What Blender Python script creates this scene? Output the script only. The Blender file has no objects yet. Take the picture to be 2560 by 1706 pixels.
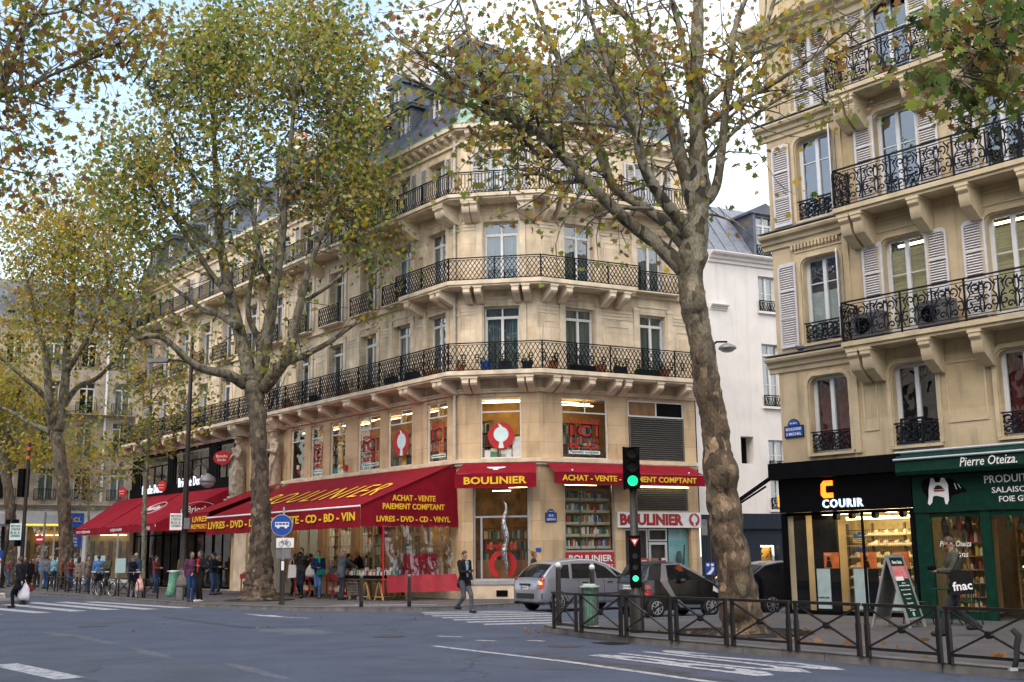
import bpy, bmesh, math, random
from math import sin, cos, pi, radians as R, atan2, hypot, sqrt
from mathutils import Vector as V, Matrix
random.seed(7)
sc = bpy.context.scene
col = sc.collection
# ------------------------------------------------------------------ camera, sky, sun, exposure
H = 1.58
PITCH, ROLL, FPX = R(10.7266), R(-0.60514), 2855.84
_fw = V((0, cos(PITCH), sin(PITCH))); _up0 = V((0, -sin(PITCH), cos(PITCH))); _rt0 = V((1, 0, 0))
_rt = _rt0*cos(ROLL) + _up0*sin(ROLL); _up = -_rt0*sin(ROLL) + _up0*cos(ROLL)
cd_ = bpy.data.cameras.new('camera'); cam = bpy.data.objects.new('camera', cd_); col.objects.link(cam)
cd_.sensor_width = 36; cd_.lens = FPX/2560*36; cd_.clip_end = 2000; cd_.clip_start = .1
cam.matrix_world = Matrix(((_rt.x, _up.x, -_fw.x, 0), (_rt.y, _up.y, -_fw.y, 0), (_rt.z, _up.z, -_fw.z, H), (0, 0, 0, 1)))
sc.camera = cam
SUN_EL, SUN_AZ = R(52), R(212)          # azimuth clockwise from +Y; soft fill added from behind the viewer
w = bpy.data.worlds.new('World'); sc.world = w; w.use_nodes = True
nt = w.node_tree; nt.nodes.clear()
def wn(t, **k):
    n = nt.nodes.new(t)
    for a, b in k.items(): setattr(n, a, b)
    return n
sky = wn('ShaderNodeTexSky', sky_type='NISHITA', sun_disc=False); sky.sun_elevation = SUN_EL; sky.sun_rotation = SUN_AZ
sky.air_density = 1.0; sky.dust_density = 1.5; sky.ozone_density = 1.5
tc = wn('ShaderNodeTexCoord'); mp = wn('ShaderNodeMapping'); mp.inputs['Scale'].default_value = (1.6, 1.6, 4.2); mp.inputs['Location'].default_value = (.55, .2, .1)
nz = wn('ShaderNodeTexNoise'); nz.inputs['Scale'].default_value = 1.5; nz.inputs['Detail'].default_value = 7; nz.inputs['Roughness'].default_value = .55
rp = wn('ShaderNodeValToRGB'); rp.color_ramp.elements[0].position = .45; rp.color_ramp.elements[1].position = .76
mx = wn('ShaderNodeMix', data_type='RGBA'); mx.inputs['B'].default_value = (9.6, 9.7, 10.0, 1)
sc_ = wn('ShaderNodeMix', data_type='RGBA', blend_type='MULTIPLY'); sc_.inputs['Factor'].default_value = 1; sc_.inputs['B'].default_value = (2.5, 2.2, 1.8, 1)
bg = wn('ShaderNodeBackground'); bg.inputs['Strength'].default_value = .1; ou = wn('ShaderNodeOutputWorld')
L = nt.links.new
sx_ = wn('ShaderNodeSeparateXYZ'); L(tc.outputs['Generated'], sx_.inputs[0]); ma = wn('ShaderNodeMath', operation='MULTIPLY_ADD'); ma.inputs[1].default_value = .42; L(sx_.outputs['X'], ma.inputs[0]); L(nz.outputs['Fac'], ma.inputs[2])
L(tc.outputs['Generated'], mp.inputs['Vector']); L(mp.outputs['Vector'], nz.inputs['Vector']); L(ma.outputs[0], rp.inputs['Fac'])
L(sky.outputs['Color'], sc_.inputs['A']); L(sc_.outputs['Result'], mx.inputs['A']); L(rp.outputs['Color'], mx.inputs['Factor'])
L(mx.outputs['Result'], bg.inputs['Color']); L(bg.outputs['Background'], ou.inputs['Surface'])
sl = bpy.data.lights.new('fill_sun', 'SUN'); sl.energy = .5; sl.angle = R(70); sl.color = (1, .95, .87)  # wide fill lamp added to lift the facades, opposite the bright sky side
fill_sun = bpy.data.objects.new('fill_sun', sl); col.objects.link(fill_sun)
fill_sun.rotation_euler = V((sin(SUN_AZ)*cos(SUN_EL), cos(SUN_AZ)*cos(SUN_EL), sin(SUN_EL))).to_track_quat('Z', 'Y').to_euler()
sc.view_settings.view_transform = 'Standard'; sc.view_settings.look = 'None'; sc.view_settings.gamma = 1
sc.view_settings.exposure = 1.17
sc.cycles.max_bounces = 8; sc.cycles.transparent_max_bounces = 24; sc.cycles.diffuse_bounces = 3
sc.cycles.glossy_bounces = 3; sc.cycles.use_denoising = True
try: sc.cycles.sample_clamp_indirect = 4
except Exception: pass
# ------------------------------------------------------------------ helpers
def ray(px, py): return _rt*((px-1280)/FPX) + _up*((853-py)/FPX) + _fw
def at(px, py, Y):                       # world point seen at photo pixel, at depth Y
    d = ray(px, py); return V((0, 0, H)) + d*(Y/d.y)
def gr(px, py, z=.12):                   # ground point under a photo pixel
    d = ray(px, py); return V((0, 0, H)) + d*((z-H)/d.z)
D = 2560/2353                            # display -> photo pixels
class Frame:                             # x along a wall to the viewer's right, y into the wall, z up
    def __init__(s, p, e):
        s.p = V((p[0], p[1], 0)); s.e = V((e[0], e[1], 0)).normalized(); s.n = V((-s.e.y, s.e.x, 0)); s.a = atan2(s.e.y, s.e.x)
    def pt(s, x, y, z=0): return s.p + s.e*x + s.n*y + V((0, 0, z))
class MB:
    def __init__(s): s.v = []; s.f = []; s.mi = []
    def add(s, vs, fs, m=0):
        b = len(s.v); s.v += [tuple(v) for v in vs]
        for f in fs: s.f.append([b+i for i in f]); s.mi.append(m)
        return s
    def box(s, x0, x1, y0, y1, z0, z1, m=0):
        return s.add([(x0,y0,z0),(x1,y0,z0),(x1,y1,z0),(x0,y1,z0),(x0,y0,z1),(x1,y0,z1),(x1,y1,z1),(x0,y1,z1)],
                     [(0,3,2,1),(4,5,6,7),(0,1,5,4),(1,2,6,5),(2,3,7,6),(3,0,4,7)], m)
    def quad(s, a, b, c, d, m=0): return s.add([a,b,c,d], [(0,1,2,3)], m)
    def bar(s, a, b, w, h=None, m=0):
        a = V(a); b = V(b); h = h or w; d = (b-a)
        if d.length < 1e-6: return s
        d.normalize(); u = d.cross(V((0,0,1)) if abs(d.z) < .95 else V((0,1,0))).normalized(); t = d.cross(u)
        vs = [p+u*(i*w/2)+t*(j*h/2) for p in (a,b) for i,j in ((-1,-1),(1,-1),(1,1),(-1,1))]
        return s.add(vs, [(0,1,2,3),(7,6,5,4),(0,4,5,1),(1,5,6,2),(2,6,7,3),(3,7,4,0)], m)
    def tube(s, pts, rad, n=6, m=0, cap=True):
        pts = [V(p) for p in pts]; rs = rad if isinstance(rad, (list, tuple)) else [rad]*len(pts)
        vs = []; fs = []; u = None
        for i, p in enumerate(pts):
            d = (pts[min(i+1, len(pts)-1)] - pts[max(i-1, 0)]).normalized()
            if u is None: u = d.cross(V((0,0,1)) if abs(d.z) < .9 else V((1,0,0))).normalized()
            else:
                u = (u - d*u.dot(d));  u = u.normalized() if u.length > 1e-6 else d.orthogonal().normalized()
            t = d.cross(u)
            for k in range(n):
                a = 2*pi*k/n; vs.append(p + (u*cos(a)+t*sin(a))*rs[i])
        for i in range(len(pts)-1):
            for k in range(n): fs.append((i*n+k, i*n+(k+1)%n, (i+1)*n+(k+1)%n, (i+1)*n+k))
        if cap: fs.append(tuple(range(n-1,-1,-1))); fs.append(tuple((len(pts)-1)*n+k for k in range(n)))
        return s.add(vs, fs, m)
    def lathe(s, prof, n=12, c=(0,0,0), m=0, axis='z'):
        vs = []; fs = []
        for r, h in prof:
            for k in range(n):
                a = 2*pi*k/n; q = (r*cos(a), r*sin(a), h)
                if axis == 'y': q = (q[0], q[2], q[1])
                if axis == 'x': q = (q[2], q[0], q[1])
                vs.append((c[0]+q[0], c[1]+q[1], c[2]+q[2]))
        for i in range(len(prof)-1):
            for k in range(n): fs.append((i*n+k, i*n+(k+1)%n, (i+1)*n+(k+1)%n, (i+1)*n+k))
        fs.append(tuple(range(n-1,-1,-1))); fs.append(tuple((len(prof)-1)*n+k for k in range(n)))
        return s.add(vs, fs, m)
    def prism(s, poly, axis, d0, d1, m=0):
        f = {'y': lambda p, d: (p[0], d, p[1]), 'x': lambda p, d: (d, p[0], p[1]), 'z': lambda p, d: (p[0], p[1], d)}[axis]
        n = len(poly); vs = [f(p, d0) for p in poly] + [f(p, d1) for p in poly]
        fs = [tuple(range(n-1,-1,-1)), tuple(range(n, 2*n))] + [(i, (i+1)%n, n+(i+1)%n, n+i) for i in range(n)]
        return s.add(vs, fs, m)
    def disc(s, c, r, axis='y', t=.01, n=20, m=0, rx=1.0, a0=0):
        poly = [(c[0]+r*rx*cos(2*pi*k/n), c[2]+r*sin(2*pi*k/n)) for k in range(n)]
        if axis == 'y': return s.prism(poly, 'y', c[1]-t/2, c[1]+t/2, m)
        if axis == 'x': return s.prism([(c[1]+r*cos(2*pi*k/n), c[2]+r*sin(2*pi*k/n)) for k in range(n)], 'x', c[0]-t/2, c[0]+t/2, m)
        return s.prism([(c[0]+r*cos(2*pi*k/n), c[1]+r*sin(2*pi*k/n)) for k in range(n)], 'z', c[2]-t/2, c[2]+t/2, m)
    def sphere(s, c, r, sx=1, sy=1, sz=1, n=10, m=0):
        prof = [(max(r*sin(pi*i/n), 1e-4), -r*cos(pi*i/n)) for i in range(n+1)]
        b = MB().lathe(prof, n+4); return s.add([(c[0]+x*sx, c[1]+y*sy, c[2]+z*sz) for x,y,z in b.v], b.f, m)
    def xf(s, M): s.v = [tuple(M @ V(p)) for p in s.v]; return s
    def join(s, o, M=None, m=0):
        return s.add([tuple(M @ V(p)) for p in o.v] if M else o.v, o.f, m) if m is not None else s
    def mesh(s, name, mats, smooth=False):
        me = bpy.data.meshes.new(name); me.from_pydata(s.v, [], s.f)
        for m in (mats if isinstance(mats, (list, tuple)) else [mats]): me.materials.append(m)
        if len(set(s.mi)) > 1: me.polygons.foreach_set('material_index', s.mi)
        if smooth: me.polygons.foreach_set('use_smooth', [True]*len(me.polygons))
        me.update(); return me
    def build(s, name, mats, parent=None, smooth=False, fr=None, at=(0,0,0)):
        return obj(name, s.mesh(name, mats, smooth), parent, fr, at)
def obj(name, me, parent=None, fr=None, at=(0,0,0), rz=0):
    o = bpy.data.objects.new(name, me); col.objects.link(o)
    put(o, parent, fr, at, rz); return o
def put(o, parent=None, fr=None, at=(0,0,0), rz=0):
    p = V(at)
    if fr is not None:
        p = fr.pt(*at); o.rotation_euler.z = fr.a + rz
        if parent: p = p - parent.location
    elif rz: o.rotation_euler.z = rz
    if parent: o.parent = parent
    o.location = p
def tag(o, label=None, cat=None, group=None, kind=None):
    if label: o['label'] = label
    if cat: o['category'] = cat
    if group: o['group'] = group
    if kind: o['kind'] = kind
    return o
def thing(name, label, cat, loc=(0,0,0), rz=0, group=None):
    o = bpy.data.objects.new(name, None); o.empty_display_size = .2; col.objects.link(o)
    o.location = V(loc); o.rotation_euler.z = rz
    return tag(o, label, cat, group)
def copy_tree(o, parent=None):
    c = o.copy(); col.objects.link(c)
    if parent: c.parent = parent
    for ch in [x for x in KIDS.get(o.name, [])]: copy_tree(ch, c)
    return c
KIDS = {}
def index_kids(root):                    # remember a tree before copying it
    for o in col.objects:
        if o.parent: KIDS.setdefault(o.parent.name, [])
    KIDS.clear()
    for o in col.objects:
        if o.parent: KIDS.setdefault(o.parent.name, []).append(o)
def dup(o, loc, rz=None, label=None, group=None, parent=None):
    c = copy_tree(o, parent); c.location = V(loc)
    if rz is not None: c.rotation_euler.z = rz
    if label: c['label'] = label
    if group: c['group'] = group
    return c
_TX = {}
def text(body, width, parent, mat, fr=None, at=(0,0,0), name='lettering', bold=.012, ext=.006, M=None, shear=0, height=None, space=1.0, rz=0):
    """text in the local xz plane, facing -y, centred on `at`, scaled to `width`"""
    key = (body, bold, ext, shear, space)
    if key not in _TX:
        cu = bpy.data.curves.new('t', 'FONT'); cu.body = body; cu.size = 1; cu.align_x = 'CENTER'; cu.align_y = 'CENTER'
        cu.offset = bold; cu.extrude = .01; cu.shear = shear; cu.resolution_u = 2; cu.space_character = space
        o = bpy.data.objects.new('t', cu); col.objects.link(o)
        dg = bpy.context.evaluated_depsgraph_get(); me = bpy.data.meshes.new_from_object(o.evaluated_get(dg), depsgraph=dg)
        bpy.data.objects.remove(o); bpy.data.curves.remove(cu)
        _TX[key] = ([tuple(v.co) for v in me.vertices], [tuple(p.vertices) for p in me.polygons]); bpy.data.meshes.remove(me)
    vs, fs = _TX[key]
    x0 = min(v[0] for v in vs); x1 = max(v[0] for v in vs); y0 = min(v[1] for v in vs); y1 = max(v[1] for v in vs)
    sx = width/(x1-x0); sz = height/(y1-y0) if height else sx
    b = MB(); b.add([((v[0]-(x0+x1)/2)*sx, -v[2]*ext/.01, (v[1]-(y0+y1)/2)*sz) for v in vs], fs)
    if M: b.xf(M)
    return b.build(name, mat, parent, fr=fr, at=at) if rz == 0 else obj(name, b.mesh(name, mat), parent, fr, at, rz)
# ------------------------------------------------------------------ materials
def mat(name, c, rough=.7, metal=0, var=.12, scale=6, bump=0, emit=None, es=1, alpha=1, coat=0, spec=None, hue=None, stretch=(1,1,1), bscale=None, detail=5):
    m = bpy.data.materials.new(name); m.use_nodes = True; n = m.node_tree; b = n.nodes['Principled BSDF']
    b.inputs['Roughness'].default_value = rough; b.inputs['Metallic'].default_value = metal
    if coat: b.inputs['Coat Weight'].default_value = coat
    if spec is not None: b.inputs['Specular IOR Level'].default_value = spec
    t = n.nodes.new('ShaderNodeTexCoord'); mp = n.nodes.new('ShaderNodeMapping'); mp.inputs['Scale'].default_value = stretch
    z = n.nodes.new('ShaderNodeTexNoise'); z.inputs['Scale'].default_value = scale; z.inputs['Detail'].default_value = detail
    n.links.new(t.outputs['Object'], mp.inputs[0]); n.links.new(mp.outputs[0], z.inputs['Vector'])
    mix = n.nodes.new('ShaderNodeMix'); mix.data_type = 'RGBA'
    c2 = hue or tuple(x*(1-2*var) for x in c); c1 = tuple(min(1, x*(1+var)) for x in c)
    mr = n.nodes.new('ShaderNodeMapRange'); mr.inputs[1].default_value = .3; mr.inputs[2].default_value = .7
    n.links.new(z.outputs['Fac'], mr.inputs[0]); n.links.new(mr.outputs[0], mix.inputs['Factor'])
    mix.inputs['A'].default_value = (*c1, 1); mix.inputs['B'].default_value = (*c2, 1)
    n.links.new(mix.outputs['Result'], b.inputs['Base Color'])
    if bump:
        bn = n.nodes.new('ShaderNodeBump'); bn.inputs['Strength'].default_value = bump; bn.inputs['Distance'].default_value = .03
        if bscale:
            z2 = n.nodes.new('ShaderNodeTexNoise'); z2.inputs['Scale'].default_value = bscale; z2.inputs['Detail'].default_value = 6
            n.links.new(mp.outputs[0], z2.inputs['Vector']); n.links.new(z2.outputs['Fac'], bn.inputs['Height'])
        else: n.links.new(z.outputs['Fac'], bn.inputs['Height'])
        n.links.new(bn.outputs[0], b.inputs['Normal'])
    if emit: b.inputs['Emission Color'].default_value = (*emit, 1); b.inputs['Emission Strength'].default_value = es
    return m
def stone(name, c, bw, bh, joint=.75, var=.16, mortar=.012, grime=.85):
    m = mat(name, c, .88, 0, var, 1.3, .25, bscale=18); n = m.node_tree; b = n.nodes['Principled BSDF']
    t = n.nodes.new('ShaderNodeTexCoord'); sp = n.nodes.new('ShaderNodeSeparateXYZ'); cb = n.nodes.new('ShaderNodeCombineXYZ')
    ad = n.nodes.new('ShaderNodeMath'); ad.operation = 'ADD'
    n.links.new(t.outputs['Object'], sp.inputs[0]); n.links.new(sp.outputs['X'], ad.inputs[0]); n.links.new(sp.outputs['Y'], ad.inputs[1])
    n.links.new(ad.outputs[0], cb.inputs['X']); n.links.new(sp.outputs['Z'], cb.inputs['Y'])
    br = n.nodes.new('ShaderNodeTexBrick'); br.inputs['Scale'].default_value = 1; br.inputs['Brick Width'].default_value = bw; br.inputs['Row Height'].default_value = bh
    br.inputs['Mortar Size'].default_value = mortar; br.inputs['Mortar Smooth'].default_value = .3
    br.inputs['Color1'].default_value = (1,1,1,1); br.inputs['Color2'].default_value = (.82,.79,.74,1); br.inputs['Mortar'].default_value = (joint, joint*.95, joint*.88, 1)
    n.links.new(cb.outputs[0], br.inputs['Vector'])
    # rain streaks: noise stretched along z
    mp = n.nodes.new('ShaderNodeMapping'); mp.inputs['Scale'].default_value = (2.2, 2.2, .22); n.links.new(t.outputs['Object'], mp.inputs[0])
    st = n.nodes.new('ShaderNodeTexNoise'); st.inputs['Scale'].default_value = 1.5; st.inputs['Detail'].default_value = 6; n.links.new(mp.outputs[0], st.inputs['Vector'])
    rr = n.nodes.new('ShaderNodeMapRange'); rr.inputs[1].default_value = .52; rr.inputs[2].default_value = .75; rr.inputs[3].default_value = 1; rr.inputs[4].default_value = 1-grime*.5
    n.links.new(st.outputs['Fac'], rr.inputs[0])
    old = b.inputs['Base Color'].links[0].from_socket
    m1 = n.nodes.new('ShaderNodeMix'); m1.data_type = 'RGBA'; m1.blend_type = 'MULTIPLY'; m1.inputs['Factor'].default_value = 1
    m2 = n.nodes.new('ShaderNodeMix'); m2.data_type = 'RGBA'; m2.blend_type = 'MULTIPLY'; m2.inputs['Factor'].default_value = 1
    n.links.new(old, m1.inputs['A']); n.links.new(br.outputs['Color'], m1.inputs['B']); n.links.new(m1.outputs['Result'], m2.inputs['A']); n.links.new(rr.outputs[0], m2.inputs['B'])
    n.links.new(m2.outputs['Result'], b.inputs['Base Color']); return m
def glass(name, tint=(.9,.95,.95), refl=.12, rough=.01, wav=.02, top=.6):
    m = bpy.data.materials.new(name); m.use_nodes = True; n = m.node_tree; n.nodes.clear()
    o = n.nodes.new('ShaderNodeOutputMaterial'); tr = n.nodes.new('ShaderNodeBsdfTransparent'); gl = n.nodes.new('ShaderNodeBsdfGlossy'); mx = n.nodes.new('ShaderNodeMixShader')
    tr.inputs[0].default_value = (*tint, 1); gl.inputs['Roughness'].default_value = rough; gl.inputs[0].default_value = (.95,.97,1,1)
    lw = n.nodes.new('ShaderNodeLayerWeight'); lw.inputs['Blend'].default_value = .35
    mr = n.nodes.new('ShaderNodeMapRange'); mr.inputs[3].default_value = refl; mr.inputs[4].default_value = min(1, refl+top)
    n.links.new(lw.outputs['Facing'], mr.inputs[0]); n.links.new(mr.outputs[0], mx.inputs[0])
    n.links.new(tr.outputs[0], mx.inputs[1]); n.links.new(gl.outputs[0], mx.inputs[2]); n.links.new(mx.outputs[0], o.inputs[0])
    t = n.nodes.new('ShaderNodeTexCoord'); z = n.nodes.new('ShaderNodeTexNoise'); z.inputs['Scale'].default_value = 1.6; bn = n.nodes.new('ShaderNodeBump'); bn.inputs['Strength'].default_value = wav; bn.inputs['Distance'].default_value = .5
    n.links.new(t.outputs['Object'], z.inputs['Vector']); n.links.new(z.outputs['Fac'], bn.inputs['Height']); n.links.new(bn.outputs[0], gl.inputs['Normal'])
    return m
M = {}
def dm(k, *a, **kw): M[k] = mat(k, *a, **kw)
M['stone'] = stone('limestone', (.76,.63,.455), 1.15, .48, .80)
M['plaster'] = stone('peach_stone', (.64,.475,.295), 2.6, .72, .72, .10)
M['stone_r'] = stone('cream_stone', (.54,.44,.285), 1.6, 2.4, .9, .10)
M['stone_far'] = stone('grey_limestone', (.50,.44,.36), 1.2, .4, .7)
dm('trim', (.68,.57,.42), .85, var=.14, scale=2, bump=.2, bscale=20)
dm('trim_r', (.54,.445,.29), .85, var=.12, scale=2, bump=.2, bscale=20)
dm('trim_dark', (.30,.24,.17), .85)
M['render_white'] = stone('white_render', (.80,.765,.735), 60, 60, .9, .04, .001, .3)
dm('slate', (.075,.085,.11), .5, var=.3, scale=3, bump=.3)
dm('zinc', (.10,.115,.15), .45, var=.2, scale=2)
dm('copper', (.20,.33,.27), .6, var=.25, scale=4)
dm('iron', (.004,.005,.008), .5, spec=.15, var=.2)
dm('iron_r', (.006,.008,.014), .5, spec=.2, var=.2)
dm('winframe', (.68,.68,.66), .5, var=.05)
dm('shutter', (.56,.56,.58), .55, var=.05)
dm('room', (.05,.045,.04), .95)
dm('curtain', (.50,.53,.50), .95, var=.3, scale=3, stretch=(9,1,.4))
dm('curtain_teal', (.10,.17,.17), .95, var=.35, scale=3, stretch=(9,1,.4))
dm('warm_wall', (.62,.36,.10), .9, var=.2, scale=2)
dm('brown_wood', (.22,.11,.045), .7, var=.3, scale=3, stretch=(1,1,.2))
dm('pine', (.42,.26,.11), .7, var=.25, scale=4, stretch=(1,1,.3))
dm('tube_light', (1,1,1), .5, emit=(1,.84,.48), es=6)
dm('warm_light', (1,.9,.7), .5, emit=(1,.76,.40), es=15)
dm('red_cloth', (.21,.003,.014), .85, spec=.2, var=.12, scale=2.5, bump=.12, bscale=60)
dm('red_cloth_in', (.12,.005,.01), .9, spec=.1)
dm('yellow', (.80,.50,.015), .7, var=.04)
dm('white', (.80,.80,.80), .6, var=.04)
dm('red', (.45,.008,.012), .5, var=.08)
dm('black', (.004,.004,.005), .6, var=.2, spec=.06)
dm('black_gloss', (.003,.0035,.005), .3, var=.1, spec=.12)
dm('dark_blue', (.013,.020,.034), .6, spec=.2)
dm('green_dark', (.004,.034,.022), .5, var=.15, spec=.15)
dm('blue_sign', (.012,.07,.36), .4, var=.05)
dm('cyan_white', (.62,.80,.80), .6, var=.04)
dm('alu', (.55,.56,.58), .4, metal=.7, var=.06)
dm('grey_metal', (.22,.22,.23), .5, metal=.4)
dm('brown_iron', (.014,.012,.011), .4, spec=.3, var=.25, scale=9)
dm('terracotta', (.40,.13,.06), .8)
dm('chimney', (.62,.58,.52), .9, var=.2, scale=1.5)
dm('plant', (.05,.12,.03), .8, var=.4, scale=20)
dm('rubber', (.014,.014,.015), .8)
M['glass'] = glass('window_glass', (.80,.86,.86), .10, top=.5)
M['glass_shop'] = glass('shop_glass', (.95,.97,.97), .02, wav=.004, top=.22)
M['glass_car'] = glass('car_glass', (.28,.32,.33), .12, wav=0)
# ------------------------------------------------------------------ ground
def asphalt(name, c, patch=True, fine=160, amt=.65):
    m = mat(name, c, .82, 0, .13, .8, .3, bscale=fine, detail=9); n = m.node_tree; b = n.nodes['Principled BSDF']
    old = b.inputs['Base Color'].links[0].from_socket
    t = n.nodes.new('ShaderNodeTexCoord')
    z = n.nodes.new('ShaderNodeTexNoise'); z.inputs['Scale'].default_value = 14; z.inputs['Detail'].default_value = 12; z.inputs['Roughness'].default_value = .92
    n.links.new(t.outputs['Object'], z.inputs['Vector'])
    mr = n.nodes.new('ShaderNodeMapRange'); mr.inputs[1].default_value = .3; mr.inputs[2].default_value = .7; mr.inputs[3].default_value = 1-amt; mr.inputs[4].default_value = 1+amt
    n.links.new(z.outputs['Fac'], mr.inputs[0])
    m1 = n.nodes.new('ShaderNodeMix'); m1.data_type = 'RGBA'; m1.blend_type = 'MULTIPLY'; m1.inputs['Factor'].default_value = 1
    n.links.new(old, m1.inputs['A']); n.links.new(mr.outputs[0], m1.inputs['B'])
    # cracks: thin lines of a distorted voronoi edge
    v = n.nodes.new('ShaderNodeTexVoronoi'); v.feature = 'DISTANCE_TO_EDGE'; v.inputs['Scale'].default_value = .13
    zz = n.nodes.new('ShaderNodeTexNoise'); zz.inputs['Scale'].default_value = 1.2; zz.inputs['Detail'].default_value = 6
    ad = n.nodes.new('ShaderNodeMix'); ad.data_type = 'RGBA'; ad.blend_type = 'ADD'; ad.inputs['Factor'].default_value = 1.5
    n.links.new(t.outputs['Object'], zz.inputs['Vector']); n.links.new(t.outputs['Object'], ad.inputs['A']); n.links.new(zz.outputs['Color'], ad.inputs['B']); n.links.new(ad.outputs['Result'], v.inputs['Vector'])
    cr = n.nodes.new('ShaderNodeMapRange'); cr.inputs[1].default_value = .0; cr.inputs[2].default_value = .006; cr.inputs[3].default_value = .5; cr.inputs[4].default_value = 1
    n.links.new(v.outputs['Distance'], cr.inputs[0])
    m2 = n.nodes.new('ShaderNodeMix'); m2.data_type = 'RGBA'; m2.blend_type = 'MULTIPLY'; m2.inputs['Factor'].default_value = 1 if patch else .3
    n.links.new(m1.outputs['Result'], m2.inputs['A']); n.links.new(cr.outputs[0], m2.inputs['B'])
    n.links.new(m2.outputs['Result'], b.inputs['Base Color']); return m
M['asphalt'] = asphalt('asphalt', (.052,.066,.104)); M['patch'] = asphalt('asphalt_patch', (.056,.066,.096)); M['pave'] = asphalt('pavement_asphalt', (.078,.074,.078), False, 220, .3)
dm('kerb', (.15,.145,.14), .85, var=.2, scale=3, bump=.2, bscale=40)
def worn(name, c):
    m = mat(name, c, .75, 0, .1, 2); n = m.node_tree; b = n.nodes['Principled BSDF']; old = b.inputs['Base Color'].links[0].from_socket
    t = n.nodes.new('ShaderNodeTexCoord'); z = n.nodes.new('ShaderNodeTexNoise'); z.inputs['Scale'].default_value = 7; z.inputs['Detail'].default_value = 10; z.inputs['Roughness'].default_value = .75
    n.links.new(t.outputs['Object'], z.inputs['Vector'])
    mr = n.nodes.new('ShaderNodeMapRange'); mr.inputs[1].default_value = .47; mr.inputs[2].default_value = .62; n.links.new(z.outputs['Fac'], mr.inputs[0])
    mx = n.nodes.new('ShaderNodeMix'); mx.data_type = 'RGBA'; mx.inputs['B'].default_value = (.085,.095,.12,1)
    n.links.new(mr.outputs[0], mx.inputs['Factor']); n.links.new(old, mx.inputs['A']); n.links.new(mx.outputs['Result'], b.inputs['Base Color']); return m
M['paint'] = worn('road_paint', (.40,.41,.43))
o = MB().quad((-900,-300,0),(900,-300,0),(900,1500,0),(-900,1500,0)).build('road', M['asphalt']); tag(o, 'grey asphalt boulevard roadway with cracks and repair patches', 'road', kind='structure')
def slab(name, edge, back, label, z=.12):
    m = MB(); poly = edge + back
    m.add([(x, y, z) for x, y in poly], [tuple(range(len(poly)))]); o = m.build(name, M['pave']); tag(o, label, 'pavement', kind='structure')
    k = MB()                              # kerb stones along the edge, each about a metre, with joints
    for (a, b) in zip(edge, edge[1:]):
        a = V((*a, 0)); b = V((*b, 0)); d = b-a; n = max(1, round(d.length/1.0)); u = d.normalized(); s = V((u.y, -u.x, 0))
        for i in range(n):
            p = a + d*(i/n) + u*.006; q = a + d*((i+1)/n) - u*.006
            k.add([p+s*.0+V((0,0,.0)), q+s*.0, q-s*.28, p-s*.28, p+s*(-.015)+V((0,0,z+.008)), q+s*(-.015)+V((0,0,z+.008)), q-s*.28+V((0,0,z+.008)), p-s*.28+V((0,0,z+.008))],
                  [(0,1,5,4),(4,5,6,7),(1,2,6,5),(3,0,4,7)])
    o2 = k.build('kerb', M['kerb']); tag(o2, 'granite kerb stones edging the ' + label.split(' in ')[0], 'kerb', kind='structure')
KL = [(-60,109),(-40,80.5),(-27.56,62.57),(-23.4,57.2),(-18.2,50.2),(-13.39,43.9),(-10.98,40.6),(-7.93,37.6),(-6.2,36.4),(-4.83,35.9),(-3.8,35.65),(-2.8,35.7),(-1.9,36.1),(-.9,37.1),(.12,38.2),(3.2,40.0),(9,42.9),(25,51)]
slab('pavement', KL, [(25,60),(-20,110),(-50,130)], 'dark asphalt pavement in front of the corner bookshop and cafe')
KR = [(14,2.2),(9.6,9.4),(6.4,14.9),(5.1,17.0),(3.7,19.2),(2.25,21.5),(1.4,23.3),(.75,25.0),(.62,25.7),(.75,26.3),(1.3,26.9),(2.8,27.95),(6.2,29.75),(10,31.7),(25,39.3)]
slab('pavement', KR[::-1], [(40,2),(40,39)], 'dark asphalt pavement in front of the shoe shop and delicatessen')
def paint(name, quads, label, m='paint', z=.004):
    b = MB()
    for q in quads:
        b.add([(p[0], p[1], z) for p in q], [tuple(range(len(q)))])
    return tag(b.build(name, M[m]), label, 'road marking', kind='structure')
def stripe(a, b, w):
    a = V((*a,0)); b = V((*b,0)); u = (b-a).normalized(); s = V((u.y,-u.x,0))*w/2
    return [a+s, b+s, b-s, a-s]
# zebra across the side street (stripes run with the street) and across the boulevard
zs = [((-2.75,34.75),(1.0,35.2)),((-2.6,33.75),(1.0,34.35)),((-2.30,32.65),(1.0,33.3)),((-1.95,31.55),(1.05,32.2)),((-1.6,30.45),(1.1,31.05)),((-1.2,29.35),(1.1,29.85)),((-.75,28.3),(1.0,28.7))]
paint('zebra_crossing', [stripe(a, b, .5) for a, b in zs], 'white zebra stripes across the side street beside the parked cars')
zl = []
for i in range(7):
    k = i-.6
    a = V((-19.3+1.42*k, 38.2+1.62*k*.85)); b = V((-14.85+.98*k, 37.0+.75*k))
    zl.append(stripe((a.x,a.y),(b.x,b.y),.52))
ZL = [((-21.2,44.6),(-15.0,37.25)),((-20.4,46.2),(-14.2,38.2)),((-19.4,47.0),(-13.4,39.05)),((-18.3,47.2),(-12.1,39.0)),((-17.2,47.2),(-11.2,39.9)),((-22.4,43.5),(-16.1,36.3))]
paint('zebra_crossing', [stripe(a, b, .55) for a, b in ZL], 'white zebra stripes across the boulevard at the left')
paint('lane_arrow', [[(-8.24,35.44),(-7.3,34.2),(-7.0,34.1),(-6.55,33.1),(-5.6,32.2),(-5.75,32.15),(-6.9,33.2),(-7.35,33.75)]], 'white turning arrow painted on the boulevard')
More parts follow.
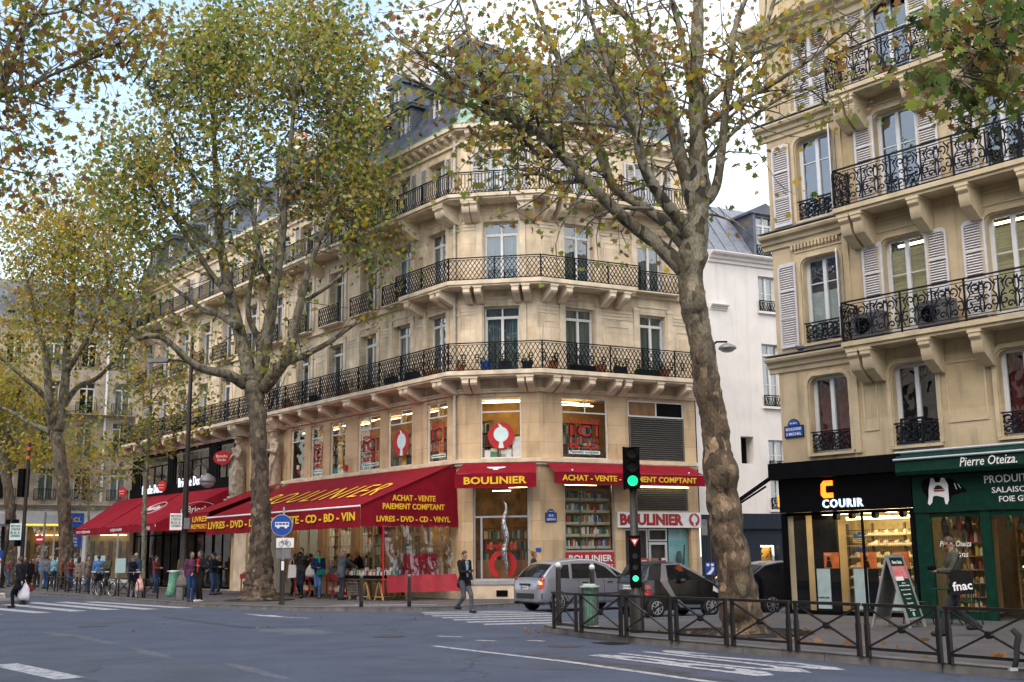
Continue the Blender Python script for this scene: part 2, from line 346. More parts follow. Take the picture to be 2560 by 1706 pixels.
paint('lane_line', [stripe((-8.1,18.7),(-6.15,16.35),.42)], 'broad white dash at the lower left of the roadway')
paint('lane_line', [stripe((-1.5,21.6),(.8,18.1),.14), stripe((.8,18.1),(2.5,15.0),.15), stripe((2.5,15.0),(6.5,7.6),.15)], 'long solid white bus lane line')
paint('lane_line', [stripe((-.75,22.9),(-.38,22.7),.16), stripe((.25,22.75),(.55,22.5),.16), stripe((-1.6,24.3),(-1.1,23.9),.16)], 'short white dashes before the bus lane')
o = MB().add([(-13.5,24.5,.003),(-9.6,25.6,.003),(-7.6,22.0,.003),(-4.2,17.5,.003),(-1.6,13.0,.003),(-12,13,.003)], [(0,1,2,3,4,5)]).build('road_patch', M['patch']); tag(o, 'darker smooth asphalt repair patch across the roadway', 'road patch', kind='structure')
M['patch2'] = asphalt('asphalt_old', (.088,.098,.125)); dm('stain', (.045,.048,.06), .6, var=.3, scale=3)
rnd = random.Random(12)
def blob(cx, cy, a, b_, rot, m, z, label, n=26, jag=.16):
    P = []
    for i in range(n): t = 2*pi*i/n; r_ = 1+rnd.uniform(-jag, jag); x, y = a*r_*cos(t), b_*r_*sin(t); P.append((cx+x*cos(rot)-y*sin(rot), cy+x*sin(rot)+y*cos(rot), z))
    tag(MB().add(P, [tuple(range(n))]).build('road_patch', M[m]), label, 'road patch', kind='structure')
for k, (cx, cy, a, b_, m) in enumerate(((-9.5,25.3,2.6,.22,'patch2'),(-6.2,20.3,1.8,.16,'patch2'),(-3.8,17.2,1.6,.14,'patch2'),(-12.5,33,3.4,.5,'patch'),(-5.0,26.5,1.5,.6,'patch2'),(-.5,18.3,2.0,.5,'patch'),(1.5,17.3,2.4,.35,'stain'),(-8,30.5,3.6,.10,'stain'),(-14.5,30,2.5,.12,'stain'))): blob(cx, cy, a, b_, R(-52)+rnd.uniform(-.2,.2), m, .0024+.00005*k, 'irregular worn asphalt streak on the roadway', jag=.3)
for (x, y) in ((-2.6,24.3),(-10.5,29.2),(.9,21.2)):
    b = MB(); b.disc((0,0,0), .32, 'z', .006, 28); o = b.build('manhole_cover', mat('cast_iron', (.05,.05,.055), .55, var=.4, scale=30, bump=.5)); o.location = (x, y, .004); tag(o, 'round cast iron manhole cover in the roadway', 'manhole cover', 'manhole covers', 'structure')
b = MB(); [b.box(-.3+.06*i, -.265+.06*i, -.2, .2, 0, .012) for i in range(11)]; o = b.build('drain_grate', M['brown_iron']); o.location = (1.75, 21.75, .0); o.rotation_euler.z = R(-58); tag(o, 'iron drain grate against the right kerb', 'drain', kind='structure')
o = MB().add([(-6.0,37.62,.124),(-5.55,38.0,.124),(-4.4,37.85,.124),(-2.5,37.5,.124),(-2.47,37.15,.124),(-4.4,37.35,.124)], [(0,1,2,3,4,5)]).build('kerb_line', M['paint']); tag(o, 'pale dropped kerb strip near the bollards', 'road marking', kind='structure')
# BUS lettering along the lane, letters facing traffic
BUSW = text('BUS', 1.75, None, M['paint'], name='bus_lettering', bold=.02, ext=.0005, height=4.2)
BUSW.data.transform(Matrix(((1,0,0,0),(0,0,1,0),(0,1,0,0),(0,0,0,1))))
BUSW.rotation_euler.z = atan2(-1.1,.63)+pi/2; BUSW.location = (2.95,17.85,.0055)
tag(BUSW, 'elongated white BUS lettering painted on the bus lane', 'road marking', kind='structure')
b2 = BUSW.copy(); col.objects.link(b2); b2.location = (7.4,9.9,.0055); b2['label'] = 'second white BUS lettering at the lower right edge of the lane'
# ------------------------------------------------------------------ frames
BD = V((-.6258,.7800,0)).normalized(); SD = V((.8939,.4482,0)).normalized(); RD = V((-.6491,.7607,0)).normalized()
K1p = V((-2.4,41.6,0)); K2p = V((1.11,41.03,0)); CDr = (K2p-K1p).normalized()
def nout(d):
    n = V((d.y,-d.x,0)); return n if n.dot(-K1p) > 0 else -n
NB, NC, NS = nout(BD), nout(CDr), nout(SD)
def isect(p, d, q, e):
    det = d.x*-e.y + e.x*d.y; r = q-p; t = (r.x*-e.y + e.x*r.y)/det; return p + d*t
def corner(o):
    o -= .9; a = isect(K1p+NB*o, BD, K1p+NC*o, CDr); b = isect(K2p+NC*o, CDr, K2p+NS*o, SD); return a, b
K1, K2 = corner(0)
FB, FC, FS = Frame(K1, -BD), Frame(K1, CDr), Frame(K2, SD)
P0 = gr(2267, 1544.4); FR = Frame(P0, -RD)
def wall(mb, x0, x1, z0, z1, ops, depth=.35, m=0, mr=None):
    xs = sorted({x0, x1, *[v for o in ops for v in o[:2] if x0 < v < x1]}); zs_ = sorted({z0, z1, *[v for o in ops for v in o[2:4] if z0 < v < z1]})
    for i in range(len(xs)-1):
        for j in range(len(zs_)-1):
            cx, cz = (xs[i]+xs[i+1])/2, (zs_[j]+zs_[j+1])/2
            if any(o[0] < cx < o[1] and o[2] < cz < o[3] for o in ops): continue
            mb.quad((xs[i],0,zs_[j]),(xs[i+1],0,zs_[j]),(xs[i+1],0,zs_[j+1]),(xs[i],0,zs_[j+1]), m)
    for o in ops:
        a, b, c, d = o[:4]; c = max(c, z0); d = min(d, z1); e = o[4] if len(o) > 4 else depth; k = m if mr is None else mr
        mb.quad((a,0,c),(a,e,c),(a,e,d),(a,0,d), k); mb.quad((b,0,c),(b,0,d),(b,e,d),(b,e,c), k)
        mb.quad((a,0,d),(a,e,d),(b,e,d),(b,0,d), k); mb.quad((a,0,c),(b,0,c),(b,e,c),(a,e,c), k)
    return mb
BO = 33.2; SL = 7.0                      # facade lengths along boulevard and street
def path(o, sB=BO, sS=SL):
    a, b = corner(o); return [a + BD*(sB), a, b, b + SD*(sS)]
def ring(mb, o1, o2, z0, z1, sB=BO, sS=SL, m=0, root=None, sB0=None):
    r = root.location if root else V((0,0,0))
    A = path(o1, sB, sS); Bp = path(o2, sB, sS)
    for i in range(3):
        q = [A[i]-r, A[i+1]-r, Bp[i+1]-r, Bp[i]-r]
        mb.add([(*p.xy, z0) for p in q]+[(*p.xy, z1) for p in q], [(3,2,1,0),(4,5,6,7),(0,1,5,4),(2,3,7,6)]+([(3,0,4,7)] if i == 0 else [])+([(1,2,6,5)] if i == 2 else []), m)
    return mb
def skirt(mb, o1, z1, o2, z2, m=0, root=None, sB=BO, sS=SL):   # sloping strip (mansard)
    r = root.location; A = path(o1, sB, sS); Bp = path(o2, sB, sS)
    for i in range(3): mb.quad((*(A[i]-r).xy, z1),(*(A[i+1]-r).xy, z1),(*(Bp[i+1]-r).xy, z2),(*(Bp[i]-r).xy, z2), m if not isinstance(m, tuple) else m[i])
    return mb
# ------------------------------------------------------------------ windows (shared meshes)
def win_mesh(w, h, trans=.0, fw=.06, mull=True, d=.07, low=0, muntin=0):
    b = MB(); x = w/2
    b.box(-x,-x+fw,0,d,0,h); b.box(x-fw,x,0,d,0,h); b.box(-x+fw,x-fw,0,d,h-fw,h); b.box(-x+fw,x-fw,0,d,0,fw+low)
    if trans: b.box(-x+fw,x-fw,-.012,d-.01,h-trans-.05,h-trans+.05)
    if mull:
        b.box(-.05,.05,-.02,d-.015,fw+low,(h-trans-.05) if trans else h-fw)
        if trans: b.box(-.03,.03,-.006,d-.02,h-trans+.05,h-fw)
    for k in (-1, 1):                      # casement stiles
        b.box(k*(x-fw-.02)-.025,k*(x-fw-.02)+.025,-.008,d-.018,fw+low,(h-trans-.05) if trans else h-fw)
    for k in range(muntin): 
        zz = fw+low+(h-fw-low)*(k+1)/(muntin+1); b.box(-x+fw,x-fw,.004,.03,zz-.014,zz+.014)
    return b
def window(parent, fr, at_, w, h, kind='a', trans=0, curtain=None, mats=('winframe','glass'), low=0, muntin=0, mull=True, blind=None, cache={}):
    key = (round(w,2), round(h,2), trans, low, muntin, mull, mats)
    if key not in cache:
        g = MB().quad((-w/2+.05,.03,.05),(w/2-.05,.03,.05),(w/2-.05,.03,h-.05),(-w/2+.05,.03,h-.05))
        cache[key] = (win_mesh(w, h, trans, low=low, muntin=muntin, mull=mull).mesh('window', M[mats[0]]), g.mesh('pane', M[mats[1]]))
    f, g = cache[key]
    o = obj('window', f, parent, fr, at_); obj('pane', g, o)
    if curtain:
        ck = (round(w,2), round(h,2), curtain)
        if ck not in cache:
            b = MB(); n = 16
            for s in (-1, 1):
                pts = [(s*(w/2-.08-(w*.36)*i/n), .16+.035*sin(i*2.3), 0) for i in range(n+1)]
                for p, q in zip(pts, pts[1:]): b.quad((p[0],p[1],.06),(q[0],q[1],.06),(q[0],q[1],h-.06),(p[0],p[1],h-.06))
            cache[ck] = b.mesh('curtain', M[curtain])
        obj('curtain', cache[ck], o)
    return o
def shutter_mesh(w, h, arch=0):
    b = MB(); f = .055
    if arch:
        def edge(r): return [(-w/2+r,r),(w/2-r,r),(w/2-r,h-r)]
        b.box(-w/2,-w/2+f,0,.035,0,h-arch); b.box(w/2-f,w/2,0,.035,0,h)
        pts = [(w/2,h-f-.05),(w/2,h)]+[(-w/2+arch-arch*sin(a),h-arch+arch*cos(a)) for a in [i*pi/2/6 for i in range(7)]]+[(-w/2,h-arch-.01)]
        b.prism(pts+[(-w/2+f, h-arch-.01),(-w/2+f+.05,h-f-.05)], 'y', .001, .034)
    else:
        b.box(-w/2,-w/2+f,0,.035,0,h); b.box(w/2-f,w/2,0,.035,0,h); b.box(-w/2+f,w/2-f,0,.034,h-f,h)
    b.box(-w/2+f,w/2-f,0,.034,0,f+.03); b.box(-w/2+f,w/2-f,0,.034,h*.34,h*.34+f); b.box(-w/2+f,w/2-f,0,.034,h*.66,h*.66+f*.8)
    z = f+.05
    while z < h-f-.06-(arch*.3 if arch else 0):
        if not (h*.34-.03 < z < h*.34+f) and not (h*.66-.03 < z < h*.66+f*.8): b.add([(-w/2+f,.006,z),(w/2-f,.006,z),(w/2-f,.03,z+.035),(-w/2+f,.03,z+.035)], [(0,1,2,3)])
        z += .062
    return b
# railings -----------------------------------------------------------------
def lattice(b, x0, x1, z0, z1, y, pitch=.17, motif=True):
    L_ = x1-x0; n = max(1, round(L_/pitch)); p = L_/n; h = z1-z0-.10; rows = max(1, round(h/(p*1.75))); q = h/rows
    b.box(x0,x1,y-.03,y+.03,z1-.035,z1); b.box(x0,x1,y-.012,y+.012,z1-.1,z1-.08); b.box(x0,x1,y-.015,y+.015,z0+.02,z0+.05)
    for i in range(n):
        for j in range(rows):
            a0, a1, c0, c1 = x0+i*p, x0+(i+1)*p, z0+.05+j*q*.94, z0+.05+(j+1)*q*.94; xm = (a0+a1)/2; zm = (c0+c1)/2
            for (u, v_) in (((a0,zm),(xm,c1)),((xm,c1),(a1,zm)),((a1,zm),(xm,c0)),((xm,c0),(a0,zm))): b.bar((u[0],y,u[1]),(v_[0],y,v_[1]),.024)
    if motif:
        for i in range(0, n, 3): 
            for k in range(4): b.bar((x0+(i+.5)*p-.09,y,z0+.3+k*.09),(x0+(i+.5)*p+.09,y,z0+.3+k*.09),.026)
            b.bar((x0+(i+.5)*p-.05,y,z0+.24),(x0+(i+.5)*p-.05,y,z0+.62),.02); b.bar((x0+(i+.5)*p+.05,y,z0+.24),(x0+(i+.5)*p+.05,y,z0+.62),.02)
    k = max(1, round(L_/1.6))
    for i in range(k+1): b.box(x0+L_*i/k-.022,x0+L_*i/k+.022,y-.022,y+.022,z0-.02,z1-.03)
    return b
def picket(b, x0, x1, z0, z1, y, pitch=.13):
    L_ = x1-x0; n = max(1, round(L_/pitch)); p = L_/n
    b.box(x0,x1,y-.03,y+.03,z1-.035,z1); b.box(x0,x1,y-.012,y+.012,z1-.1,z1-.08); b.box(x0,x1,y-.015,y+.015,z0+.02,z0+.05)
    for i in range(n+1):
        x = x0+i*p; b.box(x-.013,x+.013,y-.013,y+.013,z0+.28,z1-.1)
        if i < n:
            for (u, v_) in (((0,.28),(.5,.17)),((1,.28),(.5,.17)),((.5,.17),(0,.05)),((.5,.17),(1,.05))): b.bar((x+u[0]*p,y,z0+u[1]),(x+v_[0]*p,y,z0+v_[1]),.018)
    k = max(1, round(L_/1.8))
    for i in range(k+1): b.box(x0+L_*i/k-.022,x0+L_*i/k+.022,y-.022,y+.022,z0-.02,z1-.03)
    return b
def scroll(c, r, t0, t1, n=14, k=1):
    return [(c[0]+r*(1-.8*i/n)*cos(t0+(t1-t0)*i/n), 0, c[1]+k*r*(1-.8*i/n)*sin(t0+(t1-t0)*i/n)) for i in range(n+1)]
def ornate(b, x0, x1, z0, z1, y, mod=.8):
    L_ = x1-x0; n = max(1, round(L_/mod)); p = L_/n; h = z1-z0
    b.box(x0,x1,y-.03,y+.03,z1-.03,z1); b.box(x0,x1,y-.01,y+.01,z1-.1,z1-.085); b.box(x0,x1,y-.012,y+.012,z0+.03,z0+.055); b.box(x0,x1,y-.01,y+.01,z0+.12,z0+.135)
    for i in range(n):
        g = MB(); w = p
        def T(pts, r=.019): g.tube(pts, r, 4, cap=False)
        for s in (-1, 1):
            cx = w/2
            def mp(pts): return [(cx+s*q[0], 0, q[2]) for q in pts]
            T(mp(scroll((.13, h*.72), .12, -1.2, 5.6))); T(mp(scroll((.28, h*.36), .13, 2.0, -4.6))); T(mp(scroll((.15, h*.24), .09, 3.5, -3.2)))
            T(mp([(.02,0,h*.15),(.05,0,h*.35),(.02,0,h*.5),(.06,0,h*.62),(.03,0,h*.86)])); T(mp([(.2,0,h*.88),(.31,0,h*.72),(.26,0,h*.6),(.34,0,h*.5),(.36,0,h*.3),(.3,0,h*.16)]))
            T(mp(scroll((.33, h*.78), .075, -.5, 5.2)), .016); T(mp([(.39,0,h*.9),(.385,0,h*.5),(.39,0,h*.1)]), .016)
            T(mp(scroll((.10, h*.47), .07, 0, 6)), .016)
        g.lathe([(.001,-.02),(.045,-.01),(.045,.01),(.001,.02)], 8, (w/2,0,h*.52), axis='y'); g.lathe([(.001,-.02),(.035,-.01),(.035,.01),(.001,.02)], 8, (w/2,0,h*.8), axis='y')
        sx = p/.8
        b.add([(x0+i*p+v[0], y+v[1], z0+v[2]) for v in g.v], g.f)
        if i % 2 == 0: b.box(x0+i*p-.018,x0+i*p+.018,y-.018,y+.018,z0-.01,z1)
    b.box(x1-.018,x1+.018,y-.018,y+.018,z0-.01,z1)
    return b
def corbel_mesh(w, d, h, style=0):
    b = MB()
    if style == 0:   # tapering block with a faceted nose
        b.prism([(0,0),(-d,0),(-d,-h*.42),(-d*.93,-h*.55),(-d*.2,-h),(0,-h)], 'x', -w/2, w/2)
        b.box(-w/2-.03,w/2+.03,-d-.03,0,-.06,-.002)
    else:            # curved console
        pts = [(0,0),(-d,0),(-d,-h*.22)]+[(-d*.55-d*.35*cos(a), -h*.30-h*.55*sin(a)*.9) for a in [pi*i/10*.5 for i in range(6)]]+[(-d*.25,-h*.97),(0,-h)]
        b.prism(pts, 'x', -w/2, w/2); b.box(-w/2-.03,w/2+.03,-d-.03,0,-.07,-.002)
        b.box(-w/2-.008,w/2+.008,-d-.012,-d+.05,-h*.2,-.072)
    return b
# ------------------------------------------------------------------ central corner building
CB = thing('apartment_building', 'cream stone corner apartment building with wrought iron balconies above the red bookshop awnings', 'building', K1)
WX = [-1.65,-4.1,-6.68,-9.4,-12.3,-15.1,-17.9,-20.7,-23.5,-26.3,-29.1,-31.6]   # window axes on the boulevard
F2, F3, F4 = (8.36,10.93), (11.79,14.26), (15.17,17.15)
MZ = [(-2.28,-.93),(-5.10,-3.33),(-7.44,-5.69),(-9.77,-8.46),(-11.5,-10.4),(-13.41,-12.08)]
gops = [(-12.9,-10.7,.5,4.2),(-10.2,-7.9,.5,4.2),(-7.4,-5.2,.5,4.2),(-4.4,-2.7,.16,3.5),(-2.3,-.7,.5,4.0),(-17.3,-15.2,.12,7.0,.6),(-32.6,-19.4,.16,4.3)]
w = MB(); wall(w, -BO, 0, 0, 5.04, gops, .3, 0); w.build('wall', M['plaster'], CB, fr=FB)
w = MB(); wall(w, -19.0, 0, 5.04, 7.72, [(a,b,5.18,7.47,.16) for a,b in MZ]+[(-17.3,-15.2,5.04,7.0,.6)], .16)
wall(w, -BO, -19.0, 5.04, 7.72, [(-32.6,-19.4,5.3,7.5,.2)]); w.build('wall', M['plaster'], CB, fr=FB)
w = MB()
wall(w, -BO, 0, 7.72, 17.9, [(x-.63,x+.63,F2[0],F2[1]) for x in WX]+[(x-.63,x+.63,F3[0],F3[1]) for x in WX]+[(x-.6,x+.6,F4[0],F4[1]) for x in WX])
w.build('wall', M['stone'], CB, fr=FB)
cl = (K2-K1).length
w = MB(); wall(w, 0, cl, 0, 5.04, [(.42,2.5,.72,4.25,.22)]); wall(w, 0, cl, 5.04, 7.72, [(.72,2.25,5.18,7.47,.12)]); w.build('wall', M['plaster'], CB, fr=FC)
CW = 1.55
w = MB(); wall(w, 0, cl, 7.72, 17.9, [(CW-.68,CW+.68,F2[0],F2[1]),(CW-.68,CW+.68,F3[0],F3[1]),(CW-.62,CW+.62,F4[0],F4[1])], .3); w.build('wall', M['stone'], CB, fr=FC)
SX = [1.85, 5.15]
w = MB(); wall(w, 0, SL, 0, 5.04, [(1.0,3.16,.5,4.28,.2),(4.05,6.5,3.28,4.13,.15),(3.6,6.6,.14,2.62,.35)]); wall(w, 0, SL, 5.04, 7.72, [(.96,2.96,5.18,7.47,.12),(3.88,6.45,5.2,7.5,.12)]); w.build('wall', M['plaster'], CB, fr=FS)
w = MB(); wall(w, 0, SL, 7.72, 17.9, [(SX[0]-.63,SX[0]+.63,F2[0],F2[1]),(SX[1]-.6,SX[1]+.6,F2[0],F2[1]),(SX[0]-.63,SX[0]+.63,F3[0],F3[1]),(SX[1]-.6,SX[1]+.6,F3[0],F3[1]),(SX[0]-.6,SX[0]+.6,F4[0],F4[1]),(SX[1]-.6,SX[1]+.6,F4[0],F4[1])], .3); w.build('wall', M['stone'], CB, fr=FS)
# hidden walls, floors and dark rooms
r = CB.location; w = MB()
A = path(0); B_ = [A[3]-NS*14, A[0]-NB*14]
for p, q in ((A[3], B_[0]), (B_[0], B_[1]), (B_[1], A[0])): w.quad((*(p-r).xy,0),(*(q-r).xy,0),(*(q-r).xy,17.9),(*(p-r).xy,17.9))
w.build('party_wall', M['render_white'], CB)
w = MB()
for o1, z0, z1 in ((-1.5,7.75,17.8),):
    P = path(o1)
    for i in range(3): w.quad((*(P[i]-r).xy,z0),(*(P[i+1]-r).xy,z0),(*(P[i+1]-r).xy,z1),(*(P[i]-r).xy,z1))
for z in (7.74, 11.4, 14.8): ring(w, -.36, -1.5, z, z+.02, root=CB)
w.build('inner_rooms', M['room'], CB)
# mezzanine and ground floor interiors
w = MB(); P = path(-2.6, 18.9, SL)
for i in range(3): w.quad((*(P[i]-r).xy,4.9),(*(P[i+1]-r).xy,4.9),(*(P[i+1]-r).xy,7.7),(*(P[i]-r).xy,7.7), 0)
ring(w, -.2, -2.6, 7.6, 7.62, 18.9, m=1, root=CB); ring(w, -.2, -2.6, 4.98, 5.0, 18.9, m=2, root=CB)
w.build('mezzanine_room', [M['warm_wall'], M['warm_wall'], M['brown_wood']], CB)
dm('shop_in', (.32,.20,.10), .9, var=.3, scale=2)
w = MB(); P = path(-4.5, 18.9, SL)
for i in range(3): w.quad((*(P[i]-r).xy,.1),(*(P[i+1]-r).xy,.1),(*(P[i+1]-r).xy,4.9),(*(P[i]-r).xy,4.9), 0)
ring(w, -.3, -4.5, 4.6, 4.62, 18.9, m=0, root=CB); ring(w, -.3, -4.5, .12, .14, 18.9, m=1, root=CB)
w.build('shop_room', [M['shop_in'], M['brown_wood']], CB)
# bands, cornices, slabs
w = MB(); ring(w, .17, 0, 5.02, 5.16, 14.6, root=CB); ring(w, .10, 0, 4.92, 5.02, 14.6, root=CB); w.build('awning_band', M['trim'], CB)
w = MB(); ring(w, .10, 0, 7.62, 7.76, root=CB); ring(w, .16, 0, 7.70, 7.74, root=CB); w.build('string_course', M['trim'], CB)
w = MB(); ring(w, .9, .003, 8.19, 8.34, root=CB); ring(w, .84, .004, 8.12, 8.19, root=CB); w.build('balcony_slab', M['trim'], CB)
w = MB(); ring(w, .88, .003, 11.62, 11.77, 3.35, 4.15, root=CB); ring(w, .82, .004, 11.55, 11.62, 3.33, 4.13, root=CB); w.build('balcony_slab', M['trim'], CB)
w = MB(); ring(w, .12, .002, 11.60, 11.74, root=CB); w.build('string_course', M['trim'], CB)
w = MB(); ring(w, .9, .003, 15.02, 15.15, root=CB); ring(w, .82, .004, 14.95, 15.02, root=CB); w.build('balcony_slab', M['trim'], CB)
w = MB(); ring(w, .45, -.3, 17.98, 18.12, root=CB); ring(w, .36, -.3, 17.9, 17.98, root=CB); ring(w, .10, .0, 17.45, 17.55, root=CB); w.build('cornice', M['trim'], CB)
w = MB(); ring(w, .06, .0, .1, .62, 14.6, root=CB); w.build('plinth', M['trim'], CB)
w = MB(); skirt(w, .40, 18.14, -1.15, 21.2, m=(0,1,0), root=CB); skirt(w, -1.1, 21.22, -5.5, 22.4, root=CB)
A = path(-5.5); w.add([(*(p-r).xy, 22.4) for p in A]+[(*(A[3]-NS*8-r).xy,22.4),(*(A[0]-NB*8-r).xy,22.4)], [(0,1,2,3,4,5)])
w.build('roof', [M['slate'], M['copper']], CB)
w = MB(); ring(w, .44, .36, 18.122, 18.20, root=CB); w.build('gutter', M['copper'], CB)
# corbels
CORB = corbel_mesh(.26, .82, .52).mesh('corbel', M['trim']); CORC = corbel_mesh(.28, .8, .72, 1).mesh('corbel', M['trim']); DEN = corbel_mesh(.16,.30,.2).mesh('corbel', M['trim'])
nco = 0
def corb(me, fr, x, z):
    global nco; nco += 1; obj('corbel', me, CB, fr, (x, -.003, z))
for x in [-.28,-.62,-2.55,-2.9,-4.9,-6.9,-7.2,-9.3,-11.1,-12.9,-14.4,-18.3,-20.4,-22.5,-24.6,-26.7,-28.8,-31,-32.8]: corb(CORB, FB, x, 8.12)
for x in [.30,.62,2.38,2.70]: corb(CORB, FC, x, 8.12)
for x in [.35,.75,1.85,3.0,3.45,4.9,6.2]: corb(CORB, FS, x, 8.12)
for x in [-.4,-.8,-2.6]: corb(CORB, FB, x, 11.55)
for x in [.35,.78,2.2,2.6]: corb(CORB, FC, x, 11.55)
for x in [.3,.95,2.85,3.5]: corb(CORB, FS, x, 11.55)
for x in [-.3,-.62,-3.0,-5.4,-8.0,-10.8,-13.7,-16.5,-19.3,-22.1,-24.9,-27.7,-30.4]: corb(CORC, FB, x, 14.95)
for x in [.3,.62,2.45,2.75]: corb(CORC, FC, x, 14.95)
for x in [.35,.9,2.9,3.6,5.9,6.5]: corb(CORC, FS, x, 14.95)
dn = MB()
for i in range(int(BO/.52)): dn.join(MB().prism([(0,0),(-.34,0),(-.34,-.1),(-.06,-.28),(0,-.28)], 'x', -i*.52-.36, -i*.52-.18))
o = MB(); o.v, o.f, o.mi = dn.v, dn.f, dn.mi; o.build('modillions', M['trim'], CB, fr=FB, at=(0,-.003,17.9))
dn = MB(); [dn.join(MB().prism([(0,0),(-.34,0),(-.34,-.1),(-.06,-.28),(0,-.28)], 'x', .2+i*.5, .38+i*.5)) for i in range(6)]; dn.build('modillions', M['trim'], CB, fr=FC, at=(0,-.003,17.9))
dn = MB(); [dn.join(MB().prism([(0,0),(-.34,0),(-.34,-.1),(-.06,-.28),(0,-.28)], 'x', .2+i*.5, .38+i*.5)) for i in range(14)]; dn.build('modillions', M['trim'], CB, fr=FS, at=(0,-.003,17.9))
# pilaster strips, lintel mouldings and grooves between the windows
def mouldings(fr, xs, lim, half):
    b = MB()
    for (z0, z1) in ((F2[0]+.1, F2[1]), (F3[0]+.1, F3[1])):
        for x in xs:
            for s in (-1, 1): b.box(x+s*(half+.16)-.11, x+s*(half+.16)+.11, -.05, -.002, z0, z1+.25); b.box(x+s*(half+.16)-.14, x+s*(half+.16)+.14, -.07, -.003, z1+.12, z1+.2)
            b.box(x-half-.05, x+half+.05, -.035, -.004, z1+.28, z1+.34)
        mids = sorted([lim[0]]+[x-half-.3 for x in xs]+[x+half+.3 for x in xs]+[lim[1]])
        for a, c in zip(mids[::2], mids[1::2]):
            if c-a > .5:
                for k in range(3): b.box(a+.04, c-.04, -.022, -.003, z1-.05-k*.13, z1+.03-k*.13)
                if c-a > .9: 
                    for (u0,u1,v0,v1) in ((a+.2,c-.2,z1-.62,z1-.58),(a+.2,c-.2,z0+.5,z0+.54),(a+.2,a+.24,z0+.54,z1-.62),(c-.24,c-.2,z0+.54,z1-.62)): b.box(u0,u1,-.02,-.004,v0,v1)
    b.build('moulding', M['trim'], CB, fr=fr)
mouldings(FB, WX, (-BO, 0), .63); mouldings(FC, [CW], (0, cl), .68); mouldings(FS, SX, (0, SL), .63)
# windows
for i, x in enumerate(WX):
    cu = ('curtain_teal', 'curtain', 'curtain_teal', None)[i % 4]
    window(CB, FB, (x, .27, F2[0]), 1.26, F2[1]-F2[0], trans=.42, curtain=cu); window(CB, FB, (x, .27, F3[0]), 1.26, F3[1]-F3[0], trans=.5, curtain=cu)
    window(CB, FB, (x, .27, F4[0]), 1.2, F4[1]-F4[0], curtain=cu)
window(CB, FC, (CW,.22,F2[0]), 1.36, F2[1]-F2[0], trans=.42, curtain='curtain_teal'); window(CB, FC, (CW,.22,F3[0]), 1.36, F3[1]-F3[0], trans=.5, curtain='curtain_teal'); window(CB, FC, (CW,.22,F4[0]), 1.24, F4[1]-F4[0], curtain='curtain')
for x, hw in zip(SX, (1.26,1.2)):
    window(CB, FS, (x,.22,F2[0]), hw, F2[1]-F2[0], trans=.42, curtain='curtain_teal'); window(CB, FS, (x,.22,F3[0]), hw, F3[1]-F3[0], trans=.5, curtain='curtain_teal'); window(CB, FS, (x,.22,F4[0]), 1.2, F4[1]-F4[0], curtain='curtain')
SH = shutter_mesh(.32, 2.3).mesh('shutter', M['shutter']); SHB = shutter_mesh(.5, 1.9).mesh('shutter', M['shutter'])
for i, x in enumerate(WX):
    if i >= 3: 
        for z in (F2[0]+.1, F3[0]+.1): obj('shutter', SH, CB, FB, (x-.60,.16,z), R(70))
    for s in (-1, 1): obj('shutter', SHB, CB, FB, (x+s*.86,-.05,F4[0]+.03))
for z in (F2[0]+.1, F3[0]+.1):
    obj('shutter', SH, CB, FS, (SX[1]+.56,.14,z), R(-60)); obj('shutter', SH, CB, FS, (SX[1]-.56,.14,z), R(60))
for fr, x in ((FC,CW),(FS,SX[0]),(FS,SX[1])):
    for s in (-1, 1): obj('shutter', SHB, CB, fr, (x+s*.88,-.05,F4[0]+.03))
# railings
def rails(z0, z1, off, fn, sB, sS, **k):
    a, b = corner(off); pb = (a-K1).dot(BD); 
    g = MB(); fn(g, -sB, -pb, z0, z1, -off, **k); g.build('railing', M['iron'], CB, fr=FB)
    g = MB(); x0 = (a-K1).dot(CDr); x1 = (b-K1).dot(CDr); fn(g, x0, x1, z0, z1, -off, **k); g.build('railing', M['iron'], CB, fr=FC)
    g = MB(); fn(g, (b-K2).dot(SD), sS, z0, z1, -off, **k); g.build('railing', M['iron'], CB, fr=FS)
rails(8.35, 9.40, .84, lattice, BO, SL); rails(11.78, 12.66, .82, lattice, 3.3, 4.1, motif=False); rails(15.16, 16.02, .84, picket, BO, SL)
[lattice(MB(), x-.85, x+.85, 11.78, 12.62, -.42, motif=False).build('railing', M['iron'], CB, fr=FB) for x in WX[1:]]
[MB().box(x-.9,x+.9,-.46,-.003,11.742,11.79).build('window_ledge', M['trim'], CB, fr=FB) for x in WX[1:]]
g = MB(); lattice(g, 4.3, 6.2, 11.78, 12.6, -.42, motif=False); g.build('railing', M['iron'], CB, fr=FS); g = MB(); g.box(4.2,6.3,-.46,-.003,11.742,11.79); g.build('window_ledge', M['trim'], CB, fr=FS)
# fan-shaped iron divider on the first balcony
g = MB(); [g.bar((-13.9,-.84,8.4),(-13.9,-.84+.95*cos(a)*.0-.0+.84-.84*cos(a)*1.0,8.4+1.9*sin(a)+.0),.02) for a in [R(18*i) for i in range(1,6)]]
g.build('balcony_divider', M['iron'], CB, fr=FB)
# drainpipe
dm('pipe', (.55,.50,.42), .6)
g = MB(); g.tube([(-.28,-.12,5.2),(-.28,-.12,7.75)], .055, 8); g.tube([(-.28,-.12,8.4),(-.28,-.12,11.5)], .055, 8); g.tube([(-.28,-.12,11.85),(-.28,-.12,14.9)], .055, 8); g.tube([(-.28,-.12,15.2),(-.28,-.12,17.9)], .055, 8)
for z in (5.8,6.6,9.4,10.6,12.8,13.9): g.tube([(-.28,-.12,z),(-.28,-.12,z+.06)], .072, 8)
g.build('drainpipe', M['pipe'], CB, fr=FB)
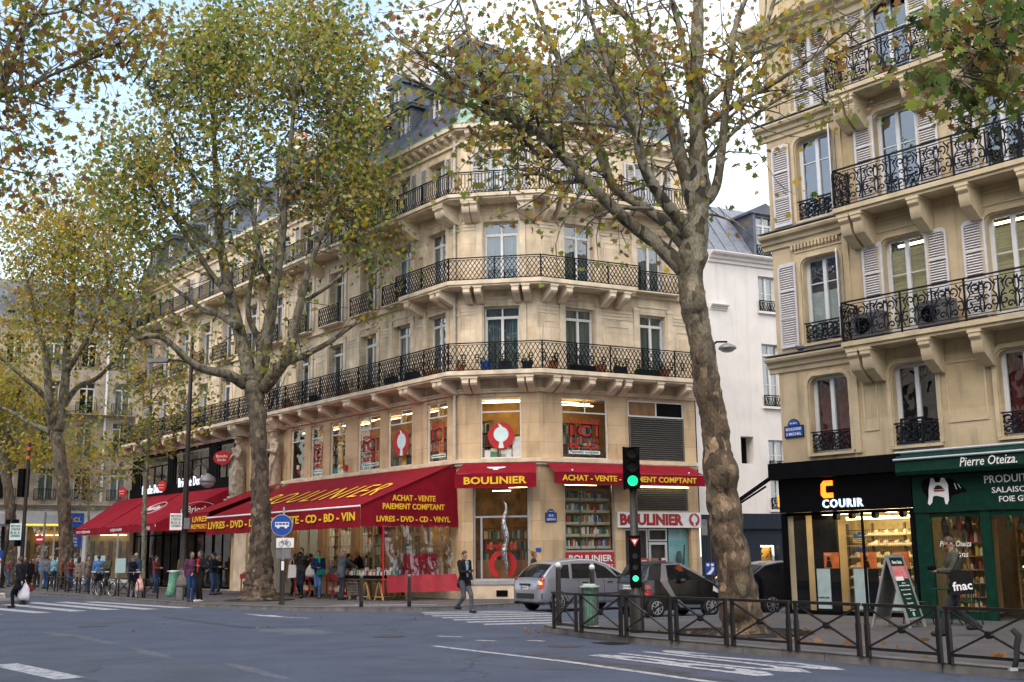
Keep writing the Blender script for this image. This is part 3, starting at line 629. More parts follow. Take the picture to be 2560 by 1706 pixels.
# dormers
def dormer(fr, x, z, w_, h, y, d=2.2):
    b = MB(); b.box(x-w_/2-.02,x-w_/2+.12,y,y+d,z,z+h); b.box(x+w_/2-.12,x+w_/2+.02,y,y+d,z,z+h); b.box(x-w_/2+.12,x+w_/2-.12,y,y+d,z+h-.12,z+h)
    b.prism([(x-w_/2-.18,z+h),(x+w_/2+.18,z+h),(x+w_/2+.18,z+h+.12),(x+w_/2*.5,z+h+.42),(x,z+h+.55),(x-w_/2*.5,z+h+.42),(x-w_/2-.18,z+h+.12)], 'y', y-.12, y+d+.6)
    b.box(x-w_/2-.22,x+w_/2+.22,y-.16,y+d,z+h+.121,z+h+.16)
    o = b.build('dormer', M['zinc'], CB, fr=fr)
    f = win_mesh(w_-.24, h-.14, muntin=2, low=.12).build('window', M['winframe']); f.parent = o; f.location = (x, y+.12, z)
    MB().quad((-(w_-.3)/2,.03,.06),((w_-.3)/2,.03,.06),((w_-.3)/2,.03,h-.2),(-(w_-.3)/2,.03,h-.2)).build('pane', M['glass'], f) if False else None
    g = MB().quad((x-(w_-.3)/2,y+.16,z+.06),(x+(w_-.3)/2,y+.16,z+.06),(x+(w_-.3)/2,y+.16,z+h-.2),(x-(w_-.3)/2,y+.16,z+h-.2)).build('pane', M['glass']); g.parent = o
    g = MB().quad((x-w_/2,y+d-.4,z),(x+w_/2,y+d-.4,z),(x+w_/2,y+d-.4,z+h),(x-w_/2,y+d-.4,z+h)).build('back_panel', M['room']); g.parent = o
    g = MB(); picket(g, x-w_/2+.1, x+w_/2-.1, z-.02, z+.55, y-.03); rr = g.build('railing', M['iron']); rr.parent = o
for x in WX: dormer(FB, x, 18.22, 1.15, 1.95, .02)
for x in WX[::2]: dormer(FB, x-.3, 21.3, 1.05, 1.35, 1.5)
dormer(FC, CW, 18.22, 1.3, 1.9, .02); dormer(FS, SX[0], 18.22, 1.25, 1.95, .02); dormer(FS, SX[1], 18.22, 1.25, 1.95, .02); dormer(FS, 3.9, 21.0, 1.3, 1.5, 1.3)
# chimneys
def chimney(fr, x0, x1, y0, y1, z0, z1, pots):
    b = MB(); b.box(x0,x1,y0,y1,z0,z1); b.box(x0-.08,x1+.08,y0-.08,y1+.08,z1,z1+.16); o = b.build('chimney', M['chimney'], CB, fr=fr)
    for i in range(pots):
        q = MB().lathe([(.12,0),(.13,.05),(.10,.1),(.09,.5),(.115,.52),(.115,.58)], 10, (x0+.25+(x1-x0-.5)*i/max(1,pots-1), (y0+y1)/2, z1+.16)).build('chimney_pot', M['terracotta']); q.parent = o
chimney(FB, -11.2, -8.9, 3.5, 4.6, 19, 25.6, 4); chimney(FB, -11.0, -9.9, 1.9, 2.8, 19, 22.6, 2); chimney(FS, 7.0, 8.2, 2.6, 6, 17, 24.4, 3); chimney(FB, -22, -20, 3.5, 4.6, 19, 24.5, 4)
# ------------------------------------------------------------------ bookshop windows, lights and stickers
def shopwin(parent, fr, x0, x1, z0, z1, y, tr=None, muls=(), fm='winframe', t=.05, gm='glass_shop', subt=()):
    b = MB(); b.box(x0,x0+t,y,y+.06,z0,z1); b.box(x1-t,x1,y,y+.06,z0,z1); b.box(x0+t,x1-t,y,y+.06,z1-t,z1); b.box(x0+t,x1-t,y,y+.06,z0,z0+t)
    if tr: b.box(x0+t,x1-t,y-.01,y+.05,tr-t/2,tr+t/2)
    for m_ in muls: b.box(m_-t/2,m_+t/2,y-.006,y+.045,z0+t,(tr-t/2) if tr else z1-t)
    for m_ in subt: b.box(m_-t/3,m_+t/3,y-.006,y+.045,tr+t/2,z1-t)
    o = b.build('shop_window', M[fm], parent, fr=fr)
    g = MB().quad((x0+t,y+.03,z0+t),(x1-t,y+.03,z0+t),(x1-t,y+.03,z1-t),(x0+t,y+.03,z1-t)).build('pane', M[gm]); g.parent = o; return o
def tubes(fr, segs):
    for (x0, x1, y, z) in segs:
        b = MB(); b.box(x0,x1,y-.03,y+.03,z-.014,z+.014); b.build('tube_lamp', M['tube_light'], CB, fr=fr)
for i, (a, b) in enumerate(MZ): shopwin(CB, FB, a, b, 5.18, 7.47, .07, tr=6.91, subt=[(a+b)/2])
shopwin(CB, FC, .72, 2.25, 5.18, 7.47, .05, tr=6.91); shopwin(CB, FS, .96, 2.96, 5.18, 7.47, .05, tr=6.91, subt=[2.0]); 
tubes(FB, [(a+.35, b-.1, .45, 7.33) for a, b in MZ]); tubes(FC, [(.82,1.45,.4,7.36),(1.52,2.2,.4,7.36)]); tubes(FS, [(1.0,1.9,.4,7.33),(1.98,2.4,.4,7.3)])
tubes(FB, [(x, x+1.3, 1.6, 7.5) for x in (-12.8,-10.4,-7.6,-5,-2.4)]); tubes(FC, [(.3,2.6,1.8,7.5)]); tubes(FS, [(1,3.2,1.5,7.4)])
g = MB()
g.box(3.93,5.15,.06,.1,6.92,7.44,0); g.box(5.2,6.40,.06,.1,6.92,7.44,1); b = g
b.build('vent_panel', [M['brown_wood'], M['black']], CB, fr=FS)
b = MB(); b.box(3.88,3.93,.02,.1,6.86,7.5); b.box(6.4,6.45,.02,.1,6.86,7.5); b.box(3.93,6.4,.02,.1,7.44,7.5); b.box(3.93,6.4,.02,.1,6.86,6.92); b.box(5.15,5.2,.02,.1,6.92,7.44); b.build('vent_frame', M['winframe'], CB, fr=FS)
dm('louvre', (.10,.095,.085), .55)
def louvre(x0, x1, z0, z1, n):
    b = MB(); b.box(x0,x0+.06,-.02,.1,z0,z1); b.box(x1-.06,x1,-.02,.1,z0,z1); h = (z1-z0)/n
    for i in range(n): b.add([(x0+.06,-.02,z0+i*h),(x1-.06,-.02,z0+i*h),(x1-.06,.09,z0+(i+.9)*h),(x0+.06,.09,z0+(i+.9)*h),(x0+.06,-.02,z0+i*h+.025),(x1-.06,-.02,z0+i*h+.025)], [(0,1,2,3),(0,1,5,4),(4,5,2,3)])
    b.build('louvre', M['louvre'], CB, fr=FS); MB().quad((x0,.11,z0),(x1,.11,z0),(x1,.11,z1),(x0,.11,z1)).build('louvre_back', M['black'], CB, fr=FS)
louvre(3.9, 6.43, 5.22, 6.86, 20); louvre(4.06, 6.5, 3.28, 4.13, 12)
# shelves of books in the lit mezzanine
bookm = [mat('book_'+n, c, .7, var=.1) for n, c in (('cream',(.60,.52,.36)),('red',(.42,.05,.04)),('blue',(.05,.12,.30)),('green',(.05,.22,.12)),('white',(.66,.64,.60)),('brown',(.26,.14,.07)),('dark',(.05,.05,.06)),('teal',(.06,.28,.32)))]
def shelf(fr, x0, x1, y, z0, rows, rh, seed, depth=.28, parent=None, wood='pine'):
    rnd = random.Random(seed); b = MB(); k = MB()
    for r_ in range(rows+1): b.box(x0,x1,y,y+depth,z0+r_*rh-.015,z0+r_*rh+.015)
    n = max(1, round((x1-x0)/.9))
    for i in range(n+1): xx = x0+(x1-x0)*i/n; b.box(xx-.015,xx+.015,y+.002,y+depth-.002,z0-.015,z0+rows*rh+.012)
    for r_ in range(rows):
        x = x0+.03
        while x < x1-.1:
            w_ = rnd.uniform(.03,.09); h = rnd.uniform(.55,.85)*rh
            if rnd.random() < .88: k.box(x, x+w_, y+.03, y+depth-.03, z0+r_*rh+.016, z0+r_*rh+.016+h, rnd.randrange(len(bookm)))
            x += w_+.004
    o = b.build('bookshelf', M[wood], parent or CB, fr=fr); q = k.build('books', bookm); q.parent = o
shelf(FB, -13.4, -8.3, 1.7, 5.02, 4, .45, 1); shelf(FB, -7.6, -.6, 1.9, 5.02, 4, .45, 2); shelf(FC, .2, 2.8, 1.8, 5.02, 3, .4, 3); shelf(FS, .8, 3.2, 1.5, 5.02, 4, .42, 4)
for xx in (-12.3,-10.9,-9.2,-6.2,-4.2,-1.6):
    b = MB(); b.box(xx-.28,xx+.02,.28,.32,5.1,7.3); b.build('wood_panel', M['warm_wall'], CB, fr=FB)
# stickers -------------------------------------------------------------
def logo(parent, fr, x, y, z, r, name='logo'):
    b = MB(); b.disc((x,y,z), r, t=.006, n=28, rx=1.0); o = b.build(name, M['red'], parent, fr=fr)
    h = MB(); pts = []
    for k in range(24):
        a = 2*pi*k/24; pts.append((x+.56*r*cos(a), z+.10*r+.56*r*sin(a)))
    h.prism(pts, 'y', y-.009, y-.004); h.prism([(x-.12*r,z-.42*r),(x+.12*r,z-.42*r),(x+.2*r,z-.92*r),(x-.2*r,z-.92*r)], 'y', y-.0085, y-.0045)
    h.prism([(x-.12*r,z+.6*r),(x+.12*r,z+.6*r),(x+.02*r,z+.78*r),(x-.22*r,z+.92*r)], 'y', y-.008, y-.0042)
    q = h.build('emblem', M['cyan_white']); q.parent = o; return o
def vendez(fr, x, y, w_, l3, l4, z=5.42):
    k = w_/1.6
    def T(s, ww, zz, hh, m='red', b=.02, sp=1.08): text(s, ww, CB, M[m], fr, (x, y, zz), 'window_lettering', b, .003, height=hh, space=sp)
    T('VENDEZ', w_*.86, z+1.16, .17); 
    text('ICI', w_*.82, CB, M['black'], fr, (x, y+.004, z+.82), 'window_lettering', .045, .002, height=.50, space=1.25); T('ICI', w_*.76, z+.82, .42, b=.015, sp=1.3)
    T(l3, w_*.75, z+.47, .11); T(l4, w_*.78, z+.25, .20, b=.02, sp=1.15)
    b = MB(); b.box(x-w_*.42,x+w_*.42,y-.002,y+.004,z-.06,z+.07); b.build('window_label', M['cyan_white'], CB, fr=fr); text('Paiement comptant', w_*.76, CB, M['black'], fr, (x, y-.004, z+.005), 'window_lettering', .012, .002)
vendez(FS, 1.95, .07, 1.6, 'TOUTES VOS', 'B.D'); logo(CB, FC, 1.48, .07, 6.02, .50)
vendez(FB, -1.62, .09, 1.1, 'TOUS VOS', 'C.D'); logo(CB, FB, -4.2, .09, 6.15, .56); vendez(FB, -6.55, .09, 1.5, 'TOUS VOS', 'FILMS VIDEO'); vendez(FB, -10.95, .09, .95, 'TOUS VOS', 'LIVRES')
for (x, z, ww, hh, m) in ((-12.9,5.75,.25,.2,'cream'),(-12.6,5.5,.5,.18,'red'),(-9.5,5.3,.25,.3,'teal'),(-9.15,5.3,.22,.25,'cream'),(-8.9,5.3,.2,.28,'white')):
    b = MB(); b.box(x-ww/2,x+ww/2,.13,.15,z-hh/2,z+hh/2); b.build('window_poster', bpy.data.materials['book_'+m], CB, fr=FB)
for (x, z, ww, hh, m) in ((.95,5.35,.22,.3,'white'),(1.2,5.3,.25,.22,'green'),(1.2,5.5,.25,.12,'cream'),(2.05,5.6,.3,.75,'white'),(1.65,5.35,.4,.32,'white'),(1.55,5.25,.2,.2,'blue')):
    b = MB(); b.box(x-ww/2,x+ww/2,.14,.17,z-hh/2,z+hh/2); b.build('window_poster', bpy.data.materials['book_'+m], CB, fr=FC)
for (x, z, ww, hh, m) in ((2.2,5.75,.3,.1,'cream'),(2.55,5.72,.25,.08,'blue'),(2.3,5.4,1.1,.06,'brown'),(2.35,5.62,.9,.05,'brown')):
    b = MB(); b.box(x-ww/2,x+ww/2,.3,.34,z-hh/2,z+hh/2); b.build('window_poster', bpy.data.materials['book_'+m], CB, fr=FS)
b = MB(); b.box(-8.42,-8.2,-.12,-.003,5.28,5.52); b.build('alarm_box', M['red'], CB, fr=FB)
# corner shop window (ground floor, chamfer)
o = shopwin(CB, FC, .42, 2.5, .76, 4.25, .08, tr=3.05, muls=(.72,), fm='alu', t=.07)
b = MB(); b.box(.34,2.58,-.1,.07,.62,.76); b.build('window_sill', M['alu'], CB, fr=FC); b = MB(); b.box(1.28,1.7,-.075,-.05,.2,.42); b.build('vent', M['black'], CB, fr=FC)
b = MB(); a0, a1 = R(-62), R(245); n = 26; rr0, rr1 = .33, .52
ps = [(1.5+rr1*.98*cos(a0+(a1-a0)*i/n), 1.33+rr1*sin(a0+(a1-a0)*i/n)) for i in range(n+1)] + [(1.5+rr0*.98*cos(a1-(a1-a0)*i/n), 1.33+rr0*sin(a1-(a1-a0)*i/n)) for i in range(n+1)]
b.prism(ps, 'y', .085, .095); b.build('logo', M['red'], CB, fr=FC); text('BOULINIER', 1.15, CB, M['red'], FC, (1.5,.09,1.98), 'window_lettering', .03, .003, height=.17)
dm('foil', (.72,.72,.75), .22, metal=1, var=.3, scale=9, bump=.8, bscale=9)
b = MB(); b.tube([(1.63+.05*sin(i*.9), -.02, 3.62-i*.155) for i in range(18)], [.05,.055,.06,.075,.085,.10,.13,.13,.12,.115,.10,.12,.14,.13,.10,.08,.06,.05], 8); oo = b.build('foil_leg', M['foil'], None, True); put(oo, None, FC, (0,-.12,0))
tag(oo, 'silver foil inflatable leg hanging in front of the corner window', 'decoration')
shelf(FC, .3, 2.9, 2.6, .6, 5, .42, 6, wood='brown_wood'); tubes(FC, [(.8,1.5,2.0,4.1),(1.5,2.2,1.6,4.2)])
b = MB(); b.box(.45,2.45,.5,1.2,.7,1.5); b.build('display_table', M['brown_wood'], CB, fr=FC)
# street shelf window, door and signs
shopwin(CB, FS, 1.0, 3.16, .5, 4.28, .06, tr=1.78, fm='alu', t=.07)
shelf(FS, 1.1, 3.1, .28, 1.85, 5, .44, 8); tubes(FS, [(1.3,2.8,.7,4.25)])
rnd = random.Random(3); b = MB()
for r_ in range(5):
    for c_ in range(3): b.box(1.14+c_*.66, 1.14+c_*.66+.58, .18, .27, 1.87+r_*.44, 1.97+r_*.44)
b.build('shelf_tray', mat('tray', (.40,.37,.26), .7), CB, fr=FS)
b = MB(); b.box(1.07,3.09,.01,.05,.57,1.74); b.build('window_panel', M['red'], CB, fr=FS)
text('BOULINIER', 1.85, CB, M['cyan_white'], FS, (2.08,.0,1.52), 'window_lettering', .022, .003, height=.24); text('LIVRES DVD CD VINYLS', 1.9, CB, M['cyan_white'], FS, (2.08,.0,1.20), 'window_lettering', .006, .003, height=.19); text('achète', 1.0, CB, M['cyan_white'], FS, (2.3,.0,.95), 'window_lettering', .01, .003); text('COMPTANT', 1.3, CB, M['cyan_white'], FS, (2.1,.0,.7), 'window_lettering', .02, .003)
SGN = thing('shop_sign', 'long white shop sign with red capital letters over the side street door', 'sign', FS.pt(5.13,-.1,2.93))
b = MB(); b.box(-1.9,1.9,0,.09,-.29,.29); q = b.build('sign_board', M['white'], SGN); q.rotation_euler.z = FS.a
text('BOULINIER', 2.85, SGN, M['black'], FS, (4.75,-.108,2.94), 'lettering', .05, .003, height=.44); text('BOULINIER', 2.8, SGN, M['red'], FS, (4.75,-.113,2.94), 'lettering', .03, .003, height=.40); logo(SGN, FS, 6.7, -.108, 2.94, .25)
b = MB(); b.box(3.6,6.6,.34,.36,.14,2.62); b.build('door_recess', M['room'], CB, fr=FS)
shopwin(CB, FS, 3.62, 4.72, .3, 2.6, .2, fm='alu', t=.06); shopwin(CB, FS, 4.76, 5.6, .16, 2.1, .2, fm='alu', t=.1); shopwin(CB, FS, 4.76, 5.6, 2.14, 2.6, .2, fm='alu', t=.05); 
b = MB(); b.box(5.66,6.56,.18,.24,.3,2.6); b.build('poster_panel', mat('teal_poster', (.03,.19,.23), .5, var=.45, scale=3, hue=(.25,.38,.36)), CB, fr=FS)
b = MB(); b.tube([(6.1,.16,1.0),(6.1,.16,1.5),(6.12,.16,1.75)], [.16,.14,.07], 8); b.bar((6.28,.16,.9),(6.38,.16,2.0),.03); b.build('poster_figure', mat('poster_ink', (.03,.06,.07), .6), CB, fr=FS)
for (x0,x1,z0,z1,m) in ((4.3,4.7,.95,1.5,'red'),(4.86,5.16,.75,1.5,'brown'),(5.3,5.5,.75,1.5,'white')):
    b = MB(); b.box(x0,x1,.165,.185,z0,z1); b.build('door_poster', bpy.data.materials['book_'+m], CB, fr=FS)
text('ICI', .2, CB, M['white'], FS, (4.5,.155,1.36), 'window_lettering', .02, .003); text('reprise de vos', .34, CB, M['white'], FS, (4.5,.155,1.16), 'window_lettering', .01, .003)
text('FRENI', .6, CB, M['red'], FS, (5.4,.155,1.12), 'window_lettering', .03, .003, M=Matrix.Rotation(R(90), 4, 'Y'))
tubes(FS, [(3.8,5.4,1.2,2.5)]); tubes(FS, [(4.1,6.4,-.2,4.17)])
# enamel street plates
def plate(label, fr, x, y, z, w_, h, lines, top):
    t = thing('street_sign', label, 'sign', fr.pt(x, y, z))
    b = MB(); b.box(-w_/2,w_/2,0,.03,-h/2,h/2,1); b.box(-w_/2+.025,w_/2-.025,-.004,.0,-h/2+.025,h/2-.025,0)
    pts = [(w_*.3*cos(a)*1.05, h/2+w_*.3*sin(a)) for a in [pi*i/12 for i in range(13)]]
    b.prism(pts, 'y', .002, .028, 1); b.prism([(p[0]*.9, h/2+(p[1]-h/2)*.88) for p in pts], 'y', -.003, .001, 0)
    q = b.build('sign_plate', [M['blue_sign'], M['green_dark']], t); q.rotation_euler.z = fr.a
    for i, s in enumerate(lines): text(s, w_*(.8 if len(s) > 4 else .4), t, M['white'], fr, (x, y-.008, z+h*(.2-.42*i)), 'lettering', .01, .002, height=h*.24)
    text(top, w_*.36, t, M['white'], fr, (x, y-.007, z+h/2+w_*.11), 'lettering', .01, .002)
plate('small blue enamel RUE SERPENTE street plate beside the shelf window', FS, .42, -.04, 3.0, .46, .34, ['RUE', 'SERPENTE'], '6e Arrt')
t = MB(); t.box(-.1,.1,-.03,0,-.06,.06); o = t.build('plaque', M['blue_sign'], None, fr=FC, at=(2.83,-.01,1.85)); tag(o, 'little blue plaque on the stone pier by the corner window', 'plaque')
# ------------------------------------------------------------------ bookshop ground floor under the awning
for (a, b_, c, d) in [(-12.9,-10.7,.5,4.2),(-10.2,-7.9,.5,4.2),(-7.4,-5.2,.5,4.2),(-2.3,-.7,.5,4.0)]: shopwin(CB, FB, a, b_, c, d, .12, muls=[(a+b_)/2], fm='trim', t=.09)
dm('brass_door', (.50,.36,.16), .5); shopwin(CB, FB, -4.4, -2.7, .16, 3.5, .15, tr=2.5, muls=[-3.55], fm='brass_door', t=.13)
shelf(FB, -12.8, -5.3, 1.6, .4, 6, .45, 9); b = MB(); b.box(-4.2,-2.9,1.4,1.5,.2,3.4); b.build('wood_panel', M['warm_wall'], CB, fr=FB)
for x in (-12.2,-9.2,-6.4,-3.6,-1.5):
    b = MB(); b.box(x-.5,x+.5,.7,.8,4.0,4.06); b.build('ceiling_lamp', M['warm_light'], CB, fr=FB)
    b = MB(); b.box(x-.35,x+.35,-1.2,-1.1,4.05,4.1); b.build('ceiling_lamp', M['warm_light'], CB, fr=FB)
BS2 = thing('shop_sign', 'pale signboard with red capitals half hidden under the big red awning', 'sign', FB.pt(-3.1,-.08,2.95)); b = MB(); b.box(-1.9,1.5,0,.06,-.14,.3); q = b.build('sign_board', M['white'], BS2); q.rotation_euler.z = FB.a
text('BOULINIER', 2.6, BS2, M['red'], FB, (-3.2,-.09,3.05), 'lettering', .04, .003, height=.34)
VB = thing('shop_sign', 'small dark red VENTE board under the big awning beside the pale sign', 'sign', FB.pt(-5.2,-.1,2.85)); b = MB(); b.box(-.35,.35,0,.04,-.3,.25); q = b.build('sign_board', M['red_cloth'], VB); q.rotation_euler.z = FB.a
text('VENTE', .5, VB, M['white'], FB, (-5.2,-.115,2.9), 'lettering', .01, .002)
# ------------------------------------------------------------------ awnings
def scallop(b, x0, x1, y, z0, z1, n=40, amp=.02):
    for i in range(n):
        u, v = i/n, (i+1)/n
        b.quad((x0+(x1-x0)*u, y-amp*sin(u*40), z0-amp*abs(sin(u*n*.5))), (x0+(x1-x0)*v, y-amp*sin(v*40), z0-amp*abs(sin(v*n*.5))), (x0+(x1-x0)*v, y, z1), (x0+(x1-x0)*u, y, z1))
def canopy(b, xa, xb, y0, z0, y1, z1, nx=30, ny=6, sag=.03, xa1=None, xb1=None):
    xa1 = xa if xa1 is None else xa1; xb1 = xb if xb1 is None else xb1
    P = lambda i, j: ((xa+(xb-xa)*i/nx)*(1-j/ny)+(xa1+(xb1-xa1)*i/nx)*j/ny, y0+(y1-y0)*j/ny, z0+(z1-z0)*j/ny - sag*sin(pi*j/ny)*(.6+.4*cos(i*pi/nx*10)))
    for i in range(nx):
        for j in range(ny): b.quad(P(i,j), P(i+1,j), P(i+1,j+1), P(i,j+1))
AW = thing('awning', 'big dark red bookshop awning with yellow lettering over the book stalls', 'awning', FB.pt(-6.6,-.1,5))
AO = 4.1; AZ0, AZ1, AV = 5.0, 3.40, 2.68
def ap(b, name, m='red_cloth', smooth=False, root=None): o = b.build(name, M[m], root or AW, smooth, fr=FB); return o
def ap0(b, name, m, root): o = b.build(name, M[m], None, False); put(o, root, FB, (0,0,0)); return o
b = MB(); canopy(b, -13.1, -.35, -.17, AZ0, -AO, AZ1); ap0(b, 'canopy', 'red_cloth', AW)
b = MB(); scallop(b, -13.1, -.35, -AO-.01, AV, AZ1-.03, 60); ap0(b, 'valance', 'red_cloth', AW)
b = MB(); b.tube([(-13.1,-AO,AZ1),(-.35,-AO,AZ1)], .035, 8); ap0(b, 'front_bar', 'white', AW)
b = MB(); n = 16
for i in range(n):
    for (q0, q1) in ((0,.5),(.5,1)):
        def Q(u, k): 
            y = -AO+u*(AO-.02); top = AZ1+(AZ0-AZ1)*u; bot = AV+.03-.03*abs(sin(u*25)); return (-.34+.05*sin(u*9)*(1-k)+.14*(1-k)*u, y, bot+(top-bot)*k)
        b.quad(Q(i/n,q0), Q((i+1)/n,q0), Q((i+1)/n,q1), Q(i/n,q1))
ap0(b, 'side_panel', 'red_cloth', AW)
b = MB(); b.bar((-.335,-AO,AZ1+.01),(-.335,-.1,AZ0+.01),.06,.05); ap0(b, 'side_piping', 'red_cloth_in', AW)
for s, ww, z, hh in (('LIVRES - DVD - CD - VINYL',3.15,2.96,.20),('PAIEMENT COMPTANT',2.65,3.40,.21),('ACHAT - VENTE',1.85,3.70,.21)): text(s, ww, AW, M['yellow'], FB, (-.11,-2.02,z), 'lettering', .022, .004, height=hh, rz=R(90))
text('LIVRES - DVD - DISQUES VENTE - CD - BD - VIN', 12.2, AW, M['yellow'], FB, (-6.75,-AO-.045,3.03), 'lettering', .03, .004, height=.36)
sl_ = atan2(AZ0-AZ1, AO-.17)
text('BOULINIER', 9.4, AW, M['yellow'], FB, (-6.0,-AO*.60-.03,AZ0-(AZ0-AZ1)*.60+.05), 'lettering', -.010, .004, space=1.28, height=1.35, M=Matrix.Rotation(-(pi/2-sl_), 4, 'X'))
A2 = thing('awning', 'shorter left section of the red bookshop awning next to the caryatid', 'awning', FB.pt(-14.1,-.1,5))
b = MB(); canopy(b, -15.2, -13.14, -.5, 5.0, -4.0, 3.66, 8, 4); ap0(b, 'canopy', 'red_cloth', A2); b = MB(); scallop(b, -15.2, -13.14, -4.01, 2.85, 3.64, 12); ap0(b, 'valance', 'red_cloth', A2)
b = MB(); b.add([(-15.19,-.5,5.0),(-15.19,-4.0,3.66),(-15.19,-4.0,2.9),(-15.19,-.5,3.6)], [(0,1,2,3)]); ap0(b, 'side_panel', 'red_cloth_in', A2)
text('LIVRES', 1.5, A2, M['yellow'], FB, (-14.0,-4.05,3.38), 'lettering', .02, .004, height=.24); text('REPRISES', 1.7, A2, M['yellow'], FB, (-14.0,-4.05,3.06), 'lettering', .006, .004, height=.2)
A3 = thing('awning', 'small red awning with one yellow word over the corner shop window', 'awning', FC.pt(1.45,-.1,5))
def apc(b, name, m, root, fr): o = b.build(name, M[m], None); put(o, root, fr, (0,0,0)); return o
b = MB(); canopy(b, .1, 2.80, -.18, 4.98, -.95, 4.57, 10, 3, .015, -.06, 2.92); apc(b, 'canopy', 'red_cloth', A3, FC); b = MB(); scallop(b, -.06, 2.92, -.96, 4.05, 4.56, 24, .01); apc(b, 'valance', 'red_cloth', A3, FC)
text('BOULINIER', 2.3, A3, M['yellow'], FC, (1.43,-.985,4.31), 'lettering', .03, .004, height=.27)
b = MB(); b.prism([(1.1+.35*cos(a)+.3, 4.86+.16*sin(a)) for a in [pi+pi*i/10 for i in range(11)]], 'y', -.004, 0); b.prism([(1.34,4.72),(1.46,4.72),(1.52,4.6),(1.30,4.6)], 'y', -.004, 0); 
b.xf(Matrix.Translation((0,-.57,4.79)) @ Matrix.Rotation(-(pi/2-atan2(.41,.77)), 4, 'X') @ Matrix.Translation((0,0,-4.79))); apc(b, 'emblem', 'cyan_white', A3, FC)
A4 = thing('awning', 'long red ACHAT VENTE awning above the side street shop front', 'awning', FS.pt(3.3,-.1,5))
b = MB(); canopy(b, .2, 6.5, -.18, 4.98, -.95, 4.60, 16, 3, .015, .08, 6.66); apc(b, 'canopy', 'red_cloth', A4, FS); b = MB(); scallop(b, .08, 6.66, -.96, 4.18, 4.59, 40, .012); apc(b, 'valance', 'red_cloth', A4, FS)
text('ACHAT - VENTE - PAIEMENT COMPTANT', 5.85, A4, M['yellow'], FS, (3.32,-.99,4.385), 'lettering', .022, .004, height=.21)
b = MB(); [b.sphere((x,-1.0,4.66),.035,n=6) for x in (.8,3.5,5.9)]; apc(b, 'clip', 'white', A4, FS)
# clear plastic curtain and red skirt closing the end of the stall
dm('red_skirt', (.33,.012,.025), .6, var=.15, scale=3, bump=.2)
PLM = glass('clear_plastic', (.90,.92,.92), .04, .12, .3, top=.22); 
PC = thing('stall_screen', 'crumpled clear plastic screen with red skirt closing the end of the book stall', 'screen', FB.pt(-.2,-2,.12))
b = MB(); n = 24
def PQ(u, v): return (-.1+.035*sin(u*23+v*3)*(1-v*.3)+.03*sin(v*7+u*5)+.25*(1-v)*u, -3.3+u*3.1+.15*(1-v)*(1-2*u), 1.0+v*1.75)
for i in range(n):
    for j in range(8): b.quad(PQ(i/n,j/8), PQ((i+1)/n,j/8), PQ((i+1)/n,(j+1)/8), PQ(i/n,(j+1)/8))
o = b.build('plastic_sheet', PLM, None, True); put(o, PC, FB, (0,0,0))
b = MB()
for i in range(n):
    u, v = i/n, (i+1)/n; f = lambda u, k: (-.1+.025*sin(u*23)+.25*u-.35*(1-k)*0+.3*(1-k)*(u), -3.3+u*3.1+.15*(1-2*u), .42+k*.6)
    b.quad(f(u,0), f(v,0), f(v,1), f(u,1))
o = b.build('skirt', M['red_skirt'], None, True); put(o, PC, FB, (0,0,0))
b = MB(); b.box(-.75,-.45,-2.1,-.8,.9,1.75); o = b.build('red_panel', M['red_cloth'], None); put(o, PC, FB, (0,0,0))
b = MB(); b.bar((-.1,-3.3,.42),(-.14,-3.3,2.75),.05,.05); o = b.build('red_hem', M['red'], None); put(o, PC, FB, (0,0,0))
# ------------------------------------------------------------------ cafe next door
o = MB(); 
for x0, x1 in ((-33.1,-31.95),(-27.75,-26.95),(-22.3,-21.25),(-19.35,-18.9)): o.box(x0,x1,-.06,-.003,5.75,7.6)
o.box(-33.1,-18.9,-.05,-.003,7.5,7.62); o.build('black_panel', M['black'], CB, fr=FB)
for x0, x1, mu in ((-31.9,-27.8,(-30.9,-29.85,-28.8)),(-26.9,-22.35,(-25.8,-24.6,-23.5)),(-21.2,-19.4,(-20.3,))):
    shopwin(CB, FB, x0, x1, 5.5, 7.5, .02, tr=6.9, muls=mu, fm='black', t=.06, gm='glass')
b = MB(); b.box(-33.2,-18.9,-.12,-.003,5.22,5.74); b.build('fascia', M['black'], CB, fr=FB)
b = MB(); ring(b, -.6, -.62, .2, 7.6, BO, m=0, root=CB); 
MB().quad((-32.8,.8,.2),(-19.2,.8,.2),(-19.2,.8,7.5),(-32.8,.8,7.5)).build('cafe_back_wall', mat('cafe_dark', (.045,.032,.022), .8, var=.4, scale=1.5), CB, fr=FB)
for i in range(6):
    x = -32.6+i*2.2; shopwin(CB, FB, x, x+2.1, .2, 4.3, .05, tr=3.0, muls=(x+1.05,), fm='black', t=.08)
for x in (-31,-27.5,-24,-21): tubes(FB, [(x,x+.6,.5,3.6)])
A5 = thing('awning', 'large crimson awning with white lettering over the cafe terrace', 'awning', FB.pt(-26,-.1,5))
b = MB(); canopy(b, -35.0, -18.95, -.13, 5.2, -3.0, 3.44, 30, 5, .04, -33.7, -21.7); ap0(b, 'canopy', 'red_cloth', A5); b = MB(); scallop(b, -33.7, -21.7, -3.01, 3.06, 3.43, 60); ap0(b, 'valance', 'red_cloth', A5)
b = MB(); b.add([(-18.95,-.13,5.2),(-21.7,-3.0,3.44),(-21.7,-3.01,3.06),(-18.95,-.13,2.95)], [(0,1,2,3)]); ap0(b, 'side_panel', 'red_cloth', A5)
for x in (-29.2,-25.2): b = MB(); b.bar((x-.3,-.14,5.19),(x,-3.0,3.42),.09,.03); ap0(b, 'seam', 'red_cloth_in', A5)
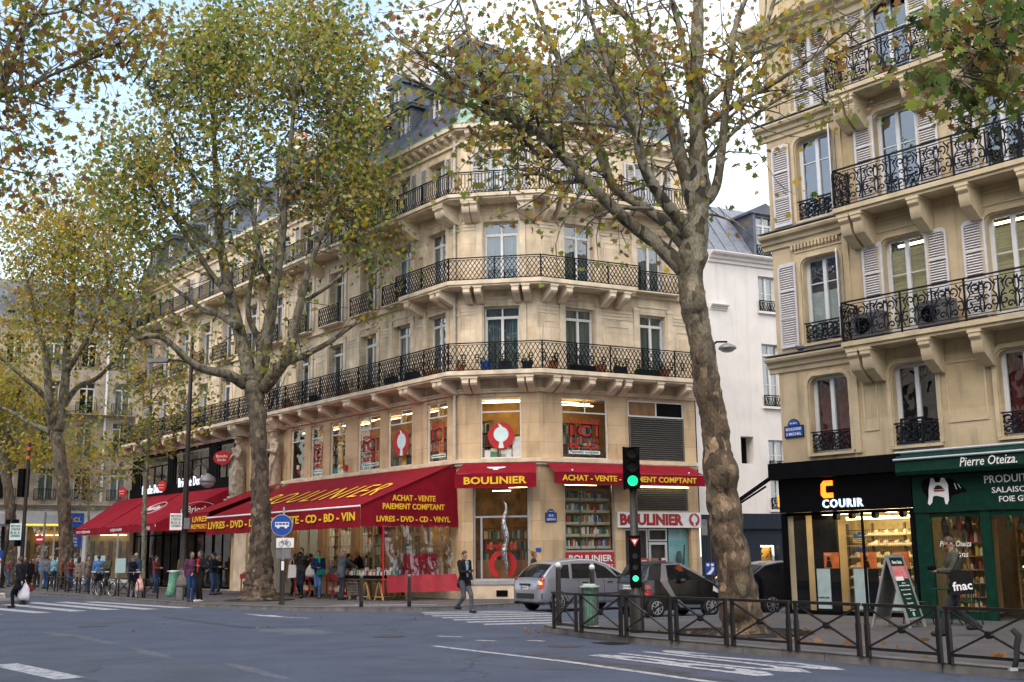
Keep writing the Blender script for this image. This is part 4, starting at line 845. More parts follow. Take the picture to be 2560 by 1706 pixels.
for s, x, ww in (('PETIT DÉJEUNER',-32.2,2.3),('DÉJEUNER',-27.0,1.7),('GOÛTER',-22.8,1.1)): text(s, ww, A5, M['white'], FB, (x,-3.05,3.23), 'lettering', .006, .003, height=.2)
def oval(root, fr, c, rx, rz, m, ring_=True, rot=0):
    b = MB(); n = 30
    for i in range(n):
        a, a2 = 2*pi*i/n, 2*pi*(i+1)/n; b.bar((rx*cos(a),0,rz*sin(a)),(rx*cos(a2),0,rz*sin(a2)),.035,.012)
    o = b.build('oval_border', M[m], None); put(o, root, fr, c, rot)
ha = atan2(2.87,2.75)
oval(A5, FB, (-20.05,-1.42,3.98), .95, .48, 'white', rot=ha); text('Brioche', 1.25, A5, M['white'], FB, (-20.06,-1.43,4.1), 'lettering', .006, .004, height=.3, rz=ha); text('Dorée', .95, A5, M['white'], FB, (-20.06,-1.43,3.78), 'lettering', .006, .004, height=.3, rz=ha)
s2 = atan2(1.76, 2.87); oo = MB()
n = 30
for i in range(n):
    a, a2 = 2*pi*i/n, 2*pi*(i+1)/n; oo.bar((1.1*cos(a),0,.62*sin(a)),(1.1*cos(a2),0,.62*sin(a2)),.05,.012)
oo.xf(Matrix.Rotation(-(pi/2-s2),4,'X')); q = oo.build('oval_border', M['white'], None); put(q, A5, FB, (-25.6,-1.55,4.36))
text('Brioche Dorée', 1.7, A5, M['white'], FB, (-25.6,-1.55,4.37), 'lettering', .006, .004, height=.5, M=Matrix.Rotation(-(pi/2-s2),4,'X'))
def wallsign(label, x, ww, z): 
    t = thing('shop_lettering', label, 'sign', FB.pt(x,-.16,z)); text('Brioche Dorée', ww, t, M['lit_white'], FB, (x,-.16,z), 'lettering', .0, .02, height=.5, space=1.1)
dm('lit_white', (.8,.85,.95), .5, emit=(.75,.85,1), es=.35)
wallsign('white lit lettering on the black cafe fascia nearest the lamp post', -24.2, 3.4, 5.75); wallsign('white lit lettering farther left along the black cafe fascia', -29.6, 3.0, 5.6)
def rsign(label, x, y, z, rx, rz):
    t = thing('hanging_sign', label, 'sign', FB.pt(x,y,z)); b = MB(); b.prism([(rx*cos(2*pi*k/24), rz*sin(2*pi*k/24)) for k in range(24)], 'y', -.04, .04); q = b.build('sign_board', M['red'], t); q.rotation_euler.z = FB.a + R(40)
    text('Brioche', rx*1.2, t, M['white'], FB, (x,y-.06,z+rz*.22), 'lettering', .01, .003, rz=R(40)); text('Dorée', rx*.9, t, M['white'], FB, (x,y-.06,z-rz*.3), 'lettering', .01, .003, rz=R(40))
    b = MB(); b.bar((0,.04,0),(0,.5,0),.03); q = b.build('bracket', M['iron'], t); q.rotation_euler.z = FB.a
rsign('oval red hanging sign beside the left caryatid', -19.5, -.55, 6.64, .5, .36); rsign('round red hanging sign at the far left end of the cafe fascia', -33.3, -.5, 5.62, .26, .30); rsign('round red hanging sign between the two lit cafe letterings', -27.3, -.5, 5.65, .26, .30)
SV = thing('shop_sign', 'grey white notice board reading service continu by the cafe door', 'sign', FB.pt(-16.2,-.1,2.0)); b = MB(); b.box(-1.0,1.0,0,.05,-.55,.6); q = b.build('sign_board', M['cyan_white'], SV); q.rotation_euler.z = FB.a
for i, s in enumerate(('SERVICE CONTINU', 'NON STOP SERVICE')): text(s, 1.6, SV, M['grey_metal'], FB, (-16.2,-.115,2.2-.32*i), 'lettering', .012, .003)
# portal with dark arched door
b = MB(); b.box(-17.3,-15.2,.55,.6,.1,7.0); b.build('portal_door', M['black'], CB, fr=FB)
b = MB(); pts = [(-17.3,5.2)]+[(-16.25-1.05*cos(a), 6.0+.9*sin(a)) for a in [pi*i/12 for i in range(13)]]+[(-15.2,5.2),(-15.2,7.05),(-17.3,7.05)]; b.prism(pts, 'y', .02, .3); b.build('arch', M['trim'], CB, fr=FB)
for u, v in ((-18.9,-17.4),(-15.1,-13.5)):
    MB().box(u,v,-.7,-.003,4.1,4.55).build('pedestal', M['trim'], CB, fr=FB); MB().prism([(-.003,8.1),(-.8,8.1),(-.78,7.95),(-.5,7.6),(-.003,7.55)], 'x', u+.3, v-.3).build('capital', M['trim'], CB, fr=FB); MB().box(u+.1,v-.1,-.12,-.003,.1,4.1).build('pier', M['trim'], CB, fr=FB)
# ------------------------------------------------------------------ right-hand building
RB = thing('apartment_building', 'yellowish stone apartment building with white shutters above the shoe shop and delicatessen', 'building', FR.pt(-3.2,0))
RX = [-1.72, .62, 3.25, 5.9, 8.5]
FLZ = [6.64, 9.91, 12.95, 16.0]
w = MB()
ops = [(x-.56,x+.56,4.08,6.0) for x in RX]
for z in FLZ[:3]: ops += [(x-.56,x+.56,(z+.25 if i == 0 else z+.02),z+2.47) for i, x in enumerate(RX)]
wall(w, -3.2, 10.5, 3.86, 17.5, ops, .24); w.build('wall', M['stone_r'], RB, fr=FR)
SFR = Frame(FR.pt(-3.2,0), SD)            # side wall along the street
w = MB(); 
w.quad((-3.2,.0,0),(-3.0,0,0),(-3.0,0,3.86),(-3.2,0,3.86)); w.build('wall', M['stone_r'], RB, fr=FR)
w = MB(); p = [FR.pt(-3.2,0), FR.pt(-3.2,0)+SD*16, FR.pt(10.5,0)+SD*16, FR.pt(10.5,0)]; r = RB.location
for a, b in zip(p, p[1:]): w.quad((*(a-r).xy,0),(*(b-r).xy,0),(*(b-r).xy,17.5),(*(a-r).xy,17.5))
w.add([(*(a-r).xy, 17.49) for a in p], [(0,1,2,3)]); w.build('side_wall', M['stone_r'], RB)
MB().quad((-3.1,.9,3.9),(10.4,.9,3.9),(10.4,.9,17.4),(-3.1,.9,17.4)).build('inner_rooms', M['room'], RB, fr=FR)
def rounded_frame(b, x, z0, z1, hw, t=.10, d=.05, r_=.22):
    # fills the square corners of the opening so that it reads as rounded
    for s in (-1, 1):
        pts = [(x+s*hw, z1), (x+s*(hw-r_), z1)] + [(x+s*(hw-r_+r_*sin(a)), z1-r_+r_*cos(a)) for a in [pi/2*i/6 for i in range(1,7)]]
        b.prism(pts if s > 0 else pts[::-1], 'y', -.002, .2)
        b.box(x+s*(hw+t/2+.03)-t/2, x+s*(hw+t/2+.03)+t/2, -d, -.002, z0, z1-.1)
    b.box(x-hw-.03+.1, x+hw+.03-.1, -d, -.002, z1+.03, z1+.03+t)
    for s in (-1, 1):
        p0 = [(x+s*(hw+.03-r_+(r_)*sin(a)), z1+.03-r_+(r_)*cos(a)) for a in [pi/2*i/6 for i in range(7)]]; p1 = [(x+s*(hw+.03-r_+(r_+t)*sin(a)), z1+.03-r_+(r_+t)*cos(a)) for a in [pi/2*i/6 for i in range(6,-1,-1)]]
        b.prism(p0+p1, 'y', -d+.002, -.002)
b = MB()
for i, x in enumerate(RX):
    rounded_frame(b, x, 4.08, 6.0, .56)
    for z in FLZ[:3]: rounded_frame(b, x, z+.25 if i == 0 else z+.02, z+2.47, .56, t=.08)
    # recessed panels on the piers
for x0, x1 in ((-.85,-.25),(1.35,2.5),(4.0,5.1),(6.7,7.8)):
    for z0, z1 in ((4.5,5.9),):
        for (u0,u1,v0,v1) in ((x0+.1,x1-.1,z1-.04,z1),(x0+.1,x1-.1,z0,z0+.04),(x0+.1,x0+.14,z0+.04,z1-.04),(x1-.14,x1-.1,z0+.04,z1-.04)): b.box(u0,u1,-.025,-.003,v0,v1)
for z in FLZ[:3]:                          # lintel panels
    for i, x in enumerate(RX):
        for (u0,u1,v0,v1) in ((x-.75,x+.75,z+2.98,z+3.02),(x-.75,x+.75,z+2.68,z+2.72),(x-.75,x-.71,z+2.72,z+2.98),(x+.71,x+.75,z+2.72,z+2.98)): b.box(u0,u1,-.025,-.003,v0,v1)
for z0, z1 in ((4.0,6.3),(6.7,9.5),(9.95,12.6),(13,15.6)): b.box(-1.02,-.86,-.06,-.003,z0,z1)
for i in range(14): b.box(-2.55+.105*i, -2.55+.105*i+.055, -.09, -.003, 9.42, 9.54)
b.box(-2.62,-1.05,-.06,-.003,9.545,9.6)
b.build('moulding', M['trim_r'], RB, fr=FR)
CORN = [(0,-.38),(-.05,-.36),(-.06,-.25),(-.12,-.22),(-.14,-.12),(-.24,-.08),(-.27,-.02),(-.27,.02),(0,.06)]
for z in (6.60, 9.92, 12.95):
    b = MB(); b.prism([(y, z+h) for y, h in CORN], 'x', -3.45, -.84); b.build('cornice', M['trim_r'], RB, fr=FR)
    b = MB(); b.prism([(y*1.0, z+h) for y, h in CORN], 'x', -.2, 6); o = b.build('cornice', M['trim_r'], RB); 
    put(o, RB, Frame(FR.pt(-3.2,0)+SD*6, -SD), (0,0,0))
    b = MB(); b.box(-3.45,-.84,-.29,-.003,z+.061,z+.085); b.build('lead_flashing', M['zinc'], RB, fr=FR)
b = MB(); b.prism([(y*2.2, 15.75+h*1.4) for y, h in CORN], 'x', -3.7, 10.5); b.build('cornice', M['trim_r'], RB, fr=FR)
b = MB(); b.prism([(y*2.2, 15.75+h*1.4) for y, h in CORN], 'x', -.2, 6); put(b.build('cornice', M['trim_r'], RB), RB, Frame(FR.pt(-3.2,0)+SD*6, -SD), (0,0,0))
CR2 = corbel_mesh(.26,.66,.78,1).mesh('corbel', M['trim_r'])
for z in (6.43, 9.80, 12.84):
    b = MB(); b.box(-.80,10.4,-.72,-.003,z+.08,z+.19); b.box(-.76,10.4,-.66,-.004,z,z+.08); b.build('balcony_slab', M['trim_r'], RB, fr=FR)
    for x in (-.55,-.2,1.33,2.55,3.95,5.1,6.6,7.7): obj('corbel', CR2, RB, FR, (x,-.004,z))
g = MB(); ornate(g, -.76, 10.3, 0, 1.0, 0); ORN = g.mesh('railing', M['iron_r'])
g = MB(); ornate(g, 0, .66, 0, 1.0, 0, .66); ORS = g.mesh('railing', M['iron_r'])
for z in (6.62, 9.99, 13.03): obj('railing', ORN, RB, FR, (0,-.66,z)); obj('railing', ORS, RB, FR, (-.76,-.66,z), R(90))
g = MB(); ornate(g, -.6, .6, 0, .52, 0, .55); ORW = g.mesh('railing', M['iron_r'])
for i, x in enumerate(RX): obj('railing', ORW, RB, FR, (x,.02,4.1)); 
for z in FLZ[:2]: obj('railing', ORW, RB, FR, (RX[0],.02,z+.27))
[MB().box(x-.66,x+.66,-.09,-.003,4.0,4.07).build('window_sill', M['trim_r'], RB, fr=FR) for x in RX]; [MB().box(RX[0]-.62,RX[0]+.62,-.07,-.003,z+.18,z+.24).build('window_sill', M['trim_r'], RB, fr=FR) for z in FLZ[:3]]
dm('winframe_r', (.62,.64,.66), .45, var=.04); dm('frosted', (.42,.46,.46), .6); dm('blind', (.58,.50,.30), .7, var=.2, scale=1, stretch=(1,1,30)); dm('curtain_red', (.22,.02,.025), .9, var=.4, scale=3, stretch=(8,8,.3))
for i, x in enumerate(RX):
    o = window(RB, FR, (x,.18,4.08), 1.12, 1.92, mats=('winframe_r','glass'), curtain='curtain_red' if i in (0,2,3) else None)
    for k, z in enumerate(FLZ[:3]):
        lo = .25 if i == 0 else .02
        o = window(RB, FR, (x,.18,z+lo), 1.12, 2.47-lo, mats=('winframe_r','glass'), low=.0 if i == 0 else .18)
        b = MB(); b.box(-.5,.5,.005,.03,1.55,1.575); q = b.build('glazing_bar', M['winframe_r']); q.parent = o
        if k == 0 and i > 0: q = MB().quad((-.5,.1,.2),(.5,.1,.2),(.5,.1,2.2),(-.5,.1,2.2)).build('blind', M['blind']); q.parent = o
        if k == 0 and i == 0: q = MB().quad((-.5,.08,.1),(.5,.08,.1),(.5,.08,1.35),(-.5,.08,1.35)).build('frosted_film', M['frosted']); q.parent = o
        if k == 1 and i == 3: q = MB().quad((-.5,.1,.2),(.5,.1,.2),(.5,.1,2.2),(-.5,.1,2.2)).build('curtain', M['curtain']); q.parent = o
for x in (.9, 3.3, 5.9):
    b = MB(); b.box(x-.7,x+.5,.5,.55,9.0,9.05); b.build('ceiling_lamp', M['tube_light'], RB, fr=FR)
S1 = shutter_mesh(.56, 2.25, .14).mesh('shutter', M['shutter'])
b = MB(); b.join(shutter_mesh(.56, 2.25, .14), Matrix.Scale(-1, 4, (1,0,0))); S2 = b.mesh('shutter', M['shutter'])
for k, z in enumerate(FLZ[:3]):
    for i, x in enumerate(RX):
        zz = z + (.22 if i == 0 else .2)
        if k == 2 and i == 0:             # closed pair
            obj('shutter', S1, RB, FR, (x-.28,.05,zz)); obj('shutter', S2, RB, FR, (x+.28,.05,zz)); continue
        obj('shutter', S1, RB, FR, (x-.86+(.03 if i else -.17),-.06,zz)); 
        if i == 0: obj('shutter', S2, RB, FR, (x+.56+.12*cos(R(50)),-.02-.22,zz), R(-62))
        else: obj('shutter', S2, RB, FR, (x+.86,-.06,zz))
# shop fronts
SH1 = thing('shoe_shop', 'black shoe shop front with lit orange and white sign at the street corner', 'shop front', FR.pt(-1.5,0))
def sp(b, name, m, root, fr=None): o = b.build(name, M[m] if isinstance(m, str) else m, None); put(o, root, fr or FR, (0,0,0)); return o
b = MB(); b.box(-3.28,.44,-.16,-.004,2.62,3.44); sp(b, 'fascia', 'black_gloss', SH1)
b = MB(); b.box(-3.36,.40,-.46,-.004,3.45,3.86); sp(b, 'awning_cassette', 'black', SH1)
b = MB(); b.box(-3.30,-3.17,-.1,-.004,.1,2.61); b.box(.32,.44,-.1,-.004,.1,2.61); b.box(-3.17,.32,-.06,.02,2.54,2.61); b.box(-3.17,.32,-.06,.02,.1,.22); b.box(-1.02,-.97,-.04,.01,.22,2.54); sp(b, 'frame', 'black', SH1)
b = MB(); b.quad((-3.17,-.01,.22),(.32,-.01,.22),(.32,-.01,2.54),(-3.17,-.01,2.54)); sp(b, 'pane', 'glass_shop', SH1)
dm('orange_lit', (.9,.2,.02), .5, emit=(1,.16,.01), es=1.6); dm('blue_lit', (.7,.8,1), .5, emit=(.62,.78,1), es=.5)
b = MB(); c = [(-1.98,3.28),(-1.90,3.36),(-1.66,3.36),(-1.66,3.24),(-1.85,3.24),(-1.87,3.21),(-1.87,3.09),(-1.84,3.06),(-1.66,3.06),(-1.66,2.94),(-1.92,2.94),(-1.99,3.02)]
b.prism(c, 'y', -.20, -.161); sp(b, 'logo', 'orange_lit', SH1)
text('COURIR', 1.14, SH1, M['blue_lit'], FR, (-1.40,-.18,2.80), 'lettering', .018, .02, height=.21, space=1.2)
# folded awning arm sticking out at the corner
b = MB(); b.bar((-3.35,-.4,3.5),(-4.0,-.9,2.95),.07,.1); b.bar((-3.45,-.45,3.3),(-4.0,-.9,2.86),.05); sp(b, 'awning_arm', 'black', SH1); b = MB(); b.box(-4.08,-3.94,-.95,-.85,2.62,2.86); sp(b, 'arm_tip', 'black', SH1)
b = MB(); b.box(-3.34,-3.31,-.14,-.04,2.78,3.06); sp(b, 'side_sign', 'orange_lit', SH1) 
# shop interior
dm('cream_wall', (.50,.42,.22), .9); dm('shop_floor', (.16,.14,.12), .5); dm('mesh_grey', (.09,.085,.07), .5)
b = MB(); b.quad((-3.1,2.3,.1),(.4,2.3,.1),(.4,2.3,2.9),(-3.1,2.3,2.9)); b.quad((.38,0,.1),(.38,3.2,.1),(.38,3.2,2.9),(.38,0,2.9)); b.quad((-3.1,.0,2.62),(.4,.0,2.62),(.4,3.2,2.9),(-3.1,3.2,2.9)); sp(b, 'interior_wall', 'cream_wall', SH1)
b = MB(); b.quad((-3.1,0,.13),(.4,0,.13),(.4,3.2,.13),(-3.1,3.2,.13)); sp(b, 'interior_floor', 'shop_floor', SH1)
b = MB(); b.box(-3.1,-2.3,.8,.9,.13,2.75); b.box(-3.1,-3.05,.05,.8,.13,2.6); sp(b, 'dark_partition', 'black', SH1)
FRK = Frame(FR.pt(-1.05,0), -RD)
b = MB()
for i in range(34): b.box(-1.62+i*.06,-1.615+i*.06,1.95,1.96,.4,2.2)
for z in (.5,.78,1.06,1.34,1.62,1.9,2.18): b.box(-1.62,.36,1.93,1.97,z-.01,z+.01)
for x in (-1.66,-.92,.0): b.box(x-.02,x+.02,1.9,1.98,.2,2.35)
sp(b, 'wire_rack', 'mesh_grey', SH1, FRK)
b = MB()
for x in (-2.4,-1.9,-1.3,-.6,.0): b.box(x-.11,x+.11,.5,.72,2.56,2.59)
b.box(-2.3,-.5,1.3,1.36,2.44,2.5); sp(b, 'ceiling_lamp', 'warm_light', SH1)
b = MB()
for x in (-2.0,-1.55,-.9,-.15): b.box(x-.06,x+.06,.34,.5,2.42,2.56)
sp(b, 'spot_lamp', 'black', SH1)
# trainers: one mesh, many copies
sm = [mat('shoe_upper', (.62,.58,.46), .7), mat('shoe_sole', (.70,.68,.60), .6), mat('shoe_stripe', (.03,.04,.08), .6), mat('shoe_pink', (.60,.36,.30), .7), mat('shoe_dark', (.04,.045,.05), .6), mat('shoe_red', (.45,.05,.04), .6)]
def shoe(u, st):
    b = MB(); prof = [(-.14,.03),(-.14,.12),(-.10,.125),(-.03,.085),(.06,.055),(.125,.035),(.14,.02)]
    b.prism([(-.145,.0),(.145,.0),(.15,.025),(-.148,.03)], 'y', -.05, .05, 1); b.prism([(-.14,.03),(.145,.025)]+prof[::-1][1:], 'y', -.042, .042, 0)
    for k in range(3): b.prism([(-.06+k*.035,.03),(-.045+k*.035,.03),(-.01+k*.03,.085-k*.012),(-.03+k*.03,.09-k*.012)], 'y', -.046, .046, 2)
    return b.mesh('trainer', [u, sm[1], st])
SHM = [shoe(sm[0],sm[2]), shoe(sm[0],sm[5]), shoe(sm[3],sm[4]), shoe(sm[4],sm[1]), shoe(sm[1],sm[0])]
rnd = random.Random(5); SHL = ['cream trainer with dark stripes on the wire rack', 'cream trainer with red stripes on the wire rack', 'pink trainer on the wire rack', 'dark trainer on the wire rack', 'plain off white trainer on the wire rack']
for r_, z in enumerate((2.06,1.80,1.5,1.24,.98,.72)):
    for c_ in range(7):
        x = -1.42+c_*.285
        if r_ < 2 and c_ < 2: continue
        k = rnd.choice((0,0,0,1,2,3,4,4)); o = obj('trainer', SHM[k], None, FRK, (x,1.86,z), R(rnd.uniform(155,205))); tag(o, SHL[k], 'shoe', 'trainers on the shop rack')
b = MB(); sp(b.box(-1.62,.36,1.8,1.92,2.03,2.05).box(-1.62,.36,1.8,1.92,1.77,1.79).box(-1.62,.36,1.8,1.92,1.47,1.49).box(-1.62,.36,1.8,1.92,1.21,1.23).box(-1.62,.36,1.8,1.92,.95,.97).box(-1.62,.36,1.8,1.92,.69,.71), 'shelf', 'cream_wall', SH1, FRK)
AD = thing('wall_sign', 'blue trefoil sign with lowercase lettering on the shoe rack', 'sign', FRK.pt(-1.2,1.85,1.9))
b = MB()
for a in (-38, 0, 38): 
    P = [(.075*sin(2*pi*k/16), .13+.15*cos(2*pi*k/16)) for k in range(16)]; ca, sa = cos(R(a)), sin(R(a)); b.prism([(-1.22+p[0]*ca+p[1]*sa, 1.86-p[0]*sa+p[1]*ca) for p in P], 'y', 1.80+.002*a/38, 1.815+.002*a/38)
sp(b, 'emblem', 'blue_sign', AD, FRK); b = MB(); [b.box(-1.42,-1.02,1.79,1.797,1.86+k*.045,1.88+k*.045) for k in range(3)]; sp(b, 'stripes', 'cream_wall', AD, FRK)
text('adidas', .44, AD, M['blue_sign'], FRK, (-1.22,1.80,1.70), 'lettering', .02, .006)
dm('poster_orange', (.75,.17,.02), .6, var=.25, scale=4); dm('pale_panel', (.48,.60,.60), .5, var=.06)
for k, x in enumerate((-2.24,-1.18,-.32)):
    t = thing('display_stand', ('leftmost','middle','rightmost')[k] + ' pale and black display stand under an orange poster in the shoe shop', 'display stand', FR.pt(x,.3,.13))
    b = MB(); b.box(x-.34,x+.04,.28,.30,.25,1.22); sp(b, 'pale_panel', 'pale_panel', t); b = MB(); b.box(x+.05,x+.33,.29,.31,.25,1.22); sp(b, 'black_panel', 'black', t); b = MB(); b.box(x-.12,x+.30,.30,.32,1.23,1.62); sp(b, 'poster', 'poster_orange', t)
    b = MB(); b.sphere((x+.02,.29,1.47),.045,1,.2,1); b.prism([(x-.06,1.25),(x+.12,1.25),(x+.08,1.41),(x-.02,1.42)], 'y', .29, .297); sp(b, 'poster_figure', 'black', t); text('Timberland', .2, t, M['white'], FR, (x,.294,1.57), 'lettering', .01, .002)
text('COURIR.COM', .34, SH1, M['black'], FR, (-2.43,.27,.52), 'lettering', .02, .002)
# delicatessen
SH2 = thing('delicatessen', 'dark green delicatessen shop front with pig emblem and white lettering', 'shop front', FR.pt(2,0))
b = MB(); b.box(.46,10,-.14,-.004,2.50,3.32); sp(b, 'fascia', 'green_dark', SH2)
b = MB(); b.prism([(-.55,3.42),(-.52,3.72),(-.4,3.86),(-.004,3.86),(-.004,3.34),(-.5,3.34)], 'x', .30, 10); sp(b, 'awning_cassette', 'green_dark', SH2)
b = MB(); b.tube([(.28,-.56,3.70),(10,-.56,3.70)], .03, 8); b.tube([(.26,-.42,3.87),(10,-.42,3.87)], .035, 8); sp(b, 'metal_rail', 'alu', SH2)
b = MB(); b.box(.46,.82,-.10,-.004,.1,2.49); b.box(2.02,2.24,-.10,-.004,.1,2.49); b.box(.82,2.02,-.06,.02,2.38,2.49); b.box(.82,2.02,-.06,.02,.1,.3); b.box(2.24,10,-.08,.02,2.36,2.49); b.box(3.7,3.85,-.1,-.004,.1,2.36); b.box(6.0,6.2,-.1,-.004,.1,2.36); sp(b, 'frame', 'green_dark', SH2)
b = MB(); b.quad((.82,-.01,.3),(2.02,-.01,.3),(2.02,-.01,2.38),(.82,-.01,2.38)); b.quad((2.24,-.01,.12),(10,-.01,.12),(10,-.01,2.36),(2.24,-.01,2.36)); sp(b, 'pane', 'glass_shop', SH2)
text('Pierre Oteiza.', 1.3, SH2, M['white'], FR, (2.55,-.56,3.55), 'lettering', .004, .004, shear=.25, height=.2)
for s, x, z, ww, hh in (('PRODUITS DU PAYS',3.25,3.16,2.05,.17),('SALAISONS ARTISANALES',3.55,2.92,2.35,.125),('FOIE GRAS',2.95,2.72,.85,.125)): text(s, ww, SH2, M['white'], FR, (x,-.15,z), 'lettering', .008, .004, height=hh)
pig = [(.72,2.98),(.70,3.12),(.76,3.23),(.92,3.27),(1.15,3.25),(1.32,3.25),(1.48,3.2),(1.62,3.1),(1.75,3.0),(1.8,2.93),(1.77,2.90),(1.68,2.91),(1.6,2.88),(1.5,2.87),(1.42,2.84),(1.38,2.72),(1.32,2.64),(1.26,2.66),(1.24,2.8),(1.05,2.86),(.98,2.84),(.95,2.70),(.87,2.64),(.82,2.68),(.85,2.82),(.78,2.9)]
b = MB(); b.prism(pig, 'y', -.148, -.141); sp(b, 'pig_emblem', 'black', SH2)
b = MB(); b.prism([(.95,3.265),(1.28,3.252),(1.36,3.1),(1.36,2.75),(1.31,2.65),(1.265,2.67),(1.245,2.81),(1.05,2.865),(.975,2.845),(.945,2.71),(.88,2.65),(.835,2.69),(.87,2.85),(.88,3.0)], 'y', -.153, -.149); sp(b, 'pig_patch', 'white', SH2)
b = MB(); b.prism([(1.02,3.27),(1.2,3.26),(1.17,3.16),(1.06,3.16)], 'y', -.156, -.154); sp(b, 'pig_spot', 'black', SH2); b = MB(); b.prism([(1.0,3.0),(1.06,3.08),(1.12,3.1),(1.2,3.07),(1.26,3.0)], 'y', -.156, -.154); sp(b, 'crest', 'green_dark', SH2); b = MB(); b.prism([(1.0,2.99),(1.28,2.99),(1.26,2.95),(1.02,2.95)], 'y', -.157, -.154); sp(b, 'crest_ribbon', 'red', SH2)
b = MB(); b.bar((1.52,-.15,3.12),(1.56,-.15,2.98),.012); b.bar((1.6,-.15,3.1),(1.66,-.15,3.0),.012); sp(b, 'pig_ear_line', 'white', SH2)
text('Pierre Oteiza', .75, SH2, M['white'], FR, (1.35,-.02,1.78), 'window_lettering', .004, .002, shear=.3, height=.13); text('30 ans', .5, SH2, M['white'], FR, (1.4,-.02,1.55), 'window_lettering', .004, .002, shear=.3)
b = MB(); b.quad((.5,2.2,.1),(10,2.2,.1),(10,2.2,2.7),(.5,2.2,2.7)); b.quad((.5,0,2.6),(10,0,2.6),(10,2.2,2.6),(.5,2.2,2.6)); sp(b, 'interior_wall', mat('deli_wall', (.20,.13,.05), .9), SH2)
jars = [mat('jar_'+n, c, .3, var=.2) for n, c in (('red',(.28,.04,.03)),('amber',(.40,.20,.03)),('green',(.05,.10,.03)),('dark',(.03,.02,.015)),('cream',(.50,.42,.28)),('yellow',(.50,.36,.05)))]
rnd = random.Random(11); b = MB(); k = MB()
for (x0, x1, y) in ((.85,2.0,.35),(2.3,3.65,.9),(3.9,6,.9),(6.2,9,.9)):
    for r_ in range(7):
        z = .3+r_*.30; b.box(x0,x1,y,y+.3,z-.012,z+.012); x = x0+.05
        while x < x1-.08:
            h = rnd.uniform(.10,.25); rr = rnd.uniform(.03,.05); k.lathe([(rr,0),(rr,h*.75),(rr*.5,h*.85),(rr*.5,h)], 6, (x+rr, y+.1, z+.013), rnd.randrange(6)); x += rr*2+.012
    for xx in (x0, (x0+x1)/2, x1): b.box(xx-.015,xx+.015,y+.003,y+.297,.25,2.3)
sp(b, 'shelf', 'brown_wood', SH2); sp(k, 'jars', jars, SH2)
b = MB()
for i in range(16):
    x = .95+i*.3+rnd.uniform(-.08,.08)
    if 1.95 < x < 2.3: continue
    b.tube([(x,.3,2.45),(x,.3,2.40),(x,.3,2.2),(x,.3,2.05)], [.02,.05,.09,.05], 7, rnd.randrange(5))
sp(b, 'hanging_hams', jars, SH2)
b = MB(); [b.box(x-.25,x+.25,.55,.6,2.55,2.59) for x in (1.4,2.9,4.6,6.5)]; sp(b, 'ceiling_lamp', 'warm_light', SH2)
b = MB(); b.box(2.6,3.3,.5,.55,1.25,1.28); b.box(2.6,3.3,.5,.55,.95,.98); sp(b, 'fridge_light', mat('fridge_lit', (.6,.8,.5), .5, emit=(.5,1,.35), es=3), SH2)
plate('blue enamel BOULEVARD ST MICHEL street plate on the right hand building corner', FR, -2.80, -.04, 4.68, .58, .30, ['BOULEVARD','S MICHEL'], '6e Arrt')
# ------------------------------------------------------------------ white building along the side street
dm('pale_zinc', (.20,.22,.26), .5, var=.15)
WB = thing('apartment_building', 'plain white rendered building with grey slate roof in the side street', 'building', FS.pt(7.05,0))
def wp(b, name, m, at_=(0,0,0)): o = b.build(name, M[m], None); put(o, WB, FS, at_); return o
wo = [(10.5,11.4,11.6,13.1),(10.5,11.4,7.6,10.2),(10.6,11.5,4.9,6.2),(10.6,11.5,3.4,4.6),(9.2,9.85,5.2,6.3,.5),(9.95,10.85,.9,1.95,.3),(13.6,14.5,11.6,13.1),(13.6,14.5,7.6,10.2)]
b = MB(); wall(b, 7.05, 26, 3.15, 13.8, wo[:5]+wo[6:], .22); wp(b, 'wall', 'render_white')
b = MB(); wall(b, 7.05, 26, 0, 3.15, [wo[5]], .3); wp(b, 'shop_base', 'dark_blue')
b = MB(); b.box(8.7,26,-.12,-.003,2.6,3.2); wp(b, 'shop_fascia', 'dark_blue')
b = MB(); b.quad((7.05,.4,13.8),(7.05,10,13.8),(7.05,10,0),(7.05,.4,0)); b.quad((7.05,.0,13.8),(7.05,0,15.9),(7.05,6,17.5),(7.05,6,13.8)); b.quad((26,0,0),(26,10,0),(26,10,16),(26,0,16)); b.box(7.05,8.0,.3,.7,13.8,16.2); wp(b, 'gable', 'render_white')
b = MB(); b.prism([(y*1.5, 13.85+h*1.1) for y, h in CORN], 'x', 7.95, 26); b.prism([(y*.8, 11.65+h*.6) for y, h in CORN], 'x', 7.95, 8.8); wp(b, 'cornice', 'render_white')
b = MB(); b.quad((8.0,.0,13.95),(26,.0,13.95),(26,2.0,16.6),(8.0,2.0,16.6)); b.quad((8,2.0,16.6),(26,2.0,16.6),(26,8,17.4),(8,8,17.4)); [b.bar((x,-.01,13.96),(x,1.99,16.62),.05,.05) for x in [8.4+.6*i for i in range(28)] if not 10.2 < x < 11.9]; wp(b, 'roof', 'pale_zinc')
b = MB(); b.box(10.35,10.5,-.05,2.0,13.96,15.8); b.box(11.5,11.65,-.05,2.0,13.96,15.8); b.prism([(10.2,15.8),(11.8,15.8),(11.8,15.9),(11.0,16.3),(10.2,15.9)], 'y', -.15, 2.4); wp(b, 'dormer', 'zinc')
